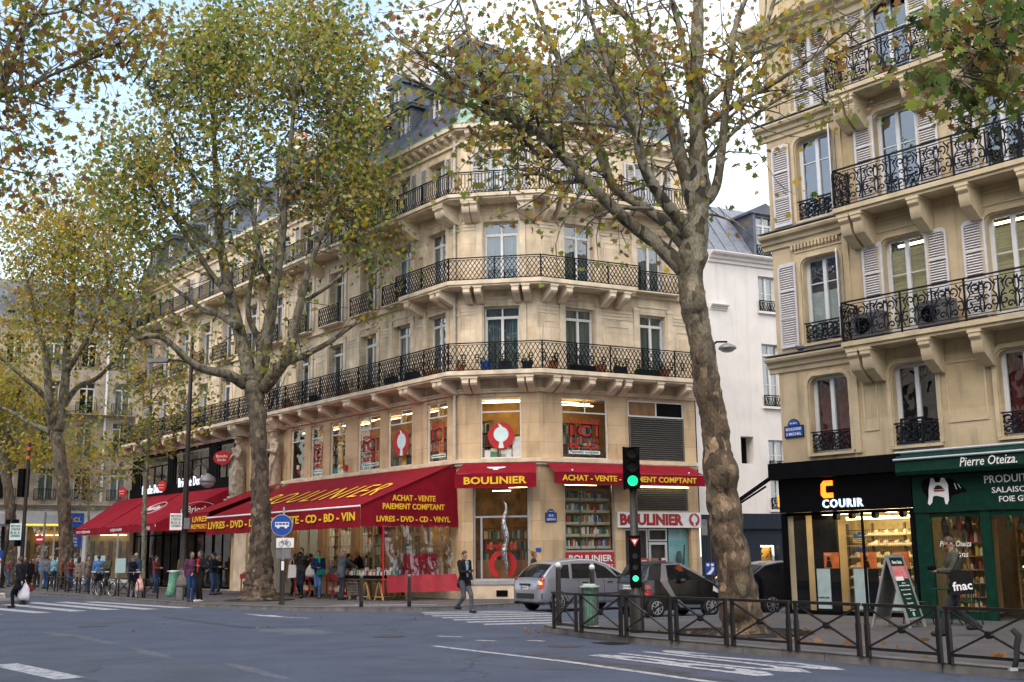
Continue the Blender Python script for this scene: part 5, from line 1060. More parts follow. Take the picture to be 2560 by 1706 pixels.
for (x, z, w_, h) in ((10.95,11.6,.9,1.5),(10.95,7.6,.9,2.6),(11.05,4.9,.9,1.3),(11.05,3.4,.9,1.2),(11.0,14.0,1.0,1.8),(14.05,11.6,.9,1.5),(14.05,7.6,.9,2.6)): 
    window(WB, FS, (x,.14,z), w_, h, trans=.45 if h > 1.6 else 0, curtain='curtain', muntin=1 if h < 1.6 else 2)
    b = MB(); picket(b, x-w_/2, x+w_/2, z-.02, z+.45, -.05); wp(b, 'railing', 'iron'); b = MB(); b.box(x-w_/2-.1,x+w_/2+.1,-.12,-.003,z-.12,z-.03); wp(b, 'window_sill', 'render_white')
MB().quad((7.1,.9,3.2),(25.9,.9,3.2),(25.9,.9,13.7),(7.1,.9,13.7)).build('inner_rooms', M['room'], WB, fr=FS)
b = MB(); b.box(9.9,10.9,.5,.6,.8,2.1); wp(b, 'lit_window_back', 'warm_wall'); rnd = random.Random(4); b = MB()
for i in range(26): x, z = rnd.uniform(10,10.8), rnd.uniform(.95,1.9); b.bar((x,.4,z),(x+rnd.uniform(-.2,.2),.38,z+rnd.uniform(-.15,.15)),.03)
wp(b, 'window_goods', 'black'); b = MB(); b.box(10.1,10.7,.2,.25,1.9,1.94); wp(b, 'window_lamp', 'warm_light')
b = MB(); b.box(8.3,8.75,3.0,3.7,16.5,18.0); b.box(8.9,9.3,3.0,3.7,16.5,17.6); wp(b, 'chimney', 'chimney'); b = MB(); [b.lathe([(.1,0),(.09,.5),(.12,.52)], 8, (x,3.3,18.0)) for x in (8.42,8.62)]; wp(b, 'chimney_pot', 'zinc')
# ------------------------------------------------------------------ far building across the next street
PF = ray(250,1262); PF = V((0,0,H)) + PF*80; FF = Frame(PF, SD)
FBD = thing('apartment_building', 'grey limestone building with bank shop at street level beyond the cafe', 'building', FF.pt(0,0))
def fp(b, name, m): o = b.build(name, M[m] if isinstance(m, str) else m, None); put(o, FBD, FF, (0,0,0)); return o
fx = [-18.5,-16,-13.6,-11.1,-8.6,-6.2,-3.65,-1.3,1.1,3.4]; fo = []
for x in fx:
    for z0, h in ((5.8,2.2),(8.9,2.4),(11.9,2.2),(15.2,2.0)): fo.append((x-.55,x+.55,z0,z0+h))
b = MB(); wall(b, -20, 5, 5.5, 18.2, fo, .25); fp(b, 'wall', 'stone_far')
b = MB(); wall(b, -20, 5, 0, 5.5, [(-4.7,-1.0,.3,4.1,.4),(-.8,3.5,.3,4.1,.4),(-9.5,-5.6,.3,4.1,.4),(-15,-10.5,.3,4.1,.4)], .3); fp(b, 'shop_base', 'render_white')
b = MB(); b.prism([(y*1.6, 5.45+h) for y, h in CORN], 'x', -20, 5); b.prism([(y*1.6, 18.2+h) for y, h in CORN], 'x', -20, 5); b.prism([(y*2, 11.75+h*.6) for y, h in CORN], 'x', -20, 5); fp(b, 'cornice', 'stone_far')
b = MB(); b.quad((-20,.0,18.3),(5,.0,18.3),(5,2,21.5),(-20,2,21.5)); b.quad((-20,2,21.5),(5,2,21.5),(5,10,22),(-20,10,22)); fp(b, 'roof', 'zinc')
MB().quad((-19.9,.9,.2),(4.9,.9,.2),(4.9,.9,18),(-19.9,.9,18)).build('inner_rooms', M['room'], FBD, fr=FF)
b = MB(); b.quad((-20,0,0),(-20,14,0),(-20,14,20),(-20,0,20)); b.quad((5,0,0),(5,14,0),(5,14,20),(5,0,20)); fp(b, 'side_wall', 'stone_far')
for i, x in enumerate(fx):
    for z0, h in ((5.8,2.2),(8.9,2.4),(11.9,2.2),(15.2,2.0)):
        window(FBD, FF, (x,.2,z0), 1.1, h, trans=.45, curtain='curtain' if (i+int(z0)) % 2 else None)
        b = MB(); picket(b, x-.7, x+.7, z0-.03, z0+.75, -.12, .16); fp(b, 'railing', 'iron')
[fp(MB().box(x-.6,x+.6,.05,1.2,18.9,20.4), 'dormer', 'zinc') for x in fx]
for (x0, x1) in ((-4.7,-1.0),(-.8,3.5),(-9.5,-5.6),(-15,-10.5)): shopwin(FBD, FF, x0, x1, .3, 4.1, .2, muls=((x0+x1)/2,), fm='alu', t=.12, gm='glass')
b = MB(); b.box(-4.75,-1.0,-.25,-.01,4.15,4.85); b.box(-9.5,-5.6,-.25,-.01,4.15,4.85); fp(b, 'fascia', 'alu'); b = MB(); b.box(-4.75,-1,-.26,-.02,4.06,4.14); fp(b, 'fascia_light', mat('amber_lit', (.8,.4,.05), .5, emit=(1,.5,.05), es=1))
b = MB(); b.quad((-4.7,.7,.3),(-1,.7,.3),(-1,.7,4.1),(-4.7,.7,4.1)); b.quad((-.8,.7,.3),(3.5,.7,.3),(3.5,.7,4.1),(-.8,.7,4.1)); fp(b, 'shop_back_wall', 'warm_wall'); b = MB(); [b.box(-4.6+i*.6,-4.3+i*.6,.6,.65,1.2,3.0) for i in range(14)]; fp(b, 'shop_panels', 'brown_wood'); b = MB(); b.box(-4.0,-2.2,.5,.55,3.4,3.43); b.box(.2,2.0,.5,.55,3.4,3.43); fp(b, 'shop_lamp', mat('soft_lamp', (1,.9,.75), .5, emit=(1,.85,.65), es=3))
for i, (x, z) in enumerate(((-3.9,1.3),(-2.6,1.4),(-1.6,1.3),(.2,1.5),(1.6,1.3),(2.6,1.6))): fp(MB().box(x-.35,x+.35,.12,.15,z-.5,z+.5), 'window_poster', 'cyan_white')
LC = thing('bank_sign', 'blue bank sign with three yellow letters on the far building', 'sign', FF.pt(-1.5,-.3,4.4)); b = MB(); b.box(-.6,.45,-.06,.06,-.5,.5); q = b.build('sign_board', M['blue_sign'], LC); q.rotation_euler.z = FF.a; text('LCL', .7, LC, M['yellow'], FF, (-1.55,-.38,4.45), 'lettering', .02, .004)
L2 = thing('bank_poster', 'blue poster in the bank window beside the plane trunk', 'sign', FF.pt(-1.7,-.02,3.1)); b = MB(); b.box(-.75,.6,0,.05,-.55,.5); q = b.build('poster_board', M['blue_sign'], L2); q.rotation_euler.z = FF.a
for i, s in enumerate(('ICI','ACCUEIL','POUR','ETUDIANTS')): text(s, .8, L2, M['white'], FF, (-1.75,-.05,3.4-.23*i), 'lettering', .01, .003, height=.13)
b = MB(); b.box(-6.6,-5.9,-.3,-.2,1.5,2.4); q = b.build('bank_plate', M['blue_sign'], None, fr=FF); tag(q, 'blue bank plate at the far left edge of the ground floor', 'sign')
b = MB(); b.tube([(.0,-.1,5.7),(0,-.1,18)], .08, 6); fp(b, 'drainpipe', 'white')
# a further terrace of houses behind the trees at the left, down the boulevard
F3_ = Frame(KL[0] and (-62,100), (-BD.x,-BD.y)); TB = thing('apartment_building', 'distant boulevard terrace seen between the trees at the far left', 'building', F3_.pt(0,0))
b = MB(); fo = [(x-.6,x+.6,z,z+2.2) for x in [-40+3*i for i in range(13)] for z in (5.8,9,12.2,15.2)]; wall(b, -42, -.5, 0, 18, fo, .25); o = b.build('wall', M['stone_far'], TB, fr=F3_)
MB().quad((-42,.6,0),(-.5,.6,0),(-.5,.6,18),(-42,.6,18)).build('inner_rooms', M['room'], TB, fr=F3_)
b = MB(); b.quad((-42,-.1,18.1),(-.5,-.1,18.1),(-.5,2,21),(-42,2,21)); b.build('roof', M['zinc'], TB, fr=F3_)
b = MB(); b.quad((-.5,0,0),(-.5,12,0),(-.5,12,19),(-.5,0,19)); b.build('side_wall', M['stone_far'], TB, fr=F3_)

# terrace on the near side of the boulevard, behind the viewer: it shades the street and shows in the glass
OF = Frame(K1 + NB*34, BD); OB = thing('apartment_building', 'stone terrace on the opposite side of the boulevard behind the viewer', 'building', OF.pt(0,0))
b = MB(); fo = [(x-.6,x+.6,z,z+2.3) for x in [-58+3*i for i in range(40)] for z in (5.5,8.9,12.2,15.3)]; wall(b, -60, 62, 0, 18, fo, .3); b.build('wall', M['stone_far'], OB, fr=OF)
b = MB(); b.quad((-60,.7,0),(62,.7,0),(62,.7,18),(-60,.7,18)); b.build('inner_rooms', M['room'], OB, fr=OF)
b = MB(); b.quad((-60,-.2,18),(62,-.2,18),(62,2,21.5),(-60,2,21.5)); b.quad((-60,2,21.5),(62,2,21.5),(62,12,21.5),(-60,12,21.5)); b.build('roof', M['slate'], OB, fr=OF)
b = MB(); b.box(-60,62,-.06,-.003,3.6,4.2); b.build('fascia', M['black'], OB, fr=OF)
# ------------------------------------------------------------------ trees
import numpy as np
from mathutils import noise
def bark(name, pale, olive, brown, low, zlow, zhigh):
    m = bpy.data.materials.new(name); m.use_nodes = True; n = m.node_tree; b = n.nodes['Principled BSDF']; b.inputs['Roughness'].default_value = .9
    g = n.nodes.new('ShaderNodeNewGeometry'); sp = n.nodes.new('ShaderNodeSeparateXYZ'); n.links.new(g.outputs['Position'], sp.inputs[0])
    mp = n.nodes.new('ShaderNodeMapping'); mp.inputs['Scale'].default_value = (1,1,.55); n.links.new(g.outputs['Position'], mp.inputs[0])
    def nz(s, d=4):
        z = n.nodes.new('ShaderNodeTexNoise'); z.inputs['Scale'].default_value = s; z.inputs['Detail'].default_value = d; n.links.new(mp.outputs[0], z.inputs['Vector']); return z
    def ramp(src, a, c):
        r = n.nodes.new('ShaderNodeMapRange'); r.inputs[1].default_value = a; r.inputs[2].default_value = c; n.links.new(src, r.inputs[0]); return r.outputs[0]
    def mix(f, a, c):
        x = n.nodes.new('ShaderNodeMix'); x.data_type = 'RGBA'; n.links.new(f, x.inputs['Factor'])
        for k, v in (('A', a), ('B', c)):
            if isinstance(v, tuple): x.inputs[k].default_value = (*v, 1)
            else: n.links.new(v, x.inputs[k])
        return x.outputs['Result']
    z2 = nz(5.5, 5); z3 = nz(26, 8)
    zd = nz(4, 3); ad = n.nodes.new('ShaderNodeMix'); ad.data_type = 'RGBA'; ad.blend_type = 'ADD'; ad.inputs['Factor'].default_value = .22
    n.links.new(mp.outputs[0], ad.inputs['A']); n.links.new(zd.outputs['Color'], ad.inputs['B'])
    vo = n.nodes.new('ShaderNodeTexVoronoi'); vo.inputs['Scale'].default_value = 7.5; n.links.new(ad.outputs['Result'], vo.inputs['Vector'])
    sc2 = n.nodes.new('ShaderNodeSeparateColor'); n.links.new(vo.outputs['Color'], sc2.inputs[0])
    def steps(cs):
        r = n.nodes.new('ShaderNodeValToRGB'); r.color_ramp.interpolation = 'CONSTANT'; e = r.color_ramp.elements
        while len(e) < len(cs): e.new(.5)
        for q, (p, c_) in zip(e, cs): q.position = p; q.color = (*c_, 1)
        n.links.new(sc2.outputs[0], r.inputs[0]); return r.outputs[0]
    k = lambda c_, f: tuple(min(1, x*f) for x in c_)
    up = steps([(0, pale), (.30, k(pale,.82)), (.52, olive), (.72, k(olive,.65)), (.86, brown), (.93, k(pale,1.15))])
    lo = steps([(0, low), (.25, k(low,.62)), (.48, k(low,.85)), (.66, k(low,.42)), (.80, k(low,1.7)), (.90, olive), (.96, k(low,2.3))])
    lo = mix(ramp(z2.outputs['Fac'], .52, .80), lo, k(low,.5))
    c = mix(ramp(sp.outputs['Z'], zlow, zhigh), lo, up)
    dk = n.nodes.new('ShaderNodeMix'); dk.data_type = 'RGBA'; dk.blend_type = 'MULTIPLY'; dk.inputs['Factor'].default_value = 1; n.links.new(c, dk.inputs['A']); n.links.new(ramp(z3.outputs['Fac'], .25, .6), dk.inputs['B'])
    vv = n.nodes.new('ShaderNodeValue'); vv.outputs[0].default_value = .55; c = mix(vv.outputs[0], c, dk.outputs['Result'])
    n.links.new(c, b.inputs['Base Color'])
    bn = n.nodes.new('ShaderNodeBump'); bn.inputs['Strength'].default_value = .7; bn.inputs['Distance'].default_value = .04; n.links.new(z3.outputs['Fac'], bn.inputs['Height']); n.links.new(bn.outputs[0], b.inputs['Normal'])
    return m
BARK1 = bark('plane_bark', (.27,.25,.18), (.14,.125,.075), (.05,.042,.032), (.15,.105,.065), 4.5, 8.5)
BARK2 = bark('plane_bark', (.21,.19,.13), (.12,.105,.065), (.05,.042,.03), (.115,.085,.06), 5.0, 9.5)
BARKY = bark('young_bark', (.24,.24,.17), (.17,.17,.12), (.10,.09,.07), (.22,.21,.15), 0, 1)
def leafmat(name, c, tr=.48):
    m = bpy.data.materials.new(name); m.use_nodes = True; n = m.node_tree; b = n.nodes['Principled BSDF']; o = n.nodes['Material Output']
    b.inputs['Roughness'].default_value = .55; b.inputs['Specular IOR Level'].default_value = .3
    g = n.nodes.new('ShaderNodeNewGeometry'); z = n.nodes.new('ShaderNodeTexNoise'); z.inputs['Scale'].default_value = 3; n.links.new(g.outputs['Position'], z.inputs['Vector'])
    x = n.nodes.new('ShaderNodeMix'); x.data_type = 'RGBA'; x.inputs['A'].default_value = (*[v*.6 for v in c], 1); x.inputs['B'].default_value = (*[min(1, v*1.35) for v in c], 1)
    n.links.new(z.outputs['Fac'], x.inputs['Factor']); n.links.new(x.outputs['Result'], b.inputs['Base Color'])
    t = n.nodes.new('ShaderNodeBsdfTranslucent'); n.links.new(x.outputs['Result'], t.inputs[0]); ms = n.nodes.new('ShaderNodeMixShader'); ms.inputs[0].default_value = tr
    n.links.new(b.outputs[0], ms.inputs[1]); n.links.new(t.outputs[0], ms.inputs[2]); n.links.new(ms.outputs[0], o.inputs[0]); return m
LM = {k: leafmat('leaf_'+k, c) for k, c in dict(green=(.10,.17,.035), bright=(.26,.33,.045), olive=(.27,.265,.056), khaki=(.38,.345,.11), brown=(.24,.13,.045), rust=(.30,.13,.025), gold=(.50,.34,.035), dark=(.04,.07,.022), dry=(.33,.18,.085)).items()}
# palmate leaf outline
_o = [(0,0),(.10,-.04),(.34,-.16),(.26,.10),(.52,.22),(.27,.36),(.30,.62),(.13,.55),(0,.95),(-.13,.55),(-.30,.62),(-.27,.36),(-.52,.22),(-.26,.10),(-.34,-.16),(-.10,-.04)]
LEAF = np.array([(x, y, -.25*abs(x)-.12*y*y) for x, y in _o])
_s = [(0,0),(.42,.05),(.30,.5),(0,.95),(-.30,.5),(-.42,.05)]
LEAFS = np.array([(x, y, -.25*abs(x)-.12*y*y) for x, y in _s])
def leaves_mesh(name, pos, size, cols, mats, seed, tmpl=LEAF, droop=.5):
    rg = np.random.default_rng(seed); N = len(pos); k = len(tmpl)
    a = rg.uniform(0, 2*pi, N); nrm = rg.normal(size=(N,3)); nrm[:,2] = nrm[:,2]*.7+.5; nrm /= np.linalg.norm(nrm, axis=1)[:,None]
    t = np.stack([np.cos(a), np.sin(a), -droop*np.ones(N)+rg.normal(0,.35,N)], 1); t -= nrm*(t*nrm).sum(1)[:,None]; t /= np.linalg.norm(t, axis=1)[:,None]; u = np.cross(t, nrm)
    s = size*rg.uniform(.6,1.25,N)
    v = pos[:,None,:] + s[:,None,None]*(tmpl[None,:,0,None]*u[:,None,:]+tmpl[None,:,1,None]*t[:,None,:]+tmpl[None,:,2,None]*nrm[:,None,:])
    me = bpy.data.meshes.new(name); me.vertices.add(N*k); me.vertices.foreach_set('co', v.reshape(-1).astype(np.float32))
    me.loops.add(N*k); me.loops.foreach_set('vertex_index', np.arange(N*k, dtype=np.int32)); me.polygons.add(N)
    me.polygons.foreach_set('loop_start', np.arange(0, N*k, k, dtype=np.int32)); 
    for m in mats: me.materials.append(m)
    me.polygons.foreach_set('material_index', np.asarray(cols, dtype=np.int32)); me.update(calc_edges=True); return me
def lumpy(b, pts, rad, n=14, amp=.08, sub=4, seed=0, freq=2.2):
    P = []; Rr = []
    for i in range(len(pts)-1):            # Catmull-Rom
        p0, p1, p2, p3 = pts[max(i-1,0)], pts[i], pts[i+1], pts[min(i+2,len(pts)-1)]
        for j in range(sub):
            t = j/sub; P.append(.5*((2*p1)+(p2-p0)*t+(2*p0-5*p1+4*p2-p3)*t*t+(3*p1-p0-3*p2+p3)*t**3)); Rr.append(rad[i]+(rad[i+1]-rad[i])*t)
    P.append(pts[-1]); Rr.append(rad[-1]); k = len(b.v); b.tube(P, Rr, n)
    for i, p in enumerate(P):
        for j in range(n):
            q = V(b.v[k+i*n+j]); d = q-p; f = 1+amp*noise.noise(q*freq+V((seed,0,0)))*1.3+amp*.9*noise.noise(q*freq*3.3)+amp*.5*noise.noise(q*freq*8); b.v[k+i*n+j] = tuple(p+d*f)
    return P, Rr
def limb(px, depth, mul=D):                # display-pixel polyline -> world points and radii
    pts = []; rr = []
    for i, q in enumerate(px):
        Y = depth + (q[3] if len(q) > 3 else 0); pts.append(at(q[0]*mul, q[1]*mul, Y)); rr.append(q[2]*mul*Y/FPX/2*.9)
    return pts, rr
def tree(label, limbs, depth, barkm, clusters, leaf, palette, nleaf, seed, twigs=1.0, mul=D, trunk_amp=.1, tmpl=LEAF, group='plane trees along the boulevard', base=None, minz=2.6, burls=(), sprays=1.0, spread=.45, zs=0):
    rnd = random.Random(seed); rg = np.random.default_rng(seed)
    b = MB(); allp = []
    for i, l in enumerate(limbs):
        pts, rr = limb(l, depth, mul)
        P, Rr = lumpy(b, pts, rr, 30 if i == 0 else 10, trunk_amp if i == 0 else .08, 14 if i == 0 else 5, seed*7+i)
        if i: allp += [(p, r_, (P[min(k+1,len(P)-1)]-P[max(k-1,0)]).normalized()) for k, (p, r_) in enumerate(zip(P, Rr))]
    for (bx, by, br) in burls:             # swellings pushed out of the trunk surface
        c_ = at(bx*mul, by*mul, depth-.33); r0 = br*mul*depth/FPX; 
        for i, v in enumerate(b.v):
            q = V(v)-c_; w_ = math.exp(-(q.length/(r0*1.25))**2)
            if w_ > .02: b.v[i] = tuple(V(v)+(q+V((0,-r0*.9,0))).normalized()*w_*r0*.75)
    root = thing('plane_tree', label, 'tree', base or limb(limbs[0][:1], depth, mul)[0][0], group=group)
    C = []; W = []
    tw = MB()
    for p, r_, d in allp:                  # sprays of twigs growing off the limbs
        for _ in range(2):
            if rnd.random() > .55*sprays*(1 if p.z > zs else .13): continue
            v = V((rnd.gauss(0,1), rnd.gauss(0,1), rnd.gauss(.35,.8))).normalized(); v = (v+d*.5).normalized(); ln = rnd.uniform(.7,2.0)*twigs
            q = [p]; 
            for k in range(3): v = (v+V((rnd.gauss(0,.3),rnd.gauss(0,.3),rnd.gauss(.02,.3)))).normalized(); q.append(q[-1]+v*ln/3)
            r0 = min(r_*.5, .035); tw.tube(q, [r0, r0*.7, r0*.45, r0*.2], 4, cap=False)
            for k in (1,2,3):
                if rnd.random() < .8:
                    e = (V((rnd.gauss(0,1),rnd.gauss(0,1),rnd.gauss(0,1)))).normalized()*rnd.uniform(.25,.7)*twigs; tw.tube([q[k], q[k]+e*.5+V((0,0,-.03)), q[k]+e], [r0*.4,r0*.3,r0*.15], 3, cap=False); C.append(q[k]+e); W.append(1.0)
            C.append(q[-1]); W.append(1)
    LIMBS = [p for p, r_, d in allp]
    for (cx, cy, rx, ry, dz, rz_, cnt) in clusters:   # crown volume
        for _ in range(cnt):
            a, e = rnd.uniform(0, 2*pi), rnd.uniform(-1, 1); rr = rnd.random()**.42; s = sqrt(1-e*e)
            w_ = 1+.28*noise.noise(V((cos(a)*s*2.3, sin(a)*s*2.3, e*2.3+seed)))
            Y = depth + dz + rz_*s*sin(a)*rr; p = at((cx+rx*rr*w_*s*cos(a))*mul, (cy+ry*rr*w_*e)*mul, Y)
            if p.z < minz: continue
            C.append(p); W.append(1)
            if rnd.random() < .35 and LIMBS:
                q = min(rnd.sample(LIMBS, min(30, len(LIMBS))), key=lambda t: (t-p).length)
                if (q-p).length < 3.5*twigs: m_ = (p+q)/2+V((rnd.gauss(0,.15),rnd.gauss(0,.15),-.1)); tw.tube([q,m_,p], [.022,.014,.006], 3, cap=False)
    b.join(tw); o = b.build('trunk', barkm, None, True); o.parent = root; o.location = -root.location
    n = len(C); per = np.maximum(1, rg.poisson(nleaf/n, n)); idx = np.repeat(np.arange(n), per)
    pos = np.array([tuple(c) for c in C])[idx] + rg.normal(0, spread, (len(idx),3))*np.array([1,1,.8])*min(1.3, twigs)
    names = list(palette); pr = np.array([palette[k] for k in names], float); pr /= pr.sum()
    cl = rg.choice(len(names), n, p=pr)[idx]; own = rg.choice(len(names), len(idx), p=pr); cols = np.where(rg.random(len(idx)) < .75, cl, own)
    me = leaves_mesh('crown', pos, leaf, cols, [LM[k] for k in names], seed, tmpl)
    c = bpy.data.objects.new('crown', me); col.objects.link(c); c.parent = root; c.location = -root.location
    return root
# the big plane at the right
T1 = tree('big leaning plane tree with burly trunk and few brown leaves behind the railing', [
  [(1705,1462,140),(1703,1440,108),(1690,1340,90),(1672,1220,82),(1655,1100,76),(1640,980,71),(1622,860,67),(1605,760,64),(1590,680,68),(1588,600,74),(1600,520,61),(1606,440,58),(1603,330,48),(1600,200,40),(1602,90,34),(1606,-40,28),(1610,-160,18)],
  [(1575,625,46),(1520,570,38),(1450,515,34),(1390,460,31,-.3),(1335,405,29,-.5),(1285,350,27,-.8),(1240,305,26,-1),(1200,290,24,-1.2),(1150,250,22,-1.4),(1090,205,18,-1.6),(1020,165,14,-1.8),(950,110,9,-2)],
  [(1590,585,38),(1530,515,32,.3),(1470,470,28,.5),(1410,430,25,.8),(1375,340,26,1),(1340,265,22,1.1),(1290,150,18,1.3),(1240,40,13,1.5),(1215,-40,8,1.6)],
  [(1600,560,40),(1560,505,34,-.3),(1520,455,32,-.6),(1480,385,28,-.9),(1460,300,24,-1.1),(1430,240,20,-1.3),(1390,130,15,-1.5),(1350,20,10,-1.7),(1330,-60,7,-1.8)],
  [(1602,490,48),(1580,420,40),(1555,330,36,.2),(1535,250,32,.3),(1500,140,26,.5),(1455,60,20,.7),(1400,0,15,.9),(1360,-60,10,1)],
  [(1612,475,30),(1645,430,26,-.2),(1660,330,22,-.4),(1672,200,19,-.5),(1688,70,16,-.6),(1730,-40,12,-.7)],
  [(1602,260,24),(1580,160,20,.4),(1560,60,17,.6),(1530,-40,12,.8)],
  [(1606,250,22),(1660,200,18,.5),(1720,140,15,.8),(1760,60,13,1),(1790,-40,9,1.2)],
  [(1610,300,20),(1690,240,16,-.5),(1780,190,13,-.9),(1870,130,11,-1.2),(1960,60,9,-1.5),(2040,-10,6,-1.8)],
  [(1612,380,13),(1690,300,10,-.3),(1770,240,8,-.5),(1850,205,6,-.6),(1900,240,4,-.7)],
  [(1330,415,16),(1280,420,12,.3),(1240,400,10,.4),(1180,405,7,.5)], [(1290,350,14),(1240,360,10,-.6),(1190,310,8,-.7),(1130,310,6,-.8)],
  [(1500,480,12),(1430,480,8,.4),(1370,500,5,.6),(1330,540,3,.7)], [(1150,250,14),(1110,180,10,-1.5),(1080,90,8,-1.6),(1050,-10,5,-1.7)],
  [(1460,300,14),(1380,285,11,-1),(1250,280,9,-1),(1190,290,6,-1)], [(1375,340,12),(1320,300,9,1),(1250,240,8,1.2),(1150,200,6,1.3)],
  [(1210,290,18,-1.2),(1120,255,14,-1.4),(1040,230,10,-1.5),(940,180,7,-1.7)], [(1540,260,12),(1460,200,9,.4),(1400,190,7,.5)]],
  22.4, BARK1, [(1080,140,200,140,-1,2.5,140),(1330,150,210,160,0,2.8,180),(1230,310,160,90,-.5,2,46),(1500,190,120,190,0,2,80),(1680,150,150,170,0,2.2,30),(1300,400,170,80,0,1.5,24),(1100,380,90,60,0,1.5,14),(1850,90,130,110,-1,1.2,40),(930,90,110,110,-1.5,1.5,45),(1440,560,140,60,0,1.5,10)],
  .15, dict(olive=4, brown=2.4, rust=.6, green=1.2, gold=1.8, bright=1.3, khaki=1.8), 5000, 1, sprays=.62, spread=.26, trunk_amp=.15, zs=9.2, burls=((1662,1082,30),(1600,690,20),(1700,1290,16),(1712,1350,18),(1660,1310,15),(1690,1215,15),(1665,1180,13),(1700,1355,13),(1700,1150,13),(1690,1255,12),(1640,930,14),(1672,1000,14),(1640,1020,13),(1615,820,14),(1690,1400,18),(1640,880,12),(1655,1230,12)))
b = MB(); b.sphere(at(1663*D,1085*D,22.0), .09, .55, .6, 1.2, 10); o = b.build('knot_hole', mat('knot', (.03,.022,.015), .95), None, True); o.parent = T1; o.location = -T1.location
# the dense plane in front of the bookshop
S = 1/2.6133
def z7(L_): return [(x*S, 550+y*S, w_, *r_) for x, y, w_, *r_ in L_]
T2 = tree('tall dense plane tree with olive green crown in front of the bookshop awning', [
  [(648,1508,118),(648,1495,98),(648,1460,76),(650,1400,62),(652,1300,54),(650,1200,48),(646,1100,45),(642,1020,46),(634,965,54),(628,935,44),(622,905,26)],
  z7([(1640,1060,50),(1600,880,40,.3),(1560,720,36,.6),(1520,560,33,.9),(1480,380,29,1.1),(1440,150,24,1.3),(1420,-100,20,1.5),(1405,-400,16,1.7),(1390,-700,11,2),(1370,-1000,6,2.2)]),
  z7([(1690,1060,46),(1730,860,36,-.3),(1760,660,32,-.5),(1790,450,29,-.8),(1830,220,26,-1),(1850,0,23,-1.2),(1860,-200,20,-1.4),(1900,-500,15,-1.6),(1930,-900,9,-1.8)]),
  z7([(1720,1100,42),(1820,980,34,-.6),(1890,860,30,-.9),(1930,700,26,-1.1),(1960,550,23,-1.3),(2010,350,19,-1.5),(2080,150,15,-1.8),(2200,-150,9,-2)]),
  z7([(1600,1070,40),(1480,1010,26,-.6),(1330,975,22,-1),(1220,910,20,-1.3),(1140,830,18,-1.5),(1050,765,17,-1.7),(960,760,15,-1.9),(895,770,13,-2),(875,650,9,-2.1),(840,570,7,-2.2),(740,510,5,-2.3)]),
  z7([(1740,1080,30),(1850,950,22,.6),(2000,880,18,1),(2150,800,14,1.3),(2260,720,11,1.5),(2380,640,8,1.7)]),
  z7([(1560,700,26),(1430,620,19,1.2),(1330,590,15,1.6),(1180,480,11,2),(1050,380,7,2.3)]), z7([(1500,480,24),(1400,380,19,.5),(1300,230,15,.2),(1150,0,12,0),(1000,-200,8,-.2),(900,-350,5,-.4)]),
  z7([(1440,200,18),(1300,100,14,2),(1120,-50,11,2.3),(980,-100,7,2.5)]), z7([(1700,1000,26),(1690,800,20,1.2),(1620,600,16,1.6),(1650,350,12,2),(1700,100,8,2.2)]),
  z7([(1790,450,18),(1700,250,14,-1.5),(1650,-50,11,-1.8),(1620,-400,7,-2)]), z7([(1860,-100,16),(2000,-250,12,-1.6),(2150,-500,8,-1.8),(2250,-800,5,-2)]), z7([(1420,-100,16),(1250,-300,12,1),(1100,-600,8,.8),(950,-900,5,.6)]),
  z7([(1960,550,14),(2150,430,10,-1.6),(2300,300,7,-1.8),(2420,250,4,-2)])],
  43.2, BARK2, [(640,330,330,280,0,4.5,270),(340,440,140,150,-1,3,190),(880,440,110,210,0,3.2,220),(720,130,200,170,0,3.5,330),(480,170,150,160,0,3,230),(880,210,110,150,0,2.5,170),(570,60,90,110,0,2,80),(800,50,90,100,0,2,80),(640,620,260,70,0,3.5,26),(960,640,70,80,-.5,2.2,22),(390,640,110,90,-1,2.5,22),(940,790,60,40,-.5,1,6),(420,800,140,60,-1.5,2,9)],
  .19, dict(olive=3.2, khaki=3, green=2.4, brown=1.2, gold=1.2, dark=.8, bright=1.3), 25000, 2, mul=1, twigs=1.25, tmpl=LEAFS, sprays=.5, spread=.42, trunk_amp=.17, zs=14.5)
# planes further down the boulevard
T3 = tree('plane tree with yellowing crown farther along the pavement at the left', [
  [(160,1475,56),(161,1462,44),(165,1400,39),(166,1370,37),(160,1254,35),(151,1158,34),(143,1095,35),(140,1070,30)],
  z7([(370,1380,36),(410,1200,28),(430,1000,24),(440,800,20),(470,550,16),(480,300,12),(470,50,7)]), z7([(350,1380,30),(320,1180,24,-.8),(310,980,20,-1),(280,800,16,-1.2),(210,550,12,-1.5),(150,250,8,-1.8)]),
  z7([(340,1390,20),(200,1330,14,.5),(100,1270,11,.8),(0,1220,8,1)]), z7([(400,1250,20),(500,1100,15,1),(640,1030,12,1.4),(760,900,9,1.8),(850,750,6,2)]), z7([(430,1000,18),(560,800,13,-1),(640,600,10,-1.4),(720,350,6,-1.8)]), z7([(320,1180,16),(180,1050,12,-1),(60,950,9,-1.4),(-60,850,6,-1.6)])],
  67, BARK2, [(110,620,130,190,0,5,400),(240,580,120,180,0,4.5,300),(110,840,130,110,0,4,90),(270,820,110,120,0,4,80),(300,680,95,170,-1,3,160)],
  .21, dict(gold=3.6, olive=2.6, khaki=1.4, rust=1.3, green=1.4, brown=.5, bright=1.4), 14500, 3, mul=1, twigs=1.8, tmpl=LEAFS, sprays=.5, spread=.5, zs=13)
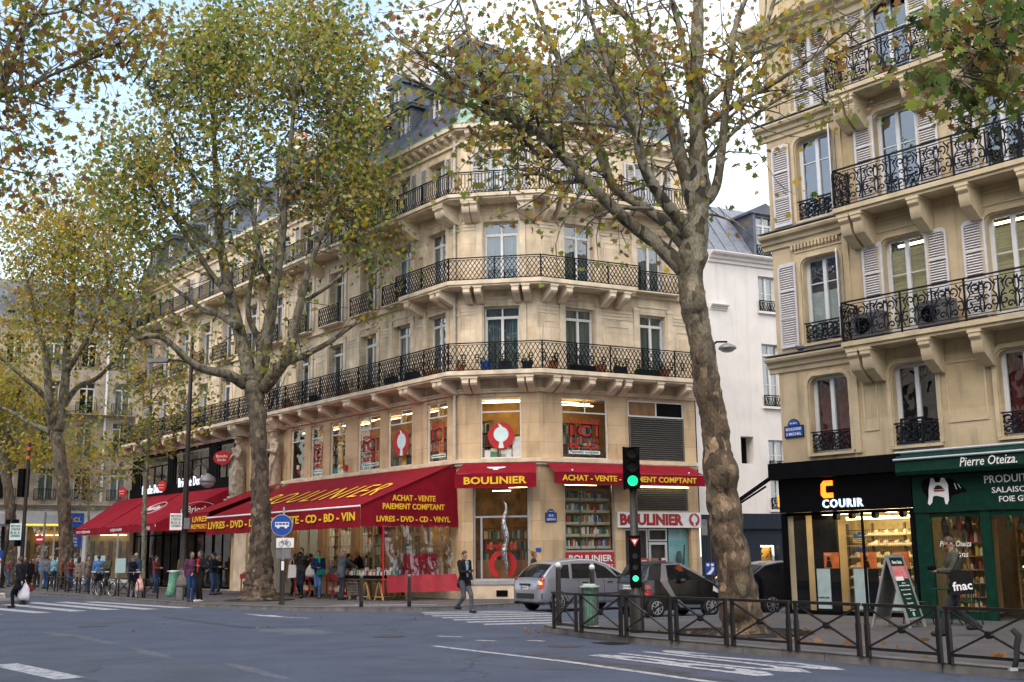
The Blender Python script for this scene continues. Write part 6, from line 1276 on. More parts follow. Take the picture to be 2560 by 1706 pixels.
T4 = tree('slender forked plane tree with bright yellow leaves at the far left edge', [
  [(24,1470,44),(26,1440,34),(27,1293,29),(14,1177,26),(8,1120,24)], [(12,1150,20),(-5,1080,15),(-15,980,11),(-10,880,7)], [(20,1190,18),(50,1140,14,1),(100,1090,11,1.4),(125,1040,7,1.6)], [(10,1130,16),(30,1040,12,-1),(50,960,9,-1.4),(40,860,5,-1.6)]],
  76, BARK2, [(40,1030,120,110,0,4,150),(110,1130,100,55,-2,3,70),(0,960,110,120,0,4,120),(230,1120,90,70,1,3,60)], .24, dict(gold=4, bright=1.5, olive=2, khaki=1), 4200, 4, mul=1, twigs=1.6, tmpl=LEAFS, sprays=.5, spread=.5)
T5 = tree('thin young plane tree with sparse leaves behind the parked bicycles', [
  [(357,1455,15),(358,1440,13),(362,1250,12),(368,1160,11),(374,1090,9),(377,1000,7),(380,930,5),(384,860,3)], [(372,1120,6),(420,1070,5,.3),(470,1020,4,.5),(520,960,2,.7)], [(370,1140,6),(330,1090,5,-.3),(290,1040,4,-.5),(250,1000,2,-.6)], [(376,1010,5),(420,950,4,-.4),(470,880,2,-.6)], [(376,1020,5),(330,960,4,.4),(300,890,2,.6)], [(366,1180,5),(310,1150,4,.4),(270,1120,2,.6)]],
  53.5, BARKY, [(420,960,150,110,0,2.5,70),(380,1070,140,90,0,2,50),(470,1040,110,60,0,2,28)], .20, dict(bright=1.6, gold=2.2, olive=3, green=1, khaki=1.2, brown=.5), 1500, 5, mul=1, twigs=1, tmpl=LEAFS, sprays=.9, spread=.3, group='plane trees along the boulevard', minz=3.2)
T8 = tree('distant young tree with thin bare stem in front of the bank', [[(222,1440,9),(222,1330,7),(221,1240,6),(222,1180,5)], [(222,1260,4),(205,1215,3),(190,1190,2)], [(222,1240,4),(245,1200,3),(262,1170,2)]], 74, BARKY, [(225,1170,70,60,0,2,30)], .2, dict(olive=2, brown=2, khaki=1, gold=1), 350, 8, mul=1, twigs=1, tmpl=LEAFS, spread=.4, minz=3)
# trees standing outside the frame whose boughs hang into it
def z6(L_): return [(x*S, y*S, w_, *r_) for x, y, w_, *r_ in L_]
b_ = V((-13.6, 20.6, .12))
T6 = tree('overhanging plane bough with dark branches and brown leaves in the top left corner', [
  [(-640,1745,120,-2),(-630,1500,95,-2),(-560,1100,80,-2),(-430,800,66,-1.5),(-250,520,50,-1),(-120,330,40,-.5),(-30,250,32,0)],
  z6([(-60,640,30),(60,600,20),(140,572,16),(200,560,12),(330,495,10),(480,430,9),(560,395,8),(640,370,7),(720,325,6),(790,285,4)]), z6([(-20,640,26),(40,520,17),(100,350,16),(170,200,14),(250,90,12),(330,-40,9)]),
  z6([(140,570,14),(140,400,12,.4),(155,220,11,.6),(180,0,9,.8)]), z6([(190,90,10),(330,90,8),(490,60,7),(600,130,5),(720,230,4),(870,540,2)]), z6([(60,625,7),(200,660,6),(350,720,5),(470,800,3)]), z6([(490,60,7),(540,0,6),(560,-60,4)]), z6([(0,400,14),(60,280,12),(160,60,10),(200,-60,8)]),
  z6([(-60,820,10),(60,850,6),(150,950,4),(240,1050,2)]), z6([(-60,1080,7),(60,1110,5),(200,1140,3),(300,1180,2)]), z6([(480,430,5),(640,450,3),(760,455,2)])],
  22.5, BARK2, [(60,60,130,110,0,1.6,44),(350,80,100,110,0,1.4,62),(250,160,140,80,0,1.4,20),(60,300,120,90,0,1.5,32),(70,420,110,60,0,1.2,22),(180,150,120,110,.5,1.4,26)],
  .165, dict(brown=2.4, olive=2.4, rust=1.0, green=1.8, gold=1, bright=1), 1750, 6, mul=1, twigs=.8, sprays=.5, spread=.22, base=b_)
b_ = V((8.5, 14.2, .12))
T7 = tree('overhanging plane bough with large green and tan leaves in the top right corner', [
  [(2980,1790,150,0),(2970,1500,120,0),(2940,1000,100,0),(2880,500,80,.3),(2800,150,60,.6),(2720,0,44,.8)],
  [(2800,150,30,.6),(2700,90,20,.8),(2600,60,14,1),(2500,60,10,1.1),(2420,50,8,1.2),(2330,40,5,1.3)], [(2700,90,16,.8),(2620,180,11,.9),(2540,220,8,1),(2440,230,6,1.1),(2330,215,4,1.2),(2260,225,3,1.2)], [(2760,40,18,.5),(2640,-20,13,.4),(2540,10,9,.3),(2460,120,6,.3),(2400,200,4,.3)], [(2540,220,7,1),(2480,280,5,1),(2420,310,3,1)]],
  14.2, BARK2, [(2470,70,120,80,.6,1,75),(2350,60,70,60,.6,.7,26),(2500,200,90,60,.6,.8,40),(2420,290,60,40,.6,.5,16),(2330,220,70,25,.6,.4,9),(2560,120,60,100,.4,.8,30)],
  .17, dict(green=3, olive=2, khaki=2.2, dark=1.2, brown=1.2, rust=.6, bright=.5), 1000, 7, mul=1, twigs=.6, sprays=.5, spread=.16, base=b_)
slab('pavement', [(-2.0,7.5),(-6.4,13.2),(-12.6,21.0),(-18.9,28.8),(-31,44)], [(-45,36),(-16,0)], 'opposite pavement beyond the left edge of the roadway')
# iron grilles and earth round the trunks
for (c, r_, l) in ((T1.location, 1.35, 'round iron tree grille with moss round the big leaning plane'), (T2.location, 1.25, 'round iron tree grille under the dense plane by the bookshop')):
    b = MB(); 
    for k in range(36):
        a = 2*pi*k/36; b.bar((c.x+.5*cos(a), c.y+.5*sin(a), .126), (c.x+r_*cos(a), c.y+r_*sin(a), .126), .05, .012)
    for rr in (r_, r_*.75): b.tube([(c.x+rr*cos(2*pi*k/40), c.y+rr*sin(2*pi*k/40), .128) for k in range(41)], .022, 4)
    o = b.build('tree_grille', M['brown_iron']); tag(o, l, 'tree grille')
# ------------------------------------------------------------------ street furniture
def make_fence(w_, label, group, h=.755):
    t = thing('railing_panel', label, 'railing', group=group)
    for s in (0, 1):
        b = MB(); x = 0 if s == 0 else w_-.05; b.box(x,x+.05,-.025,.025,0,h-.045); b.box(x-.005,x+.055,-.03,.03,0,h*.62); b.build('post', M['brown_iron'], t)
    MB().box(-.012,w_+.012,-.042,.042,h-.044,h).build('top_rail', M['brown_iron'], t); MB().box(.07,w_-.07,-.014,.014,.10,.14).build('bottom_rail', M['brown_iron'], t)
    b = MB(); b.bar((.06,-.014,.15),(w_-.07,-.014,h-.08),.034,.022); b.bar((.07,.014,h-.08),(w_-.07,.014,.15),.034,.022); b.disc((w_/2,0,h/2+.03),.05,t=.06,n=12); b.build('cross_bars', M['brown_iron'], t)
    return t
RW = 1.29
fen = make_fence(RW, 'brown iron crossed railing panel at the rounded kerb end beside the green bin', 'railing panels along the right kerb')
index_kids(fen)
pts = []; P = V((.80,24.35,.12)); Q = V((1.22,23.1,.12))
fen.location = P; fen.rotation_euler.z = atan2(Q.y-P.y, Q.x-P.x)
LBL = ['second railing panel from the bin, in front of the small grey car rear', 'railing panel crossing in front of the traffic light post', 'railing panel in front of the big plane trunk', 'railing panel just right of the big plane trunk', 'railing panel in front of the sandwich board', 'railing panel in front of the man with the tote bag', 'railing panel with the chain lock at the right edge', 'nearest railing panel at the right frame edge', 'railing panel running past the right frame edge']
P = V((1.28,22.92,.12)); DV = V((.544,-.839,0)).normalized()
for i, l in enumerate(LBL):
    dup(fen, P, atan2(DV.y, DV.x), l); P = P + DV*(RW+.115)
    if i == 3: DV = V((.52,-.854,0)).normalized()
LW = 1.55
fl = make_fence(LW, 'crossed iron railing panel ending beside the green bag bin', 'railing panels along the left kerb'); index_kids(fl)
FL = [(-14.2,46.5),(-15.25,47.9),(-16.3,49.4),(-17.4,50.95),(-18.6,52.6),(-19.8,54.3),(-21.0,56.0),(-22.2,57.7),(-23.4,59.4),(-25.9,63.0),(-27.1,64.8)]
LBF = ['railing panel with the white and red bag on the bicycle behind', 'railing panel in front of the standing cyclist', 'railing panel in front of the left parked bicycle', 'railing panel left of the bicycles', 'railing panel by the striped jumper', 'railing panel in front of the slanting plane trunk', 'railing panel left of the slanting plane trunk', 'railing panel behind the woman with the white bag', 'railing panel at the far left behind the island post', 'leftmost railing panel at the frame edge']
for i, (x, y) in enumerate(FL[:-1]):
    x2, y2 = FL[i+1]; a = atan2(y2-y, x2-x)
    if i == 0: fl.location = (x, y, .12); fl.rotation_euler.z = a
    else: dup(fl, (x, y, .12), a, LBF[i-1])
dm('green_lit', (.1,.9,.4), .4, emit=(.0,.85,.16), es=1.3)
dm('lens_dark', (.02,.02,.02), .25); dm('post_brown', (.022,.018,.016), .45, var=.2)
def traffic_light(loc, rz, label, z0=2.85, h=.85, lit=True, back=False):
    t = thing('traffic_light', label, 'traffic light', loc, rz)
    b = MB(); b.lathe([(.15,0),(.145,.05),(.13,.70),(.12,.75),(.09,.8),(.075,z0)], 14); b.build('post', M['post_brown'], t, True)
    b = MB(); b.box(-.14,.14,-.12,.12,z0,z0+h); b.box(-.19,-.141,-.02,.02,z0-.02,z0+h+.02); b.box(.141,.15,-.02,.02,z0-.02,z0+h+.02); b.build('signal_head', M['black'], t)
    for k in range(3):
        zc = z0+.15+k*h/3.05; b = MB(); b.disc((0,-.125,zc),.10,t=.02,n=18); b.build('lens', M['green_lit'] if (k == 0 and lit) else M['lens_dark'], t)
        b = MB(); n = 12
        for i in range(n):
            a, a2 = pi*(-.1+1.2*i/n), pi*(-.1+1.2*(i+1)/n); b.quad((.115*cos(a),-.121,zc+.115*sin(a)),(.115*cos(a2),-.121,zc+.115*sin(a2)),(.10*cos(a2),-.34,zc+.10*sin(a2)+.0),(.10*cos(a),-.34,zc+.10*sin(a)))
        b.build('visor', M['black'], t)
    return t
TL = traffic_light((2.38,22.92,.12), R(-6), 'tall traffic light with green lamp lit on a brown post by the kerb', 2.78, .82)
b = MB(); b.box(-.115,.115,-.10,.06,.86,1.86); b.build('repeater_box', M['black'], TL)
b = MB(); b.prism([(-.09,1.80),(.09,1.80),(0,1.64)], 'y', -.112, -.102); b.build('triangle_border', M['red'], TL); b = MB(); b.prism([(-.055,1.78),(.055,1.78),(0,1.685)], 'y', -.118, -.113); b.build('triangle', M['white'], TL)
for zc, m in ((1.46,'lens_dark'),(1.24,'lens_dark'),(1.03,'green_lit')): MB().disc((0,-.105,zc),.055,t=.02,n=14).build('lens', M[m], TL)
# left signal seen from behind, on the island
t = thing('traffic_light', 'dark traffic light seen from behind with orange banded pole top at the left', 'traffic light', (-22.6,53.3,.12), R(150))
b = MB(); b.tube([(0,0,0),(0,0,7.0)], [.10,.07], 10); b.build('post', M['post_brown'], t); b = MB(); b.tube([(0,0,6.2),(0,0,6.35)], .09, 10); b.tube([(0,0,6.6),(0,0,6.75)], .09, 10); b.tube([(0,0,6.95),(0,0,7.0)], .09, 10); b.build('orange_band', mat('orange', (.6,.12,.02), .6), t)
b = MB(); b.box(.05,.42,-.18,.18,4.45,5.75); b.build('signal_head', M['black'], t)
b = MB(); b.box(.1,.4,-.15,.15,2.2,2.9); b.build('signal_box', M['black'], t)
def panel(root, lines, w_, h, z, y=-.06, x=0, m='white', tm='black', hh=None):
    b = MB(); b.box(x-w_/2,x+w_/2,y-.01,y+.01,z-h/2,z+h/2); b.build('sign_plate', M[m], root)
    for i, s in enumerate(lines):
        q = text(s, w_*.8, None, M[tm], name='lettering', bold=.01, ext=.002, height=h*.6/len(lines)); q.parent = root; q.location = (x, y-.015, z+h*.33-h*.74*i/max(1,len(lines)-.2))
t2 = thing('sign', 'white PIETONS ATTENTION BUS plate on the left traffic light post', 'sign', (-22.75,52.9,.12), R(-15)); panel(t2, ['PIETONS','ATTENTION','BUS A','CONTRESENS'], .62, .75, 2.85, m='cyan_white')
IS = tag(slab and MB().lathe([(1.4,0),(1.4,.14),(1.3,.17),(.2,.18)], 24).xf(Matrix.Scale(1.5, 4, (1,0,0))).build('traffic_island', M['kerb']), 'raised stone traffic island behind the woman crossing at left', 'traffic island', kind='structure'); IS.location = (-20.9,46.6,0); IS.rotation_euler.z = R(125)
t = thing('bollard_post', 'white island post with orange bands on a pale base', 'post', (-21.2,47.7,.17)); b = MB(); b.lathe([(.16,0),(.14,.2),(.13,1.55),(.10,1.6)], 12); b.build('post', M['white'], t, True); b = MB(); [b.lathe([(.145,0),(.143,.09)], 12, (0,0,z)) for z in (.75,1.42)]; b.build('orange_band', bpy.data.materials['orange'], t); b = MB(); b.lathe([(.42,0),(.40,.16),(.3,.2)], 8); b.build('base', M['chimney'], t)
# small round no-entry sign and pole
t = thing('road_sign', 'red no entry sign on a grey pole in front of the bank', 'sign', (-27.0,66.5,.12), R(10)); b = MB(); b.tube([(0,0,0),(0,0,4.3)], .07, 8); b.build('pole', M['grey_metal'], t); MB().disc((-.2,-.1,2.75),.26,t=.03,n=24).build('sign_plate', M['red'], t); MB().box(-.37,-.03,-.13,-.12,2.70,2.80).build('white_bar', M['white'], t)
t = thing('lamp_post', 'thin dark pole leaning at the far left frame edge', 'pole', (-27.6,62.3,.12), R(0)); b = MB(); b.tube([(0,0,0),(.65,0,4.6)], [.12,.08], 8); b.build('pole', M['post_brown'], t); b = MB(); b.box(.2,.9,-.05,.05,3.5,3.75); b.build('crosspiece', M['black'], t)
# tall lamp post
def lamp_post(loc, label):
    t = thing('street_lamp', label, 'street lamp', loc); b = MB(); b.lathe([(.27,0),(.26,.1),(.24,1.0),(.2,1.05),(.15,1.2),(.13,3.0),(.10,6.0),(.075,10.8),(.02,10.9)], 12); b.build('post', M['post_brown'], t, True)
    b = MB(); b.tube([(.1,0,4.9),(.35,0,5.35),(.65,0,5.45),(.85,0,5.25),(.88,0,5.05)], [.035]*5, 8); b.build('arm', M['post_brown'], t, True)
    b = MB(); b.lathe([(.05,5.05),(.10,5.0),(.30,4.88),(.34,4.72),(.33,4.68)], 16, (.88,0,0)); b.build('lamp_hood', M['grey_metal'], t, True); b = MB(); b.sphere((.88,0,4.66),.29,1,1,.75); b.build('lamp_globe', M['lamp_globe'], t, True)
    b = MB(); b.tube([(-.1,0,9.7),(-.5,0,9.85),(-1.2,0,9.9)], .04, 6); b.build('arm', M['post_brown'], t); b = MB(); b.prism([(-1.9,9.92),(-.9,9.92),(-1.0,9.78),(-1.8,9.75)], 'y', -.16, .16); b.build('lamp_head', M['grey_metal'], t)
    return t
dm('lamp_globe', (.35,.30,.30), .2)
LP = lamp_post((-13.65,47.9,.12), 'tall dark street lamp with a hooded globe arm in front of the cafe')
t = thing('sign', 'white PIETONS ATTENTION BUS plate on the tall street lamp post', 'sign', (-13.7,47.65,.12), 0); panel(t, ['PIETONS','ATTENTION','BUS A','CONTRESENS'], .50, .68, 3.05, x=-.22); b = MB(); b.box(.12,.36,-.12,.1,2.75,3.2); b.build('box', M['grey_metal'], t)
t = thing('wall_lamp', 'grey hooded lamp on a bracket of the white building beside the big trunk', 'lamp', FS.pt(7.7,-.05,9.5)); fr_ = FS
def wl(b, n, m): o = b.build(n, M[m], None, True); put(o, t, FS, (0,0,0))
b = MB(); b.tube([(7.2,-.02,9.2),(7.25,-.5,9.55),(7.4,-1.1,9.85),(7.6,-1.5,9.8)], .04, 6); wl(b, 'arm', 'iron'); b = MB(); b.lathe([(.05,.14),(.14,.12),(.32,.02),(.36,-.08),(.34,-.1)], 16, (7.6,-1.5,9.6)); wl(b, 'lamp_hood', 'grey_metal'); b = MB(); b.sphere((7.6,-1.5,9.5),.29,1,1,.45); wl(b, 'lamp_globe', 'lamp_globe')
# bus lane sign
t = thing('road_sign', 'round blue bus sign over a bicycle plate on a dark pole beside the trunk', 'sign', (-7.72,38.75,.12), R(4))
b = MB(); b.tube([(0,0,0),(0,0,.25),(0,0,1.45)], [.10,.085,.08], 10); b.build('pole', M['post_brown'], t); b = MB(); b.tube([(0,0,1.45),(0,0,3.2)], .03, 8); b.build('thin_pole', M['alu'], t)
MB().disc((-.05,-.05,2.60),.36,t=.03,n=32).build('sign_border', M['alu'], t); MB().disc((-.05,-.07,2.60),.335,t=.015,n=32).build('sign_plate', M['blue_sign'], t)
b = MB(); b.box(-.27,.19,-.09,-.08,2.55,2.70); b.disc((-.17,-.086,2.54),.05,t=.012,n=14); b.disc((.09,-.086,2.54),.05,t=.012,n=14); b.build('bus_symbol', M['white'], t); b = MB(); [b.box(-.25+.11*i,-.16+.11*i,-.095,-.091,2.61,2.67) for i in range(4)]; b.build('bus_window', M['blue_sign'], t)
b = MB(); b.box(-.22,.36,-.06,-.04,1.86,2.18); b.build('bicycle_plate', M['white'], t)
b = MB()
for cx in (-.06,.18): b.tube([(cx+.075*cos(2*pi*k/16),-.068,1.98+.075*sin(2*pi*k/16)) for k in range(17)], .007, 4)
for a, c in (((-.06,1.98),(-.02,2.09)),((-.02,2.08),(.11,2.08)),((.11,2.08),(.18,1.98)),((.06,1.97),(-.02,2.08)),((.06,1.97),(.12,2.11)),((.06,1.97),(.18,1.98)),((-.02,2.09),(-.04,2.12)),((.10,2.12),(.15,2.12))): b.bar((a[0],-.068,a[1]),(c[0],-.068,c[1]),.01)
b.build('bicycle_symbol', M['black'], t)
b = MB(); b.box(-.04,.27,-.05,-.03,1.5,1.83); b.box(-.22,-.06,-.02,.04,1.52,1.86); b.build('small_plate', M['grey_metal'], t); b = MB(); b.box(-.03,.06,-.09,-.085,1.12,1.42); b.build('sticker', M['white'], t)
def bollard(x, y, label, white=False, h=.95, group='thin dark bollards'):
    t = thing('bollard', label, 'bollard', (x, y, .12), group=group); b = MB(); b.lathe([(.065,0),(.06,.2),(.055,h-.08),(.05,h-.04)], 12); b.build('post', M['post_brown'], t, True)
    b = MB(); b.sphere((0,0,h),.065) if white else b.lathe([(.05,h-.04),(.056,h),(.03,h+.03)], 12); b.build('cap', M['white'] if white else M['grey_metal'], t, True)
bollard(-4.74,35.9+.25, 'thin dark bollard in front of the trestle table'); bollard(-3.24,35.75+.2, 'thin dark bollard in front of the plastic screen')
bollard(.95,25.35, 'dark bollard with white ball top behind the bin on its left', True, 1.28, 'white topped bollards'); bollard(1.75,26.3, 'dark bollard with white ball top behind the bin on its right', True, 1.22, 'white topped bollards')
# bag bins
def bagm(n, c):
    m = mat(n, c, .45, var=.2, scale=8, bump=.5, bscale=14); return m
GB = bagm('green_bag', (.15,.36,.25)); GB2 = bagm('green_bag_pale', (.17,.40,.28))
t = thing('litter_bin', 'slatted litter bin with green bag behind the right hand railing', 'litter bin', (1.56,24.25,.12)); t.scale = (.62,.62,.82)
b = MB(); [b.tube([(.25*cos(a),.25*sin(a),.03),(.27*cos(a),.27*sin(a),.5),(.29*cos(a),.29*sin(a),1.02)], .011, 4) for a in [2*pi*k/18 for k in range(18)]]; b.build('slats', mat('bin_grey', (.13,.13,.12), .5), t)
b = MB(); b.tube([(.31*cos(2*pi*k/24),.31*sin(2*pi*k/24),1.03) for k in range(25)], .03, 6); b.tube([(.26*cos(2*pi*k/24),.26*sin(2*pi*k/24),.06) for k in range(25)], .02, 6); b.build('rim', mat('bin_rim', (.45,.45,.42), .5), t)
b = MB(); b.lathe([(.01,.05),(.17,.06),(.21,.3),(.22,.6),(.24,.98),(.27,1.05),(.31,1.03),(.31,.97)], 22); 
for i, v in enumerate(b.v): q = V(v); f = 1+.10*noise.noise(q*7); b.v[i] = (q.x*f*.9, q.y*f*.9, q.z)
b.build('bag', GB, t, True); b = MB(); b.box(-.22,.18,-.1,.12,1.06,1.10); b.build('lid', M['cyan_white'], t)
t = thing('litter_bin', 'green translucent bag bin hanging beside the two women at the kerb', 'litter bin', (-12.9,44.2,.12)); b = MB(); b.tube([(.3,.1,0),(.3,.1,1.1)], .04, 6); b.tube([(.25*cos(2*pi*k/20),.25*sin(2*pi*k/20),1.08) for k in range(21)], .025, 6); b.build('hoop', M['alu'], t)
b = MB(); b.lathe([(.25,1.10),(.27,1.03),(.24,.9),(.22,.7),(.25,.4),(.27,.15),(.16,.03),(.01,.02)], 20)
for i, v in enumerate(b.v): q = V(v); f = 1+.22*noise.noise(q*4); b.v[i] = (q.x*f*.68-.12*(1.1-q.z), q.y*f*.68, q.z*.9+.1)
b.build('bag', GB2, t, True); b = MB(); b.box(.12,.36,-.1,.2,.02,.6); b.build('cage', M['grey_metal'], t)
# parking pole with blue white sign near the white wall
t = thing('road_sign', 'thin pole with blue and white arrow sign beside the big trunk', 'sign', (6.3,37.4,.12), R(-10)); b = MB(); b.tube([(0,0,0),(0,0,2.7)], .04, 8); b.build('pole', M['post_brown'], t); b = MB(); b.box(-.16,.14,-.07,-.05,.84,1.24); b.build('sign_plate', M['blue_sign'], t); b = MB(); b.prism([(-.14,.86),(0,.86),(.1,1.0),(.1,1.08),(.02,1.08),(.02,1.02),(-.12,.88)], 'y', -.08, -.073); b.prism([(-.12,1.12),(-.04,1.12),(-.04,1.2),(-.12,1.2)], 'y', -.08, -.073); b.prism([(.02,1.12),(.1,1.12),(.1,1.2),(.02,1.2)], 'y', -.08, -.073); b.build('arrow', M['white'], t); b = MB(); b.box(-.25,-.05,-.08,-.04,2.1,2.6); b.build('back_plate', M['grey_metal'], t)
# sandwich board
t = thing('sandwich_board', 'green and white A-frame menu board standing on the pavement before the delicatessen', 'menu board', (7.75,23.75,.12), R(46))
lean = .30; hB = 1.42
for s in (-1, 1):
    Mx = Matrix.Translation((0,s*.40,0)) @ Matrix.Rotation(atan2(s*.40,hB),4,'X'); L_ = sqrt(hB**2+.16)
    b = MB(); b.box(-.36,-.31,-.02,.02,0,L_); b.box(.31,.36,-.02,.02,0,L_); b.box(-.31,.31,-.018,.018,L_-.05,L_); b.box(-.31,.31,-.018,.018,.16,.2); b.xf(Mx); b.build('frame', M['alu'], t)
    b = MB(); b.box(-.31,.31,-.008,.008,.2,L_-.05); b.xf(Mx); b.build('board', M['green_dark'] if s < 0 else M['grey_metal'], t)
    if s < 0:
        def TT(sx, ww, z, m='white', hh=None, sh=0):
            o = text(sx, ww, None, M[m], name='lettering', bold=.006, ext=.002, height=hh, shear=sh, M=Mx @ Matrix.Translation((0,-.014,z))); o.parent = t
        TT('Pierre Oteiza', .42, 1.33, sh=.25, hh=.07); 
        for sx, z, ww in (('Jambon',.90,.16),('de la Vallée des Aldudes',.85,.46),('Jambon de Kintoa AOC',.76,.42),('Saucisses & Pâtés',.67,.34),('Foie gras',.58,.2),('Plats cuisinés',.49,.26),('Cuisine, Charcuterie',.39,.36),('de la Vallée',.35,.22)): TT(sx, ww, z, hh=.028)
        b = MB(); b.box(-.29,.29,-.014,-.009,.99,1.25); b.xf(Mx); b.build('ham_photo', mat('ham', (.45,.05,.07), .5, var=.5, scale=14, hue=(.55,.32,.30)), t); b = MB(); b.box(-.29,.05,-.02,-.0145,.95,1.03); b.xf(Mx); b.build('price_strip', M['white'], t); b = MB(); b.disc((0,-.012,.27),.045,t=.006,n=16); b.xf(Mx); b.build('round_badge', M['pale_panel'], t)
# terrace table and chairs
t = thing('cafe_table', 'round green metal terrace table outside the delicatessen', 'table', (8.9,24.0,.12)); b = MB(); b.lathe([(.36,.72),(.36,.745),(.02,.75)], 24); b.build('table_top', M['green_dark'], t); b = MB(); [b.bar((.0,0,.4),(.24*cos(a),.24*sin(a),0),.025) for a in (0,2.1,4.2)]; b.tube([(0,0,.35),(0,0,.72)], .025, 8); b.build('legs', M['green_dark'], t)
def chair(x, y, rz, label, m='green_dark'):
    t = thing('terrace_chair', label, 'chair', (x, y, .12), rz, 'metal terrace chairs'); MB().box(-.19,.19,-.19,.19,.44,.46).build('seat', M[m], t)
    for sx in (-1,1):
        for sy in (-1,1): MB().bar((sx*.18,sy*.18,.44),(sx*.21,sy*.22,0),.022).build('leg', M[m], t)
    b = MB(); b.tube([(-.19,.19,.44),(-.19,.24,.8),(-.1,.26,.9),(.1,.26,.9),(.19,.24,.8),(.19,.19,.44)], .012, 6); [b.bar((x_,.2,.46),(x_,.255,.88),.012) for x_ in (-.1,-.03,.03,.1)]; b.build('backrest', M[m], t)
chair(8.45,24.6, R(20), 'green metal chair behind the left side of the terrace table'); chair(9.35,24.3, R(-70), 'green metal chair at the right side of the terrace table'); chair(8.75,19.5, R(-100), 'dark folding chair at the right frame edge', 'iron'); chair(8.75,18.9, R(-100), 'dark folding chair cut by the right frame edge', 'iron')
# chain lock on the railing
t = thing('chain_lock', 'heavy black chain lock hanging from the railing at the lower right', 'lock', (6.30,14.92,.12)); b = MB(); b.tube([(0,0,.5),(.06,-.04,.42),(.02,-.05,.3),(.0,-.06,.15),(-.05,-.08,.02)], [.035,.045,.04,.035,.035], 8)
b.build('chain', M['rubber'], t, True); b = MB(); b.box(-.12,-.02,-.12,-.05,0,.04); b.build('padlock', M['alu'], t)
# pigeon, air conditioners, pots
o = MB(); o.sphere((0,0,.08),.07,1.7,1,1); o.sphere((-.11,0,.14),.035); o.tube([(.08,0,.09),(.2,0,.05)], [.045,.02], 6); o.tube([(-.14,0,.14),(-.17,0,.13)], [.012,.004], 5); o.bar((0,.02,.02),(0,.02,0),.008); o.bar((0,-.02,.02),(0,-.02,0),.008); o.tube([(-.11,0,.14),(-.05,0,.1)], [.033,.05], 6); o.tube([(0,0,.07),(0,0,0)], .008, 4)
q = o.build('pigeon', mat('pigeon', (.05,.055,.065), .7), None, True, FR, (-2.35,-.18,6.69)); tag(q, 'dark grey pigeon sitting on the ledge above the street plate', 'bird')
for x, l in ((-.2,'left air conditioner unit behind the ornate first balcony railing'),(1.55,'right air conditioner unit behind the ornate first balcony railing')):
    t = thing('air_conditioner', l, 'air conditioner', FR.pt(x,-.35,6.63), FR.a); MB().box(-.42,.42,-.16,.16,.06,.66).build('casing', mat('ac_grey', (.16,.16,.16), .6), t); MB().disc((-.12,-.165,.36),.2,t=.012,n=20).build('fan_grille', M['black'], t); MB().box(-.4,.4,-.14,.14,0,.055).build('feet', M['black'], t)
rnd = random.Random(21)
def pot(fr, x, y, z, w_, h, m, label, plant=.2):
    t = thing('flower_pot', label, 'flower pot', fr.pt(x,y,z), fr.a, 'pots along the balconies'); b = MB()
    if w_ > .45: b.box(-w_/2,w_/2,-.11,.11,0,h)
    else: b.lathe([(w_*.38,0),(w_*.5,h*.85),(w_*.54,h*.86),(w_*.54,h)], 12)
    b.build('pot', M[m], t)
    n = int(30*plant/.2); pos = np.array([(rnd.uniform(-w_/2,w_/2)*.9, rnd.uniform(-.09,.09), h+abs(rnd.gauss(0,plant*.6))) for _ in range(n)]); me = leaves_mesh('foliage', pos, .09, [0]*n, [LM['green']], 3, LEAFS); o = bpy.data.objects.new('foliage', me); col.objects.link(o); o.parent = t
ZA = 8.345
for x, w_, h, m, l in ((.1,.34,.26,'terracotta','terracotta pot at the left corner of the first balcony'),(1.05,.42,.36,'blue_sign','bright blue pot under the corner window on the first balcony'),(1.8,.46,.34,'dark_blue','dark blue trough right of the bright blue pot'),(2.6,.42,.30,'dark_blue','dark blue pot near the right corner of the first balcony')): pot(FC, x, -.62, ZA, w_, h, m, l)
for x, w_, h, m, l in ((.3,.36,.34,'terracotta','terracotta pot just past the right corner of the first balcony'),(1.5,1.1,.24,'iron','long dark trough on the street side first balcony'),(2.35,.44,.30,'terracotta','squat terracotta pot right of the long dark trough'),(3.2,.5,.30,'dark_blue','dark blue trough on the street side first balcony'),(4.4,1.0,.26,'green_dark','long green trough by the big trunk on the first balcony'),(5.2,.42,.34,'terracotta','terracotta pot next to the long green trough')): pot(FS, x, -.62, ZA, w_, h, m, l, .25)
for i, (x, w_, h, m, l) in enumerate(((-1.1,.8,.24,'terracotta','planted trough nearest the corner on the boulevard balcony'),(-2.4,.8,.34,'dark_blue','teal trough on the boulevard balcony beside the planted trough'),(-3.9,.7,.34,'dark_blue','second teal trough along the boulevard balcony'),(-5.6,.6,.26,'brown_wood','low brown trough on the boulevard balcony'),(-7.6,.5,.3,'terracotta','pot with dry grass on the boulevard balcony'),(-10.2,.5,.32,'iron','dark pot on the boulevard balcony above the narrow windows'),(-12.6,.7,.3,'terracotta','trough beside the fan shaped divider'),(-22.5,1.2,.4,'green_dark','bushy green planter on the balcony over the cafe'),(-25.3,.9,.4,'green_dark','smaller bushy planter farther along over the cafe'))): pot(FB, x, -.62, ZA, w_, h, m, l, .5 if i in (4,7,8) else .22)
pot(FR, .75, -.4, 13.04, .34, .24, 'terracotta', 'terracotta pot behind the top right balcony railing')
b = MB(); b.box(-.3,-.25,-.02,.02,0,.62); b.box(.25,.3,-.02,.02,0,.62); b.box(-.25,.25,-.018,.018,0,.05); b.box(-.25,.25,-.018,.018,.57,.62); o = b.build('window_frame', M['iron_r'], None, fr=FR, at=(.5,-.05,4.1)); o.rotation_euler.x = R(-6); tag(o, 'dark metal frame leaning on the window guard above the shoe shop', 'frame')
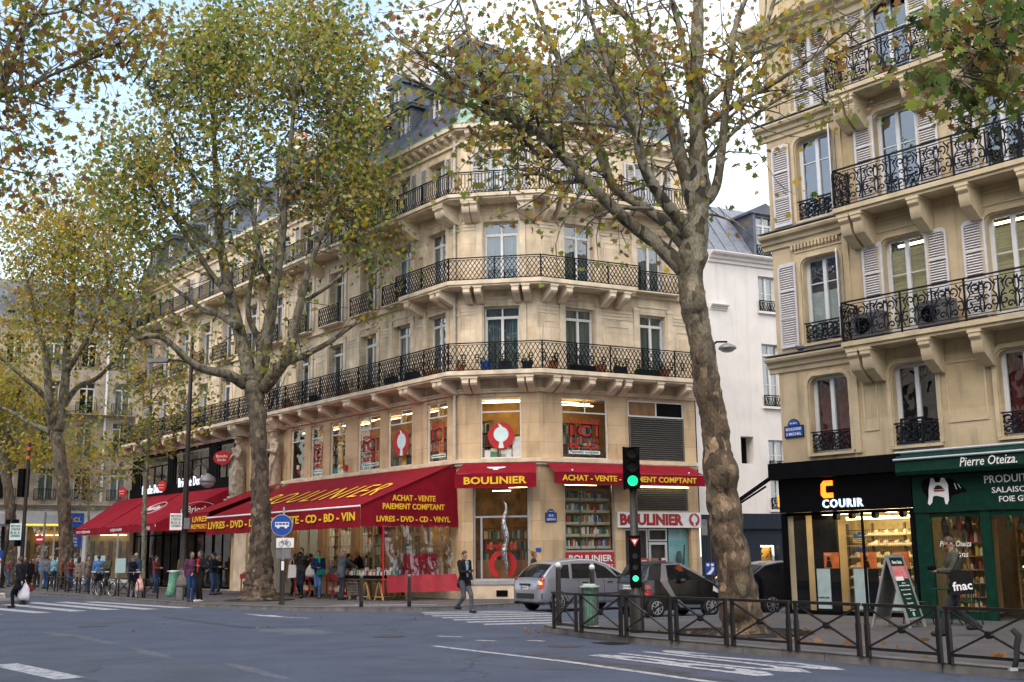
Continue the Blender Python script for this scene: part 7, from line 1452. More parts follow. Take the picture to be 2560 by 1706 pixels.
# fallen leaves
lp = []
rnd = random.Random(33)
LFM = [leaves_mesh('fallen_leaf', np.zeros((1,3)), s, [0], [LM[k]], sd, LEAF, droop=0) for sd, (k, s) in enumerate((('dry',.15),('brown',.12),('dry',.13),('dry',.19)))]
spots = []
for _ in range(46):
    s = rnd.random(); x = 2.3+s*4.2+rnd.uniform(-.1,1.3); y = 21.7-s*6.9+rnd.uniform(.3,1.9); spots.append((x, y, .135))
for _ in range(12): spots.append((rnd.uniform(.2,.9), rnd.uniform(24.6,26.6), .012))
for _ in range(14): spots.append((rnd.uniform(-9,-1), rnd.uniform(25,36), .012))
for _ in range(8): spots.append((rnd.uniform(4.5,8.5), rnd.uniform(19,24), .135))
for i, (x, y, z) in enumerate(spots):
    o = obj('fallen_leaf', LFM[i % 4], None, None, (x, y, z)); o.rotation_euler = (rnd.uniform(-.3,.3), rnd.uniform(-.3,.3), rnd.uniform(0,6.28)); tag(o, 'dry curled plane leaf lying on the ground', 'leaf', 'fallen leaves')
    if z < .1: o.scale = (.7,.7,.7)
# ------------------------------------------------------------------ people
def cap(b, p0, r0, p1, r1, n=10):
    p0, p1 = V(p0), V(p1); d = (p1-p0)
    if d.length < 1e-5: return b.sphere(p0, r0, n=8)
    u = d.normalized(); ps = []; rs = []
    for k in range(4): a = pi/2*k/4; ps.append(p0-u*r0*cos(a)); rs.append(max(r0*sin(a), .002))
    ps += [p0, p1]; rs += [r0, r1]
    for k in range(1,5): a = pi/2*k/4; ps.append(p1+u*r1*sin(a)); rs.append(max(r1*cos(a), .002))
    return b.tube(ps, rs, n)
def ell(b, c, r, M_=None, n=12):
    e = MB().sphere((0,0,0), 1, r[0], r[1], r[2], n)
    if M_: e.xf(M_)
    return b.add([(v[0]+c[0], v[1]+c[1], v[2]+c[2]) for v in e.v], e.f)
def remesh(b, name, m, voxel=.013, smooth=3):
    me = b.mesh(name, m); o = bpy.data.objects.new(name, me); col.objects.link(o)
    r_ = o.modifiers.new('r', 'REMESH'); r_.mode = 'VOXEL'; r_.voxel_size = voxel
    if smooth: s_ = o.modifiers.new('s', 'SMOOTH'); s_.iterations = smooth; s_.factor = .5
    dg = bpy.context.evaluated_depsgraph_get(); me2 = bpy.data.meshes.new_from_object(o.evaluated_get(dg), depsgraph=dg)
    bpy.data.objects.remove(o); bpy.data.meshes.remove(me); me2.name = name
    me2.materials.clear(); me2.materials.append(m)
    me2.polygons.foreach_set('use_smooth', [True]*len(me2.polygons)); return me2
def ik(a, c, l1, l2, hint):
    a, c = V(a), V(c); d = c-a; L_ = min(d.length, (l1+l2)*.995)
    if L_ < 1e-4: L_ = 1e-4
    d.normalize(); c = a+d*L_; x = (l1*l1-l2*l2+L_*L_)/(2*L_); h = sqrt(max(0, l1*l1-x*x)); hn = V(hint); hn = (hn-d*hn.dot(d)).normalized(); return a+d*x+hn*h, c
FAB = {}
def fabric(c, rough=.9):
    k = tuple(c)
    if k not in FAB: FAB[k] = mat('fabric', c, rough, var=.18, scale=9, bump=.25, bscale=22, spec=.2)
    return FAB[k]
SKIN = mat('skin', (.42,.25,.17), .55, var=.08, scale=12); SKIN2 = mat('skin_tan', (.30,.17,.11), .55, var=.08, scale=12); SKIN3 = mat('skin_dark', (.12,.06,.035), .5)
HAIRS = {k: mat('hair_'+k, c, .6, var=.3, scale=30, stretch=(1,1,.3)) for k, c in dict(black=(.012,.01,.009), brown=(.06,.035,.02), grey=(.32,.31,.30), auburn=(.12,.05,.025), bald=(.34,.30,.27)).items()}
EYE = mat('eye', (.02,.015,.012), .2); LIP = mat('lip', (.30,.11,.09), .5)
def person(label, loc, heading, h=1.74, coat=(.02,.02,.03), legs=(.02,.03,.06), hair='brown', style='short', skin=None, stride=0, lean=0, head=0, turn=0, arms=('down','down'), coatlen=.88, shoes=(.02,.02,.02), skirt=0, inner=None, scarf=None, slim=1.0, hood=False, cap_=None, sit=0):
    k = h/1.75; t = thing('person', label, 'person', loc, R(heading)+pi/2, 'people on the street'); skin = skin or SKIN
    # person faces local -y ; x>0 is their left
    hipz = .91 - (.05 if abs(stride) > .2 else 0)
    Rl = Matrix.Rotation(R(lean), 4, 'X')      # positive lean bends forward (towards -y)
    piv = V((0,0,.95))
    def up(p): return piv + (Rl @ (V(p)-piv)) if lean else V(p)
    if lean: Rl = Matrix.Rotation(R(lean), 4, 'X')
    J = {}
    for s, nm in ((1,'L'),(-1,'R')):
        f = stride*s; hip = V((.085*s,0,hipz)); ank = V((.08*s*(1 if not stride else .7), -f*.42, .085+(.10 if f < -.15 else 0)))
        kn, ank = ik(hip, ank, .42, .42, (0,-1,.05)); J['hip'+nm], J['kn'+nm], J['an'+nm] = hip, kn, ank
        sh = up((.175*s*slim,0,1.415)); J['sh'+nm] = sh
        kind = arms[0 if s > 0 else 1]
        tgt = {'down': (.23*s, -.01, .80), 'phone': (.07*s, -.30, 1.15), 'face': (.07*s, -.20, 1.56), 'reach': (.16*s, -.48, 1.12), 'reachfar': (.12*s, -.52, 1.22), 'pocket': (.20*s, -.10, .92), 'chest': (.04*s, -.22, 1.12), 'hip': (.22*s,-.12,.98), 'swingf': (.20*s, -.24, .86), 'swingb': (.22*s, .20, .86), 'bag': (.21*s, -.12, 1.0), 'strap': (.13*s,-.17,1.2)}[kind]
        tgt = up(tgt); el, wr = ik(sh, tgt, .29, .25, (s*.5, .8, -.6) if kind in ('down','swingf','swingb','pocket','hip') else (s*.45, .15, -1)); J['el'+nm], J['wr'+nm] = el, wr
    nk = up((0,.005,1.47)); hc = up((0,-.02,1.615)); 
    Hm = Matrix.Translation(hc) @ Matrix.Rotation(R(turn), 4, 'Z') @ Matrix.Rotation(R(lean*.7+head), 4, 'X')
    # body: one surface from head to feet
    b = MB()
    ell(b, up((0,0,1.28)), (.135*slim,.095,.20)); ell(b, up((0,0,1.05)), (.12*slim,.09,.16)); ell(b, (0,0,.93), (.14*slim,.10,.12)); cap(b, up((-.13*slim,0,1.40)), .05, up((.13*slim,0,1.40)), .05)
    cap(b, up((0,.01,1.38)), .055, hc+V((0,.01,-.06)), .05)
    for nm in 'LR':
        cap(b, J['hip'+nm], .075, J['kn'+nm], .05); cap(b, J['kn'+nm], .05, J['an'+nm], .035); cap(b, J['an'+nm], .035, J['an'+nm]+V((0,-.13,-.045)), .03)
        cap(b, J['sh'+nm], .045, J['el'+nm], .036); cap(b, J['el'+nm], .036, J['wr'+nm], .025)
        d = (J['wr'+nm]-J['el'+nm]).normalized(); s = 1 if nm == 'L' else -1
        sd_ = d.cross(V((0,0,1)) if abs(d.z) < .8 else V((0,1,0))).normalized(); nrm = sd_.cross(d); w_ = J['wr'+nm]
        cap(b, w_, .026, w_+d*.07, .034)
        curl = nrm*(-.5 if nrm.y > 0 else .5) if arms[0 if s > 0 else 1] in ('down','swingf','swingb') else nrm*.2
        for q, ln in zip((-.026,-.009,.009,.026), (.065,.078,.072,.055)):
            p0 = w_+d*.09+sd_*q; p1 = p0+d*ln*.55+curl*ln*.3; p2 = p1+d*ln*.35+curl*ln*.55; cap(b, p0, .0105, p1, .010, 6); cap(b, p1, .010, p2, .0085, 6)
        th = w_+d*.03+sd_*(-.03*s); cap(b, th, .013, th+d*.04+sd_*(-.025*s), .011, 6)
    hb = MB(); ell(hb, (0,0,.01), (.073,.092,.11)); ell(hb, (0,-.028,-.055), (.056,.062,.062)); cap(hb, (0,-.085,-.0), .012, (0,-.104,-.028), .015, 6); cap(hb, (-.025,-.072,-.062), .015, (.025,-.072,-.062), .015, 6); cap(hb, (-.03,-.078,.03), .014, (.03,-.078,.03), .014, 6)
    for s in (-1, 1): ell(hb, (.076*s,.005,-.005), (.012,.022,.032), n=6)
    hb.xf(Hm); b.join(hb)
    for q in (b,): q.xf(Matrix.Scale(k, 4))
    o = obj('body', remesh(b, 'body', skin, .0115, 2), t)
    e = MB(); [e.sphere((s*.031,-.080,.012), .011, n=6) for s in (-1, 1)]; e.xf(Matrix.Scale(k,4) @ Hm); e.build('eyes', EYE, t, True); e = MB(); e.box(-.024,.024,-.092,-.083,-.068,-.058); e.xf(Matrix.Scale(k,4) @ Hm); e.build('mouth', LIP, t)
    # trousers
    b = MB()
    if skirt:
        for nm in 'LR': cap(b, J['kn'+nm]+V((0,0,-.0)), .062, J['an'+nm], .045)
    ell(b, (0,.01,.92), (.155*slim,.118,.13))
    for nm in 'LR': cap(b, J['hip'+nm], .098, J['kn'+nm], .068); cap(b, J['kn'+nm], .068, J['an'+nm]+V((0,0,.0)), .056)
    b.xf(Matrix.Scale(k, 4)); obj('trousers', remesh(b, 'trousers', fabric(legs), .016, 3), t)
    b = MB()
    for nm in 'LR': a = J['an'+nm]; cap(b, a+V((0,.045,-.038)), .052, a+V((0,-.15,-.045)), .047, 8)
    b.xf(Matrix.Scale(k, 4)); obj('shoes', remesh(b, 'shoes', fabric(shoes, .5), .013, 1), t)
    # coat
    b = MB(); ell(b, up((0,.0,1.27)), (.178*slim,.132,.22)); ell(b, up((0,0,1.06)), (.162*slim,.128,.20)); cap(b, up((-.14*slim,.005,1.40)), .072, up((.14*slim,.005,1.40)), .072); cap(b, up((0,.012,1.42)), .075, up((0,.012,1.475)), .066)
    if coatlen < .93:
        for s in (-1, 0, 1): cap(b, (s*.06,0,.98), .118*slim, (s*.085,.0+ (0 if s == 0 else -stride*s*.10),coatlen+.06), .105*slim)
    for nm in 'LR': cap(b, J['sh'+nm], .075, J['el'+nm], .060); d = (J['wr'+nm]-J['el'+nm]); cap(b, J['el'+nm], .060, J['el'+nm]+d*.92, .046)
    b.xf(Matrix.Scale(k, 4)); me = remesh(b, 'jacket', fabric(coat), .016, 3)
    for v in me.vertices: q = v.co; v.co = q + v.normal*(.010*noise.noise(q*9)+.005*noise.noise(q*25))
    obj('jacket', me, t)
    if inner:
        b = MB(); b.prism([(-.02,1.0),(.02,1.0),(.045,1.40),(.03,1.46),(-.03,1.46),(-.045,1.40)], 'y', -.146, -.10)
        ib = MB(); ib.add([tuple(up(v)) for v in b.v], b.f); ib.xf(Matrix.Scale(k,4)); ib.build('shirt', fabric(inner), t)
    if scarf: b = MB(); b.tube([tuple(up((.085*cos(a),.085*sin(a)*1.1-.01,1.475+.012*sin(3*a)))) for a in [2*pi*i/14 for i in range(15)]], .045, 8); cap(b, up((.03,-.10,1.46)), .05, up((.04,-.15,1.32)), .035); b.xf(Matrix.Scale(k,4)); obj('scarf', remesh(b, 'scarf', fabric(scarf), .014, 2), t)
    # hair
    b = MB()
    if style != 'bald':
        ell(b, (0,.016,.028), (.083,.096,.106)); c_ = MB()
        if style == 'long': cap(b, (0,.06,.02), .075, (0,.085,-.20), .07); cap(b, (-.05,.05,0), .04, (-.07,.05,-.2), .045); cap(b, (.05,.05,0), .04, (.07,.05,-.2), .045)
        if style == 'bun': ell(b, (0,.07,.12), (.045,.045,.045))
        if style == 'tail': cap(b, (0,.10,.04), .035, (0,.12,-.12), .03)
        if style == 'curly': ell(b, (0,.03,.03), (.12,.12,.12)); ell(b, (0,.06,-.06), (.10,.08,.08))
    else: ell(b, (0,.045,-.02), (.079,.066,.05))
    b2 = MB(); cut = -.055 if style != 'bald' else 0
    b.xf(Matrix.Scale(k,4) @ Hm); me = remesh(b, 'hair', HAIRS[hair], .011, 1); obj('hair', me, t)
    # free the face: pull hair vertices that would cover it back behind the hairline
    inv = (Matrix.Scale(k,4) @ Hm).inverted(); fw_ = Matrix.Scale(k,4) @ Hm
    for v in me.vertices:
        q = inv @ v.co
        if q.y < -.035 and q.z < .052: q.y = -.035+(q.y+.035)*.05; q.x *= .93; v.co = fw_ @ q
    if cap_: b = MB(); ell(b, (0,.0,.06), (.088,.10,.075)); b.prism([(-.06,-.07),(.06,-.07),(.05,-.16),(-.05,-.16)], 'z', .045, .058); b.xf(Matrix.Scale(k,4) @ Hm); obj('cap', b.mesh('cap', fabric(cap_), True), t)
    t['J'] = 0; del t['J']
    def W(p): return t.matrix_basis @ (V(p)*k)
    J['W'] = lambda p: Matrix.Translation(V(loc)) @ Matrix.Rotation(R(heading)+pi/2, 4, 'Z') @ (V(p)*k)
    J['t'] = t; J['up'] = up; J['Hm'] = Hm; return J
def held(J, b, name, m, label, cat):
    o = b.build(name, m, None, True); o.rotation_euler.z = J['t'].rotation_euler.z; o.location = J['t'].location; k = 1; return tag(o, label, cat)
def G(px, py, z=.12): return gr(px*D, py*D, z)
NAVY, BLACK, JEAN = (.012,.018,.035), (.012,.012,.014), (.05,.10,.22)
# man on the crossing
J = person('man in black coat and grey jeans looking at his phone while crossing', G(1067,1409,0), -48, 1.80, BLACK, (.09,.10,.125), 'brown', 'short', stride=.62, head=22, turn=0, arms=('pocket','phone'), coatlen=.72, inner=(.28,.36,.50))
p = J['W'](J['wrR']+V((.02,-.09,.02))); q = MB().box(-.035,.035,-.075,.075,-.005,.005).build('phone', M['black_gloss']); q.location = p; q.rotation_euler = (R(25),0,R(-30)); tag(q, 'dark phone held by the man in the black coat', 'phone')
# woman with the white bag at the left
J = person('woman in dark hooded coat crossing at the left with a big white bag', G(42,1397,0), 172, 1.80, (.012,.015,.022), BLACK, 'brown', 'short', stride=.42, lean=3, arms=('swingb','down'), coatlen=.62)
WB_ = mat('white_bag', (.72,.72,.80), .6, var=.1, scale=6, bump=.6, bscale=9)
def sack(loc, w_, d_, h_, m, label, name='bag', hand=None):
    b = MB(); b.lathe([(.01,0),(.42,.02),(.5,.25),(.42,.7),(.22,1.0),(.1,1.05)], 16); b.v = [(x*w_*(1+.15*noise.noise(V((x,y,z))*4+V((w_,0,0)))), y*d_, z*h_) for x,y,z in b.v]; o = MB(); o.v, o.f, o.mi = b.v, b.f, b.mi
    t = thing(name, label, 'bag', loc); o.build('bag_body', m, t, True); b = MB(); b.tube([(-w_*.12,0,h_*.98),(-w_*.06,0,h_*1.25),(w_*.06,0,h_*1.25),(w_*.12,0,h_*.98)], .012, 5); b.build('handle', m, t); return t
p = J['W'](J['wrR']); t = sack(p+V((.10,-.15,-.66)), .44, .26, .58, WB_, 'large white plastic carrier bag held by the woman crossing at the left'); 
t = sack(p+V((.22,.08,-.36)), .24, .14, .26, fabric((.14,.03,.02)), 'dark red handbag beside the large white carrier bag', 'handbag')
# two women at the kerb
J = person('woman in purple jumper and blue jeans standing at the kerb beside the lamp post', G(437,1384), -60, 1.80, (.10,.035,.075), (.02,.06,.16), 'black', 'tail', SKIN2, arms=('bag','down'), turn=10)
t = sack(J['W'](J['wrR'])+V((-.1,-.03,-.38)), .4, .2, .42, fabric((.16,.15,.13)), 'grey shoulder bag of the woman in the purple jumper', 'handbag')
J = person('woman with long black hair in red top and black cardigan facing left', G(458,1384), -120, 1.84, BLACK, BLACK, 'black', 'long', SKIN2, arms=('strap','hip'), turn=-35, shoes=(.6,.58,.55), inner=(.55,.02,.02))
t = thing('backpack', 'pale grey backpack on the woman with long black hair', 'bag', J['W']((0,.2,1.02)), J['t'].rotation_euler.z); b = MB(); ell(b, (0,0,.18), (.15,.10,.24)); ell(b, (0,.06,.1), (.12,.07,.12)); b.build('bag_body', fabric((.42,.44,.46)), t, True)
person('man in dark jacket and blue cap reading behind the two women', G(487,1368), -20, 1.80, NAVY, (.04,.08,.18), 'grey', 'short', arms=('phone','phone'), head=15, cap_=(.02,.03,.07)); person('woman with curly grey hair in dark coat reading by the red stall', G(500,1366), 0, 1.68, BLACK, (.03,.05,.10), 'grey', 'curly', arms=('phone','phone'), head=20)
person('man in brown jacket with grey hair facing away behind the lamp post', (-14.55,51.2,.12), 80, 1.80, (.13,.09,.05), (.10,.10,.09), 'grey', 'short', slim=1.1)
person('man in navy jacket and blue trousers bending by the first red book cart', (-10.9,48.0,.12), 20, 1.68, (.02,.04,.12), (.05,.08,.16), 'black', 'short', lean=18, head=25, arms=('reach','reach'))
person('man in grey jacket looking down at the red book cart', (-10.85,49.5,.12), 110, 1.72, (.06,.055,.06), (.03,.03,.035), 'brown', 'short', lean=6, head=25, arms=('pocket','reach'))
J = person('dark haired man in black jacket reading next to the trunk', (-10.15,48.5,.12), -150, 1.85, BLACK, BLACK, 'black', 'short', lean=4, head=30, arms=('phone','phone'))
t = sack(J['W'](J['wrL'])+V((0,-.1,-.55)), .36, .2, .5, fabric((.02,.02,.022)), 'black bag hanging beside the man next to the trunk', 'handbag')
# passers-by in the middle
J = person('man in charcoal jumper holding a camera to his face', G(691,1375), -95, 1.92, (.045,.042,.042), (.015,.02,.035), 'black', 'short', stride=.25, head=18, arms=('face','face'), shoes=(.06,.035,.02))
q = MB(); q.box(-.07,.07,-.04,.04,-.045,.045); q.lathe([(.035,-.04),(.035,-.1)], 10, (0,0,0), axis='y'); o = q.build('camera_body', M['black']); o.location = J['W'](J['up']((0,-.17,1.57))); o.rotation_euler.z = J['t'].rotation_euler.z; o.name = 'photo_camera'; tag(o, 'black camera held to the face of the man in the charcoal jumper', 'camera')
t = thing('carrier_bag', 'stiff white paper carrier bag hanging from the arm of the man with the camera', 'bag', J['W']((-.33,-.02,.70)), R(10)); b = MB(); b.prism([(-.16,-.0),(.16,.02),(.15,.50),(-.13,.50)], 'y', -.06, .06); b.build('bag_body', M['white'], t); b = MB(); b.tube([(-.07,0,.5),(-.04,0,.72),(.04,0,.72),(.07,0,.5)], .008, 4); b.build('handle', M['white'], t)
J = person('woman in blue jacket with teal scarf walking towards the crossing', G(730,1376), -80, 1.80, (.012,.028,.085), (.055,.12,.26), 'auburn', 'tail', stride=.45, arms=('down','chest'), scarf=(.02,.42,.32), shoes=(.03,.05,.12), coatlen=.9)
t = thing('handbag', 'teal shoulder bag across the woman in the blue jacket', 'bag', J['W']((.10,-.22,.86)), J['t'].rotation_euler.z); b = MB(); b.prism([(-.16,0),(.16,0),(.17,.18),(.1,.22),(-.1,.22),(-.17,.18)], 'y', -.05, .05); b.build('bag_body', fabric((.01,.13,.14)), t); b = MB(); b.bar((.05,0,.2),(-.15,.08,.62),.02,.012); b.build('strap', fabric((.01,.13,.14)), t)
t = sack(J['W']((-.28,.02,.78)), .4, .22, .42, fabric((.42,.42,.42)), 'grey white cloth bag on the right arm of the woman in the blue jacket', 'cloth_bag')
person('bald old man in a grey blue suit reaching over the book trestle', (-6.38,42.85,.12), 42, 1.80, (.085,.10,.135), (.04,.045,.06), 'grey', 'bald', lean=10, head=8, arms=('reachfar','reachfar'), slim=1.08, coatlen=.78)
person('man in black browsing behind the bald old man', (-6.2,47.1,.12), 200, 1.86, BLACK, BLACK, 'grey', 'bald', lean=12, head=20, arms=('reach','reach'))
person('bookseller in black and white jacket leaning over the books', (-4.35,44.9,.12), -125, 1.76, (.30,.28,.26), NAVY, 'black', 'short', lean=22, head=25, arms=('reach','reach'))
for i, (x, y, hd, c, l) in enumerate(((-8.3,47.5,100,(.05,.03,.02),'shadowy browser in brown under the big awning'),(-7.0,48.4,60,(.03,.03,.04),'shadowy browser in dark clothes by the shop windows'),(-9.2,48.2,0,(.08,.05,.02),'browser in tan jacket by the middle book cart'))): person(l, (x, y, .12), hd, 1.72, c, BLACK, ('brown','black','black')[i], 'short', lean=10, head=20, arms=('reach','reach'))
person('smiling woman with auburn bun standing behind the silver car', (.66,39.5,.12), -10, 1.66, (.03,.033,.03), BLACK, 'auburn', 'bun', arms=('chest','down'), turn=10)
# man with the tote
J = person('man with glasses in olive jacket walking left and looking at his camera', G(2206,1462), 176, 1.76, (.065,.07,.05), (.035,.036,.042), 'brown', 'short', stride=.78, head=30, arms=('phone','phone'), lean=3, slim=1.08)
q = MB(); q.box(-.06,.06,-.05,.05,-.04,.04); q.lathe([(.03,-.05),(.03,-.09)], 10, axis='y'); o = q.build('photo_camera', M['black']); o.location = J['W'](J['wrL']+V((-.05,-.08,.05))); o.rotation_euler.z = J['t'].rotation_euler.z; tag(o, 'small black camera in the hands of the man in the olive jacket', 'camera')
b = MB(); [b.tube([(s*.031+.024*cos(a), -.098, .012+.018*sin(a)) for a in [2*pi*i/10 for i in range(11)]], .004, 4) for s in (-1,1)]; [b.bar((s*.055,-.098,.015),(s*.078,0,.015),.005) for s in (-1,1)]; b.xf(Matrix.Scale(1.76/1.75,4) @ J['Hm']); b.build('glasses', M['black'], J['t'])
t = thing('tote_bag', 'black tote bag with white lettering on the man in the olive jacket', 'bag', J['W']((.26,.02,.72)), R(-4)); b = MB(); b.prism([(-.21,.0),(.20,.02),(.19,.42),(-.17,.44)], 'y', -.05, .05); b.build('bag_body', fabric((.010,.010,.011)), t); b = MB(); b.bar((-.14,-.02,.43),(.02,.02,.72),.035,.012); b.bar((.16,.02,.42),(.04,.06,.72),.035,.012); b.build('strap', fabric((.010,.010,.011)), t)
q = text('fnac', .34, None, M['white'], name='lettering', bold=.02, ext=.002); q.parent = t; q.location = (-.005,-.056,.16); q.rotation_euler.y = R(-5)
# crowd by the bank and the cafe
CR = [(170/2.5875,'man with dark hair standing behind the island post',(.05,.05,.06),BLACK,'black','short',150,64),(232,'woman in rust top in the crowd at the left',(.20,.07,.04),BLACK,'brown','long',20,66),(100/1,'x',None,None,None,None,0,0)]
def crowd(px, Y, label, heading, c, l, hair, style, h=1.72, **kw):
    p = at(px/2.5875, 1100+800/2.5875, Y); return person(label, (p.x, p.y, .12), heading, h, c, l, hair, style, **kw)
crowd(300, 66, 'woman in grey top and jeans facing away with a brown bag', 70, (.13,.14,.16), (.03,.07,.17), 'black', 'short', 1.85)
crowd(355, 68, 'woman in light blue jacket near the slanting trunk', 110, (.22,.42,.55), (.03,.06,.13), 'brown', 'short', 1.80)
crowd(225, 69, 'woman with reddish hair and rust coloured top in the left crowd', 10, (.22,.09,.06), BLACK, 'auburn', 'long', 1.72)
crowd(265, 70, 'man in blue shirt in the left crowd', 200, (.08,.20,.45), NAVY, 'brown', 'short', 1.80)
crowd(160, 66, 'dark haired man behind the woman crossing at the left', -60, (.03,.03,.035), BLACK, 'black', 'short', 1.80)
crowd(200, 64, 'woman in black jacket just right of the woman crossing', 150, BLACK, BLACK, 'brown', 'tail', 1.66)
crowd(455, 60, 'man in striped red and black jumper looking at his phone', -20, (.16,.05,.05), (.04,.10,.22), 'black', 'short', 1.72, arms=('phone','phone'), head=20)
crowd(512, 61, 'woman in long beige coat facing away beside the striped jumper', 90, (.24,.20,.16), (.05,.10,.2), 'black', 'long', 1.76, coatlen=.5)
crowd(20, 68, 'person in dark clothes at the far left frame edge', 60, (.05,.10,.14), BLACK, 'brown', 'short', 1.70)
crowd(850, 49, 'young man in navy jacket looking at his phone behind the bicycles', -20, NAVY, NAVY, 'brown', 'short', 1.72, arms=('phone','phone'), head=30, lean=5)
crowd(880, 52, 'grey haired man in blue behind the young man in navy', 80, (.03,.06,.12), NAVY, 'grey', 'short', 1.84)
PEOPLE = [o for o in col.objects if o.get('category') == 'person']; index_kids(None)
for src, px, Y, rz, l in ((-1,330,72,40,'far pedestrian in blue by the bank door'),(-3,130,70,200,'far pedestrian in black behind the traffic island'),(-5,60,72,120,'far pedestrian with pale coat near the left trunk'),(-7,248,73,10,'far pedestrian in dark clothes by the bank window'),(-6,385,74,160,'far pedestrian hidden behind the slanting trunk'),(-9,405,64,100,'far pedestrian in blue jacket beside the slanting trunk'),(-4,570,58,60,'cafe customer in dark clothes under the crimson awning'),(-8,640,57,190,'cafe customer in rust top under the crimson awning'),(-12,700,56,-30,'cafe customer in pale top near the cafe doors'),(-5,1010,55,70,'pedestrian in dark clothes passing the cafe doors')):
    p = at(px/2.5875, 1400, Y); dup(PEOPLE[src], (p.x, p.y, .12), R(rz), l)
# ------------------------------------------------------------------ caryatids on the portal
STAT = mat('statue_stone', (.46,.39,.30), .9, var=.25, scale=5, bump=.4, bscale=14)
def statue(x, mir, label):
    b = MB(); H0 = 4.55
    def C(p0, r0, p1, r1): cap(b, (p0[0]*mir, p0[1], p0[2]), r0, (p1[0]*mir, p1[1], p1[2]), r1)
    C((-.02,0,2.35),.26,(0,0,1.75),.22); C((0,0,1.75),.24,(.05,0,1.3),.34); C((.05,0,1.3),.34,(.02,0,.25),.36); C((.15,-.12,1.25),.2,(.18,-.22,.7),.18); C((.18,-.2,.7),.17,(.12,-.05,.1),.15); C((-.15,-.05,1.2),.22,(-.18,-.08,.1),.18)
    C((-.28,0,2.32),.12,(-.40,-.18,1.95),.10); C((-.40,-.18,1.95),.09,(.05,-.32,2.05),.07); C((.26,0,2.32),.12,(.36,-.22,1.98),.10); C((.36,-.22,1.98),.09,(.02,-.32,2.42),.07); C((0,0,2.4),.09,(0,-.03,2.65),.09)
    for i in range(9): C((-.3+.06*i,-.30+.02*(i%3),1.45-.05*i),.035,(-.1+.04*i,-.36,.2+.05*(i%4)),.03)
    for i in range(5): C((-.3,-.12-.03*i,1.75-.09*i),.035,(.32,-.16-.03*i,1.5-.1*i),.035)
    ell(b, (0,-.06,2.78), (.13,.15,.18)); ell(b, (0,.0,2.84), (.16,.17,.14)); cap(b, (0,-.2,2.76), .025, (0,-.23,2.72), .03); b.box(-.24,.24,-.24,.24,2.92,3.0); b.box(-.36,.36,-.36,.3,0,.12)
    o = obj('statue', remesh(b, 'statue', STAT, .03, 2), None, FB, (x,-.36,H0)); tag(o, label, 'statue')
statue(-18.15, 1, 'carved stone caryatid left of the portal with arms crossed'); statue(-14.3, -1, 'carved stone caryatid right of the portal with hand at chin')
# ------------------------------------------------------------------ book stalls
dm('cart_red', (.38,.01,.014), .5)
BKM = []
for i, m in enumerate(bookm): b = MB(); b.box(-.012,.012,-.06,.06,0,.19); BKM.append(b.mesh('book', m))
rnd = random.Random(77)
BL = {}
NB_ = 0
def bookrow(fr, x0, x1, y, z, where):
    global NB_
    x = x0
    while x < x1:
        k = rnd.choice((0,0,0,4,4,1,2,3,5,6,7)); o = obj('book', BKM[k], None, fr, (x, y, z)); o.rotation_euler.y = rnd.uniform(-.15,.15); o.scale = (rnd.uniform(.8,2.0), 1, rnd.uniform(.8,1.1)); NB_ += 1
        tag(o, ('cream','red','blue','green','white','brown','black','teal')[k] + ' paperback standing in the rows ' + where, 'book', 'paperbacks ' + where); x += rnd.uniform(.045,.075)
def cart(fr, x0, x1, y, label, n=2):
    t = thing('book_cart', label, 'book cart', fr.pt((x0+x1)/2, y, .12), group='red book carts under the awning')
    def cp(b, nm, m): o = b.build(nm, M[m], None); put(o, t, fr, (0,0,0))
    b = MB(); b.box(x0,x1,y-.3,y+.3,.85,.88); b.box(x0,x1,y-.31,y-.29,.80,1.0); b.box(x0,x1,y+.29,y+.31,.80,1.06); b.box(x0,x0+.02,y-.29,y+.29,.80,1.0); b.box(x1-.02,x1,y-.29,y+.29,.80,1.0); cp(b, 'tray', 'cart_red'); b = MB(); b.box(x0+.03,x1-.03,y-.28,y+.28,.34,.37); cp(b, 'shelf', 'cart_red')
    for sx in (x0+.05, x1-.05):
        for sy in (-.26, .26): b = MB(); b.box(sx-.022,sx+.022,y+sy-.022,y+sy+.022,.22,.85); cp(b, 'leg', 'cart_red'); b = MB(); b.disc((sx,y+sy,.18),.06,t=.03,n=12); cp(b, 'wheel', 'grey_metal')
    b = MB(); [b.box(x0+.1+i*.22,x0+.28+i*.22,y-.2,y+.2,.37,.52+.05*(i%2)) for i in range(int((x1-x0-.15)/.22))]; o = b.build('stacked_books', bookm[0], None); put(o, t, fr, (0,0,0))
    return t
for x0, x1, y, l, w_ in ((-12.6,-11.2,-2.4,'red book cart at the left end of the big awning','on the left red cart'),(-8.5,-7.2,-2.0,'red book cart right of the trunk','on the red cart right of the trunk'),(-6.6,-5.4,-1.6,'red book cart farther back behind the camera man','on the back red cart'),(-4.9,-3.8,-2.3,'red book cart beside the bald old man','on the red cart beside the old man')):
    cart(FB, x0, x1, y, l); bookrow(FB, x0+.06, x1-.05, y-.16, .885, w_); bookrow(FB, x0+.06, x1-.05, y+.12, .885, w_)
t = thing('trestle_table', 'wooden trestle table packed with paperbacks at the end of the stall', 'table', FB.pt(-2.2,-2.4,.12))
def tp(b, nm, m, fr=FB): o = b.build(nm, M[m], None); put(o, t, fr, (0,0,0))
b = MB(); b.box(-3.7,-.65,-3.0,-1.7,.84,.88); tp(b, 'table_top', 'pine'); b = MB(); b.box(-3.68,-.67,-3.03,-1.7,.881,1.0); tp(b, 'black_trays', 'black')
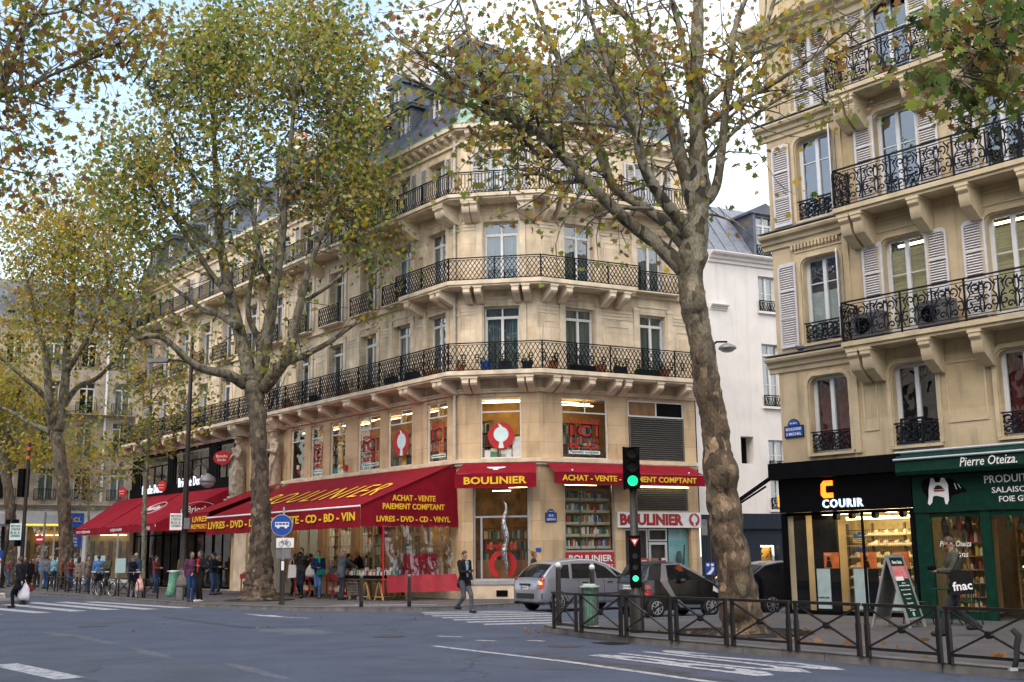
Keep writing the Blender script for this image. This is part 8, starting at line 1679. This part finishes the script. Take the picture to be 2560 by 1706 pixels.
for x in (-3.3,-1.9,-1.0):
    b = MB()
    for y in (-2.9,-1.9): b.bar((x-.28,y,.13),(x,y,.83),.05); b.bar((x+.28,y,.13),(x,y,.83),.05); b.bar((x-.25,y,.25),(x+.25,y,.25),.04)
    b.box(x-.03,x+.03,-2.9,-1.9,.78,.83); b.bar((x-.22,-2.9,.25),(x-.22,-1.9,.25),.035); tp(b, 'trestle', 'pine')
for k, y in enumerate((-2.93,-2.65,-2.37,-2.09,-1.83)): bookrow(FB, -3.62, -.72, y, .96+.02*k, 'on the trestle table')
t = thing('shopping_trolley', 'grey wire shopping trolley standing under the trestle table', 'trolley', FB.pt(-2.6,-2.8,.12)); b = MB()
for i in range(9): xx = -3.0+i*.09; b.bar((xx,-3.0,.32),(xx,-3.0,.74),.008); b.bar((xx,-2.5,.32),(xx,-2.5,.74),.008)
for z in (.32,.42,.52,.62,.74):
    for y in (-3.0,-2.5): b.bar((-3.02,y,z),(-2.26,y,z),.009)
    b.bar((-3.02,-3.0,z),(-3.02,-2.5,z),.009); b.bar((-2.26,-3.0,z),(-2.26,-2.5,z),.009)
for x in (-2.9,-2.35):
    for y in (-2.95,-2.55): b.disc((x,y,.18),.055,t=.03,n=10); b.bar((x,y,.2),(x,y,.32),.015)
tp(b, 'wire_basket', 'alu')
b = MB(); b.box(-4.75,-4.35,-2.2,-1.8,.38,.68); o = b.build('crate', M['blue_sign'], None); put(o, None, FB, (0,0,0)); tag(o, 'blue plastic crate on the lower shelf beside the bald old man', 'crate')
b = MB(); b.box(-6.9,-6.3,-1.0,-.5,.13,1.1); o = b.build('carton', M['cyan_white'], None); put(o, None, FB, (0,0,0)); tag(o, 'white carton of records behind the woman with the teal scarf', 'box')
rnd2 = random.Random(5)
for i in range(7):
    x = -3.4+i*.42; o = MB().box(-.06,.06,-.004,.004,0,.16).build('price_card', M['white'], None, fr=FB, at=(x, -2.5+.35*(i % 2), 1.12)); tag(o, 'small white price card standing among the paperbacks', 'card', 'price cards on the trestle')
# ------------------------------------------------------------------ cars
def paintm(n, c, metal=.5, rough=.3): return mat(n, c, rough, metal=metal, var=.03, coat=.6, scale=2)
def car(label, cat, loc, heading, L_, W_, top, bot, belt, roofw, body, wins, rear_glass, front_glass, wheels, wr, lights, plate=None, scale=1.0, extras=None, bumper=None, arch=None):
    t = thing('parked_car', label, 'car', loc, R(heading)); t.scale = (scale,)*3
    def itp(tab, x):
        for (x0, v0), (x1, v1) in zip(tab, tab[1:]):
            if x <= x1: u = max(0, (x-x0)/(x1-x0)); return v0+(v1-v0)*u
        return tab[-1][1]
    Hm = max(v for _, v in top)
    def hw(x, z):
        e = min(1, max(0, min(x, L_-x)/.55)); w0 = W_/2*(.80+.20*sqrt(1-(1-e)**2))
        bz = itp(belt, x)
        if z < .42: f = .93+.07*(z-.2)/.22
        elif z <= bz: f = 1-.025*((z-.6)/.35)**2
        else: f = .985-(1-roofw)*min(1.15, (z-bz)/(Hm-bz))**1.15
        return w0*f
    xs = sorted({0,.03,.1,.2,.35,L_-.35,L_-.2,L_-.1,L_-.03,L_, *[p[0] for p in top], *[L_*i/34 for i in range(35)]})
    b = MB(); n = 16; m = 7
    for x in xs:
        zt, zb = itp(top, x), itp(bot, x)
        for s in (-1, 1):
            ring_ = []
            for i in range(n+1): z = zb+(zt-zb)*(1-(1-i/n)**1.3); ring_.append((x-L_/2, s*hw(x, z), z))
            w1 = ring_[-1][1]
            for j in range(1, m): u = j/m; ring_.append((x-L_/2, w1*(1-u), zt+.035*(1-(1-u)**2)*min(1, 3*min(x, L_-x))))
            b.v += ring_ if s < 0 else ring_[::-1]
    per = (n+m)*2
    # ring order: left side bottom->roof, then right side roof->bottom
    for i in range(len(xs)-1):
        for k in range(per): b.f.append((i*per+k, i*per+(k+1)%per, (i+1)*per+(k+1)%per, (i+1)*per+k)); b.mi.append(0)
    b.f.append(tuple(range(per))[::-1]); b.mi.append(0); b.f.append(tuple((len(xs)-1)*per+k for k in range(per))); b.mi.append(0)
    b.build('body', body, t, True)
    def side(poly, name, m_, d=.006, edge=0):
        for s in (-1, 1):
            P_ = []
            for (x0, z0), (x1, z1) in zip(poly, poly[1:]+poly[:1]):
                for q in range(5): u = q/5; x, z = x0+(x1-x0)*u, z0+(z1-z0)*u; P_.append((x-L_/2, s*(hw(x, z)+d), z))
            cx, cz = sum(p[0] for p in poly)/len(poly), sum(p[1] for p in poly)/len(poly); g = MB(); g.add(P_+[(cx-L_/2, s*(hw(cx, cz)+d), cz)], [(i, (i+1) % len(P_), len(P_)) for i in range(len(P_))]); g.build(name, m_, t)
    for pl in wins: side(pl, 'window', M['glass_dark'])
    def topq(x0, x1, f0, f1, name, m_, d=.012, nx=6, ny=8):
        g = MB()
        def P_(x, v): zt = itp(top, x); w_ = hw(x, zt); y = v*w_; return (x-L_/2, y, zt+.035*(1-v*v)+d)
        for i in range(nx):
            for j in range(ny):
                xa, xb = x0+(x1-x0)*i/nx, x0+(x1-x0)*(i+1)/nx; fa, fb = f0+(f1-f0)*i/nx, f0+(f1-f0)*(i+1)/nx; va, vb = -1+2*j/ny, -1+2*(j+1)/ny
                g.quad(P_(xa, va*fa), P_(xb, va*fb), P_(xb, vb*fb), P_(xa, vb*fa))
        g.build(name, m_, t, True)
    topq(*rear_glass, 'rear_window', M['glass_dark']); topq(*front_glass, 'windscreen', M['glass_dark'])
    for x in wheels:
        for s in (-1, 1):
            y = s*(W_/2-.10); ww = thing_part('wheel', t)
            g = MB(); g.lathe([(wr*.62,-.09),(wr*.9,-.10),(wr,-.06),(wr,.06),(wr*.9,.10),(wr*.62,.09)], 24, (x-L_/2,y,wr), axis='y'); o = g.build('tyre', M['rubber'], t, True); 
            g = MB(); k = 9
            g.lathe([(wr*.64,.10),(wr*.60,.075),(.05,.06),(.05,.10)] if s > 0 else [(wr*.64,-.10),(wr*.60,-.075),(.05,-.06),(.05,-.10)], 24, (x-L_/2,y,wr), axis='y')
            q = g.build('rim_dish', M['rubber']); q.parent = o
            g = MB(); [g.bar((x-L_/2+.04*cos(a), y+s*.105, wr+.04*sin(a)), (x-L_/2+wr*.6*cos(a), y+s*.10, wr+wr*.6*sin(a)), .045, .02) for a in [2*pi*i/k for i in range(k)]]; g.tube([(x-L_/2+wr*.61*cos(2*pi*i/24), y+s*.10, wr+wr*.61*sin(2*pi*i/24)) for i in range(25)], .014, 5); g.disc((x-L_/2,y+s*.105,wr), .05, t=.02, n=10); q = g.build('rim', M['alu']); q.parent = o
            g = MB(); c = [((x+wr*1.18*cos(a)), wr*1.0+wr*1.18*sin(a)) for a in [pi*i/14-.0 for i in range(15)]]; c = [(c[0][0], .2)]+c+[(c[-1][0], .2)]; g.add([(p[0]-L_/2, s*(hw(p[0], max(.25,p[1]))+.004), p[1]) for p in c], [tuple(range(len(c)))]); g.build('wheel_arch', M['rubber'], t)
            bpy.data.objects.remove(ww)
    for (pl, m_, nm) in lights: side(pl, nm, M[m_] if isinstance(m_, str) else m_, .008)
    if extras: extras(t, side, topq, hw, itp, L_)
    return t
def thing_part(n, t): o = bpy.data.objects.new(n, None); col.objects.link(o); return o
M['glass_dark'] = mat('car_window', (.010,.013,.014), .06, var=.05, spec=.6)
dm('tail_red', (.40,.006,.008), .15, coat=.5); dm('tail_lit', (.8,.2,.05), .3, emit=(1,.25,.04), es=1.6); dm('bumper', (.02,.02,.022), .6)
SILV = paintm('silver_paint', (.34,.35,.40), .55, .32); GREY = paintm('grey_paint', (.018,.017,.017), .5, .32); TRID = paintm('light_grey_paint', (.30,.30,.33), .5, .32); DARK = paintm('dark_blue_paint', (.008,.011,.02), .3, .2)
def rearplate(t, x, z, w_, s, L_, y=0, blue=True):
    MB().box(x-.012,x,-w_/2+y,w_/2+y,z-.055,z+.055).build('number_plate', M['white'], t); MB().box(x-.014,x-.0125,w_/2-.05+y,w_/2+y,z-.055,z+.055).build('plate_band', M['blue_sign'], t)
    q = text(s, w_*.74, None, M['black'], name='lettering', bold=.01, ext=.001, height=.07); q.parent = t; q.location = (x-.016, y-.02, z); q.rotation_euler.z = R(-90)
def ex1(t, side, topq, hw, itp, L_):
    x = -L_/2
    b = MB(); 
    for i in range(12):
        y0, y1 = -.84+1.68*i/12, -.84+1.68*(i+1)/12; f = lambda y: x-.03+.16*(abs(y)/.84)**4
        b.add([(f(y0),y0,.42),(f(y1),y1,.42),(f(y1),y1,.58),(f(y0),y0,.58),(f(y0)+.1,y0,.60),(f(y1)+.1,y1,.60)], [(0,1,2,3),(3,2,5,4)])
    b.build('bumper', M['bumper'], t); rearplate(t, x-.005, .76, .44, '662 WY 92', L_); MB().box(x-.03,x+.02,-.3,.3,.83,.89).build('tailgate_handle', M['bumper'], t); b = MB(); b.prism([(-.05,.98),(0,1.03),(.05,.98),(0,1.0)], 'x', x+.02, x+.03); b.prism([(-.05,.94),(0,.99),(.05,.94),(0,.96)], 'x', x+.02, x+.03); b.build('badge', M['alu'], t)
    side([(.02,.30),(.9,.30),(.9,.24),(.02,.24)], 'sill', M['bumper']); 
    for s in (-1, 1):
        for xx in (1.75, 2.75): MB().box(xx-L_/2-.11,xx-L_/2+.11,s*(hw(xx,.9))-.02,s*(hw(xx,.9))+.02,.88,.92).build('door_handle', M['bumper'], t)
        b = MB(); b.sphere((3.05-L_/2, s*(hw(3.05,1.0)+.11), 1.06), .085, 1.0,1.1,.75); b.build('mirror', M['bumper'], t, True)
    b = MB(); b.tube([(.75-L_/2,.45,1.6),(.35-L_/2,.45,2.05)], .006, 4); b.build('aerial', M['black'], t); b = MB(); b.bar((.30-L_/2,.05,1.21),(.36-L_/2,-.45,1.27),.03,.02); b.build('wiper', M['black'], t)
    side([(1.5,.24),(1.515,.24),(1.515,.98),(1.5,.98)], 'door_gap', M['bumper'], .004); side([(2.5,.24),(2.515,.24),(2.515,1.0),(2.5,1.0)], 'door_gap', M['bumper'], .004); side([(1.0,.52),(3.4,.52),(3.4,.56),(1.0,.56)], 'rub_strip', M['bumper'], .01)
c1 = V((.9,34.95,0)); hd = 31; dv = V((cos(R(hd)), sin(R(hd)), 0))
car('silver estate hatchback stopped at the crossing with rear window sticker free and rear lamp lit', 'car', c1+dv*(2.14-.75)*.92, hd, 4.28, 1.75,
    [(0,.70),(.03,.95),(.14,1.02),(.42,1.30),(.72,1.53),(1.0,1.59),(1.7,1.64),(2.2,1.62),(2.7,1.50),(3.3,1.16),(3.5,1.05),(4.0,.88),(4.2,.74),(4.28,.55)], [(0,.34),(.3,.26),(4,.22),(4.28,.3)], [(0,1.0),(1,1.0),(3.4,.99),(4.28,.8)], .76, SILV,
    [[(.62,1.06),(1.15,1.04),(1.2,1.47),(1.0,1.46)], [(1.26,1.04),(2.12,1.03),(2.06,1.50),(1.32,1.50)], [(2.2,1.03),(3.05,1.02),(2.62,1.38),(2.3,1.50),(2.2,1.50)], [(3.1,1.02),(3.42,1.04),(2.82,1.36)]], (.17,.62,.88,.86), (2.75,3.40,.9,.92), (.75,3.45), .30,
    [([(.0,.72),(.20,.72),(.24,1.0),(.18,1.18),(.08,1.02)], 'tail_red', 'tail_light'), ([(.03,.86),(.14,.86),(.14,.96),(.05,.96)], 'tail_lit', 'lit_lamp'), ([(3.95,.68),(4.2,.62),(4.15,.75),(3.9,.84)], 'white', 'headlight')], scale=.92, extras=ex1)
def ex2(t, side, topq, hw, itp, L_):
    x = -L_/2; rearplate(t, x-.004, .86, .46, 'BJ 144 DJ', L_, .12); MB().box(x-.02,x+.02,-.66,.66,.97,.99).build('tailgate_seam', M['bumper'], t)
    side([(.42,1.44),(.62,1.48),(.75,1.10),(.98,.55),(1.3,.28),(1.85,.26),(1.85,.34),(1.42,.36),(1.12,.62),(.92,1.1),(.78,1.48)][::1], 'side_arc', TRID, .007) if False else None
    for pl in ([(.55,1.02),(.80,1.02),(.85,1.46),(.70,1.46)], [(.55,1.02),(.80,1.02),(1.02,.62),(.86,.62)], [(.86,.62),(1.02,.62),(1.34,.36),(1.22,.28)], [(1.22,.28),(1.34,.36),(1.9,.34),(1.9,.26)]): side(pl, 'side_arc', TRID, .009)
    side([(.70,1.45),(1.3,1.47),(1.3,1.51),(.72,1.50)], 'roof_rail', TRID, .012); side([(1.3,1.46),(2.05,1.08),(2.12,1.10),(1.38,1.51)], 'pillar', TRID, .010)
    topq(.30,1.25,1.0,.98,'soft_top', M['rubber'], .016); side([(.16,1.05),(.53,1.05),(.70,1.46),(.36,1.44)], 'soft_top_side', M['rubber'], .007)
    side([(.55,.86),(.58,.80),(.64,.80),(.67,.86),(.64,.92),(.58,.92)], 'air_intake', M['bumper'], .008)
    for s in (-1, 1): b = MB(); b.sphere((1.25-L_/2, s*(hw(1.25,1.0)+.12), 1.02), .085, 1.0,1.1,.75); b.build('mirror', M['bumper'], t, True)
    b = MB(); b.box(x-.03,x+.03,-.62,.62,.34,.46); b.build('bumper', M['bumper'], t); side([(1.95,.26),(1.96,.26),(1.96,.98),(1.95,.98)], 'door_gap', M['bumper'], .005)
c2 = V((3.33,30.7,0)); hd = 27; dv = V((cos(R(hd)), sin(R(hd)), 0))
car('small dark grey two-seater city car with black soft top behind the traffic light', 'car', c2+dv*(1.35-.42)*.92, hd, 2.7, 1.56,
    [(0,.78),(.04,1.0),(.14,1.12),(.30,1.42),(.45,1.50),(.9,1.54),(1.35,1.50),(1.75,1.28),(2.12,1.06),(2.4,.95),(2.6,.80),(2.7,.55)], [(0,.30),(.3,.22),(2.5,.2),(2.7,.28)], [(0,1.02),(2.1,1.0),(2.7,.8)], .76, GREY,
    [[(.86,1.05),(1.05,1.05),(1.05,1.44),(.92,1.44)], [(1.08,1.05),(1.98,1.02),(1.42,1.40),(1.25,1.46),(1.08,1.46)]], (.12,.29,.62,.6), (1.40,2.10,.9,.92), (.42,2.28), .29,
    [([(.06,.86),(.10,.81),(.22,.81),(.26,.86),(.22,.92),(.10,.92)], 'tail_red', 'tail_light'), ([(.05,.70),(.09,.64),(.23,.64),(.28,.71),(.23,.77),(.09,.77)], 'tail_red', 'tail_light'), ([(2.35,.72),(2.6,.64),(2.58,.74),(2.38,.86)], 'white', 'headlight')], scale=.92, extras=ex2)
def ex3(t, side, topq, hw, itp, L_):
    for s in (-1, 1): b = MB(); b.sphere((3.0-L_/2, s*(hw(3.0,.95)+.1), .98), .08, 1.0,1.1,.75); b.build('mirror', M['bumper'], t, True)
hd = 27; dv = V((cos(R(hd)), sin(R(hd)), 0)); c3 = V((6.35,31.55,0))
car('dark blue hatchback parked behind the big trunk, mostly hidden by the shop corner', 'car', c3+dv*1.35, hd, 4.3, 1.76,
    [(0,.75),(.05,.98),(.3,1.15),(.75,1.38),(1.3,1.46),(2.0,1.47),(2.5,1.40),(3.1,1.08),(3.3,1.0),(4.1,.82),(4.3,.55)], [(0,.30),(.3,.22),(4,.2),(4.3,.3)], [(0,.98),(3.2,.94),(4.3,.78)], .76, DARK,
    [[(.62,1.02),(1.05,1.0),(1.1,1.34),(.95,1.33)], [(1.12,1.0),(1.95,.98),(1.9,1.38),(1.2,1.38)], [(2.02,.98),(2.95,.96),(2.5,1.28),(2.2,1.38),(2.02,1.38)]], (.20,.68,.85,.85), (2.55,3.2,.9,.92), (.80,3.4), .31, [([(.0,.80),(.2,.80),(.25,.98),(.06,1.0)], 'tail_red', 'tail_light')], scale=.95, extras=ex3)
# ------------------------------------------------------------------ bicycles behind the left railing
def bike(loc, rz, label, basket=False):
    t = thing('bicycle', label, 'bicycle', loc, rz, 'bicycles parked behind the railing')
    for x in (-.52,.52):
        b = MB(); b.tube([(x+.34*cos(2*pi*k/28),0,.34+.34*sin(2*pi*k/28)) for k in range(29)], .016, 6); o = b.build('wheel', M['rubber'], t); b = MB(); [b.bar((x,0,.34),(x+.33*cos(a),0,.34+.33*sin(a)),.004) for a in [2*pi*k/16 for k in range(16)]]; b.tube([(x+.31*cos(2*pi*k/24),0,.34+.31*sin(2*pi*k/24)) for k in range(25)], .008, 4); q = b.build('rim', M['alu']); q.parent = o
    b = MB()
    for a, c in (((-.52,.34),(-.12,.30)),((-.52,.34),(-.18,.78)),((-.12,.30),(-.2,.88)),((-.12,.30),(.36,.72)),((-.18,.78),(.34,.84)),((.52,.34),(.33,.92))): b.tube([(a[0],0,a[1]),(c[0],0,c[1])], .017, 6)
    b.build('frame', M['iron'], t); b = MB(); b.tube([(.33,0,.92),(.32,0,1.0)], .015, 6); b.tube([(.22,-.26,1.03),(.32,-.12,1.02),(.32,.12,1.02),(.22,.26,1.03)], .013, 6); b.build('handlebar', M['alu'], t); b = MB(); b.sphere((-.22,0,.92),.1,1.3,.7,.35); b.build('saddle', M['black'], t, True)
    b = MB(); b.disc((-.12,0,.30),.09,t=.02,n=14); b.bar((-.12,-.06,.30),(-.05,-.06,.16),.018); b.bar((-.12,.06,.30),(-.19,.06,.44),.018); b.build('crank', M['grey_metal'], t)
    if basket: b = MB(); b.box(.38,.64,-.16,.16,.74,.95); b.build('basket', M['iron'], t)
bd_ = atan2(BD.y, BD.x)
bike((-18.3,51.0,.12), bd_+R(175), 'bicycle with front basket parked behind the railing at the left', True); bike((-17.6,50.2,.12), bd_+R(10), 'dark bicycle parked just right of the one with the basket'); bike((-15.5,47.6,.12), bd_+R(-10), 'dark bicycle with white and red bag near the end of the railing', True)
t = sack(V((-15.15,47.15,.38)), .34, .18, .5, mat('white_red_bag', (.6,.5,.46), .6, var=.5, scale=7, hue=(.5,.08,.05)), 'white and red plastic bag hanging on the bicycle', 'carrier_bag')
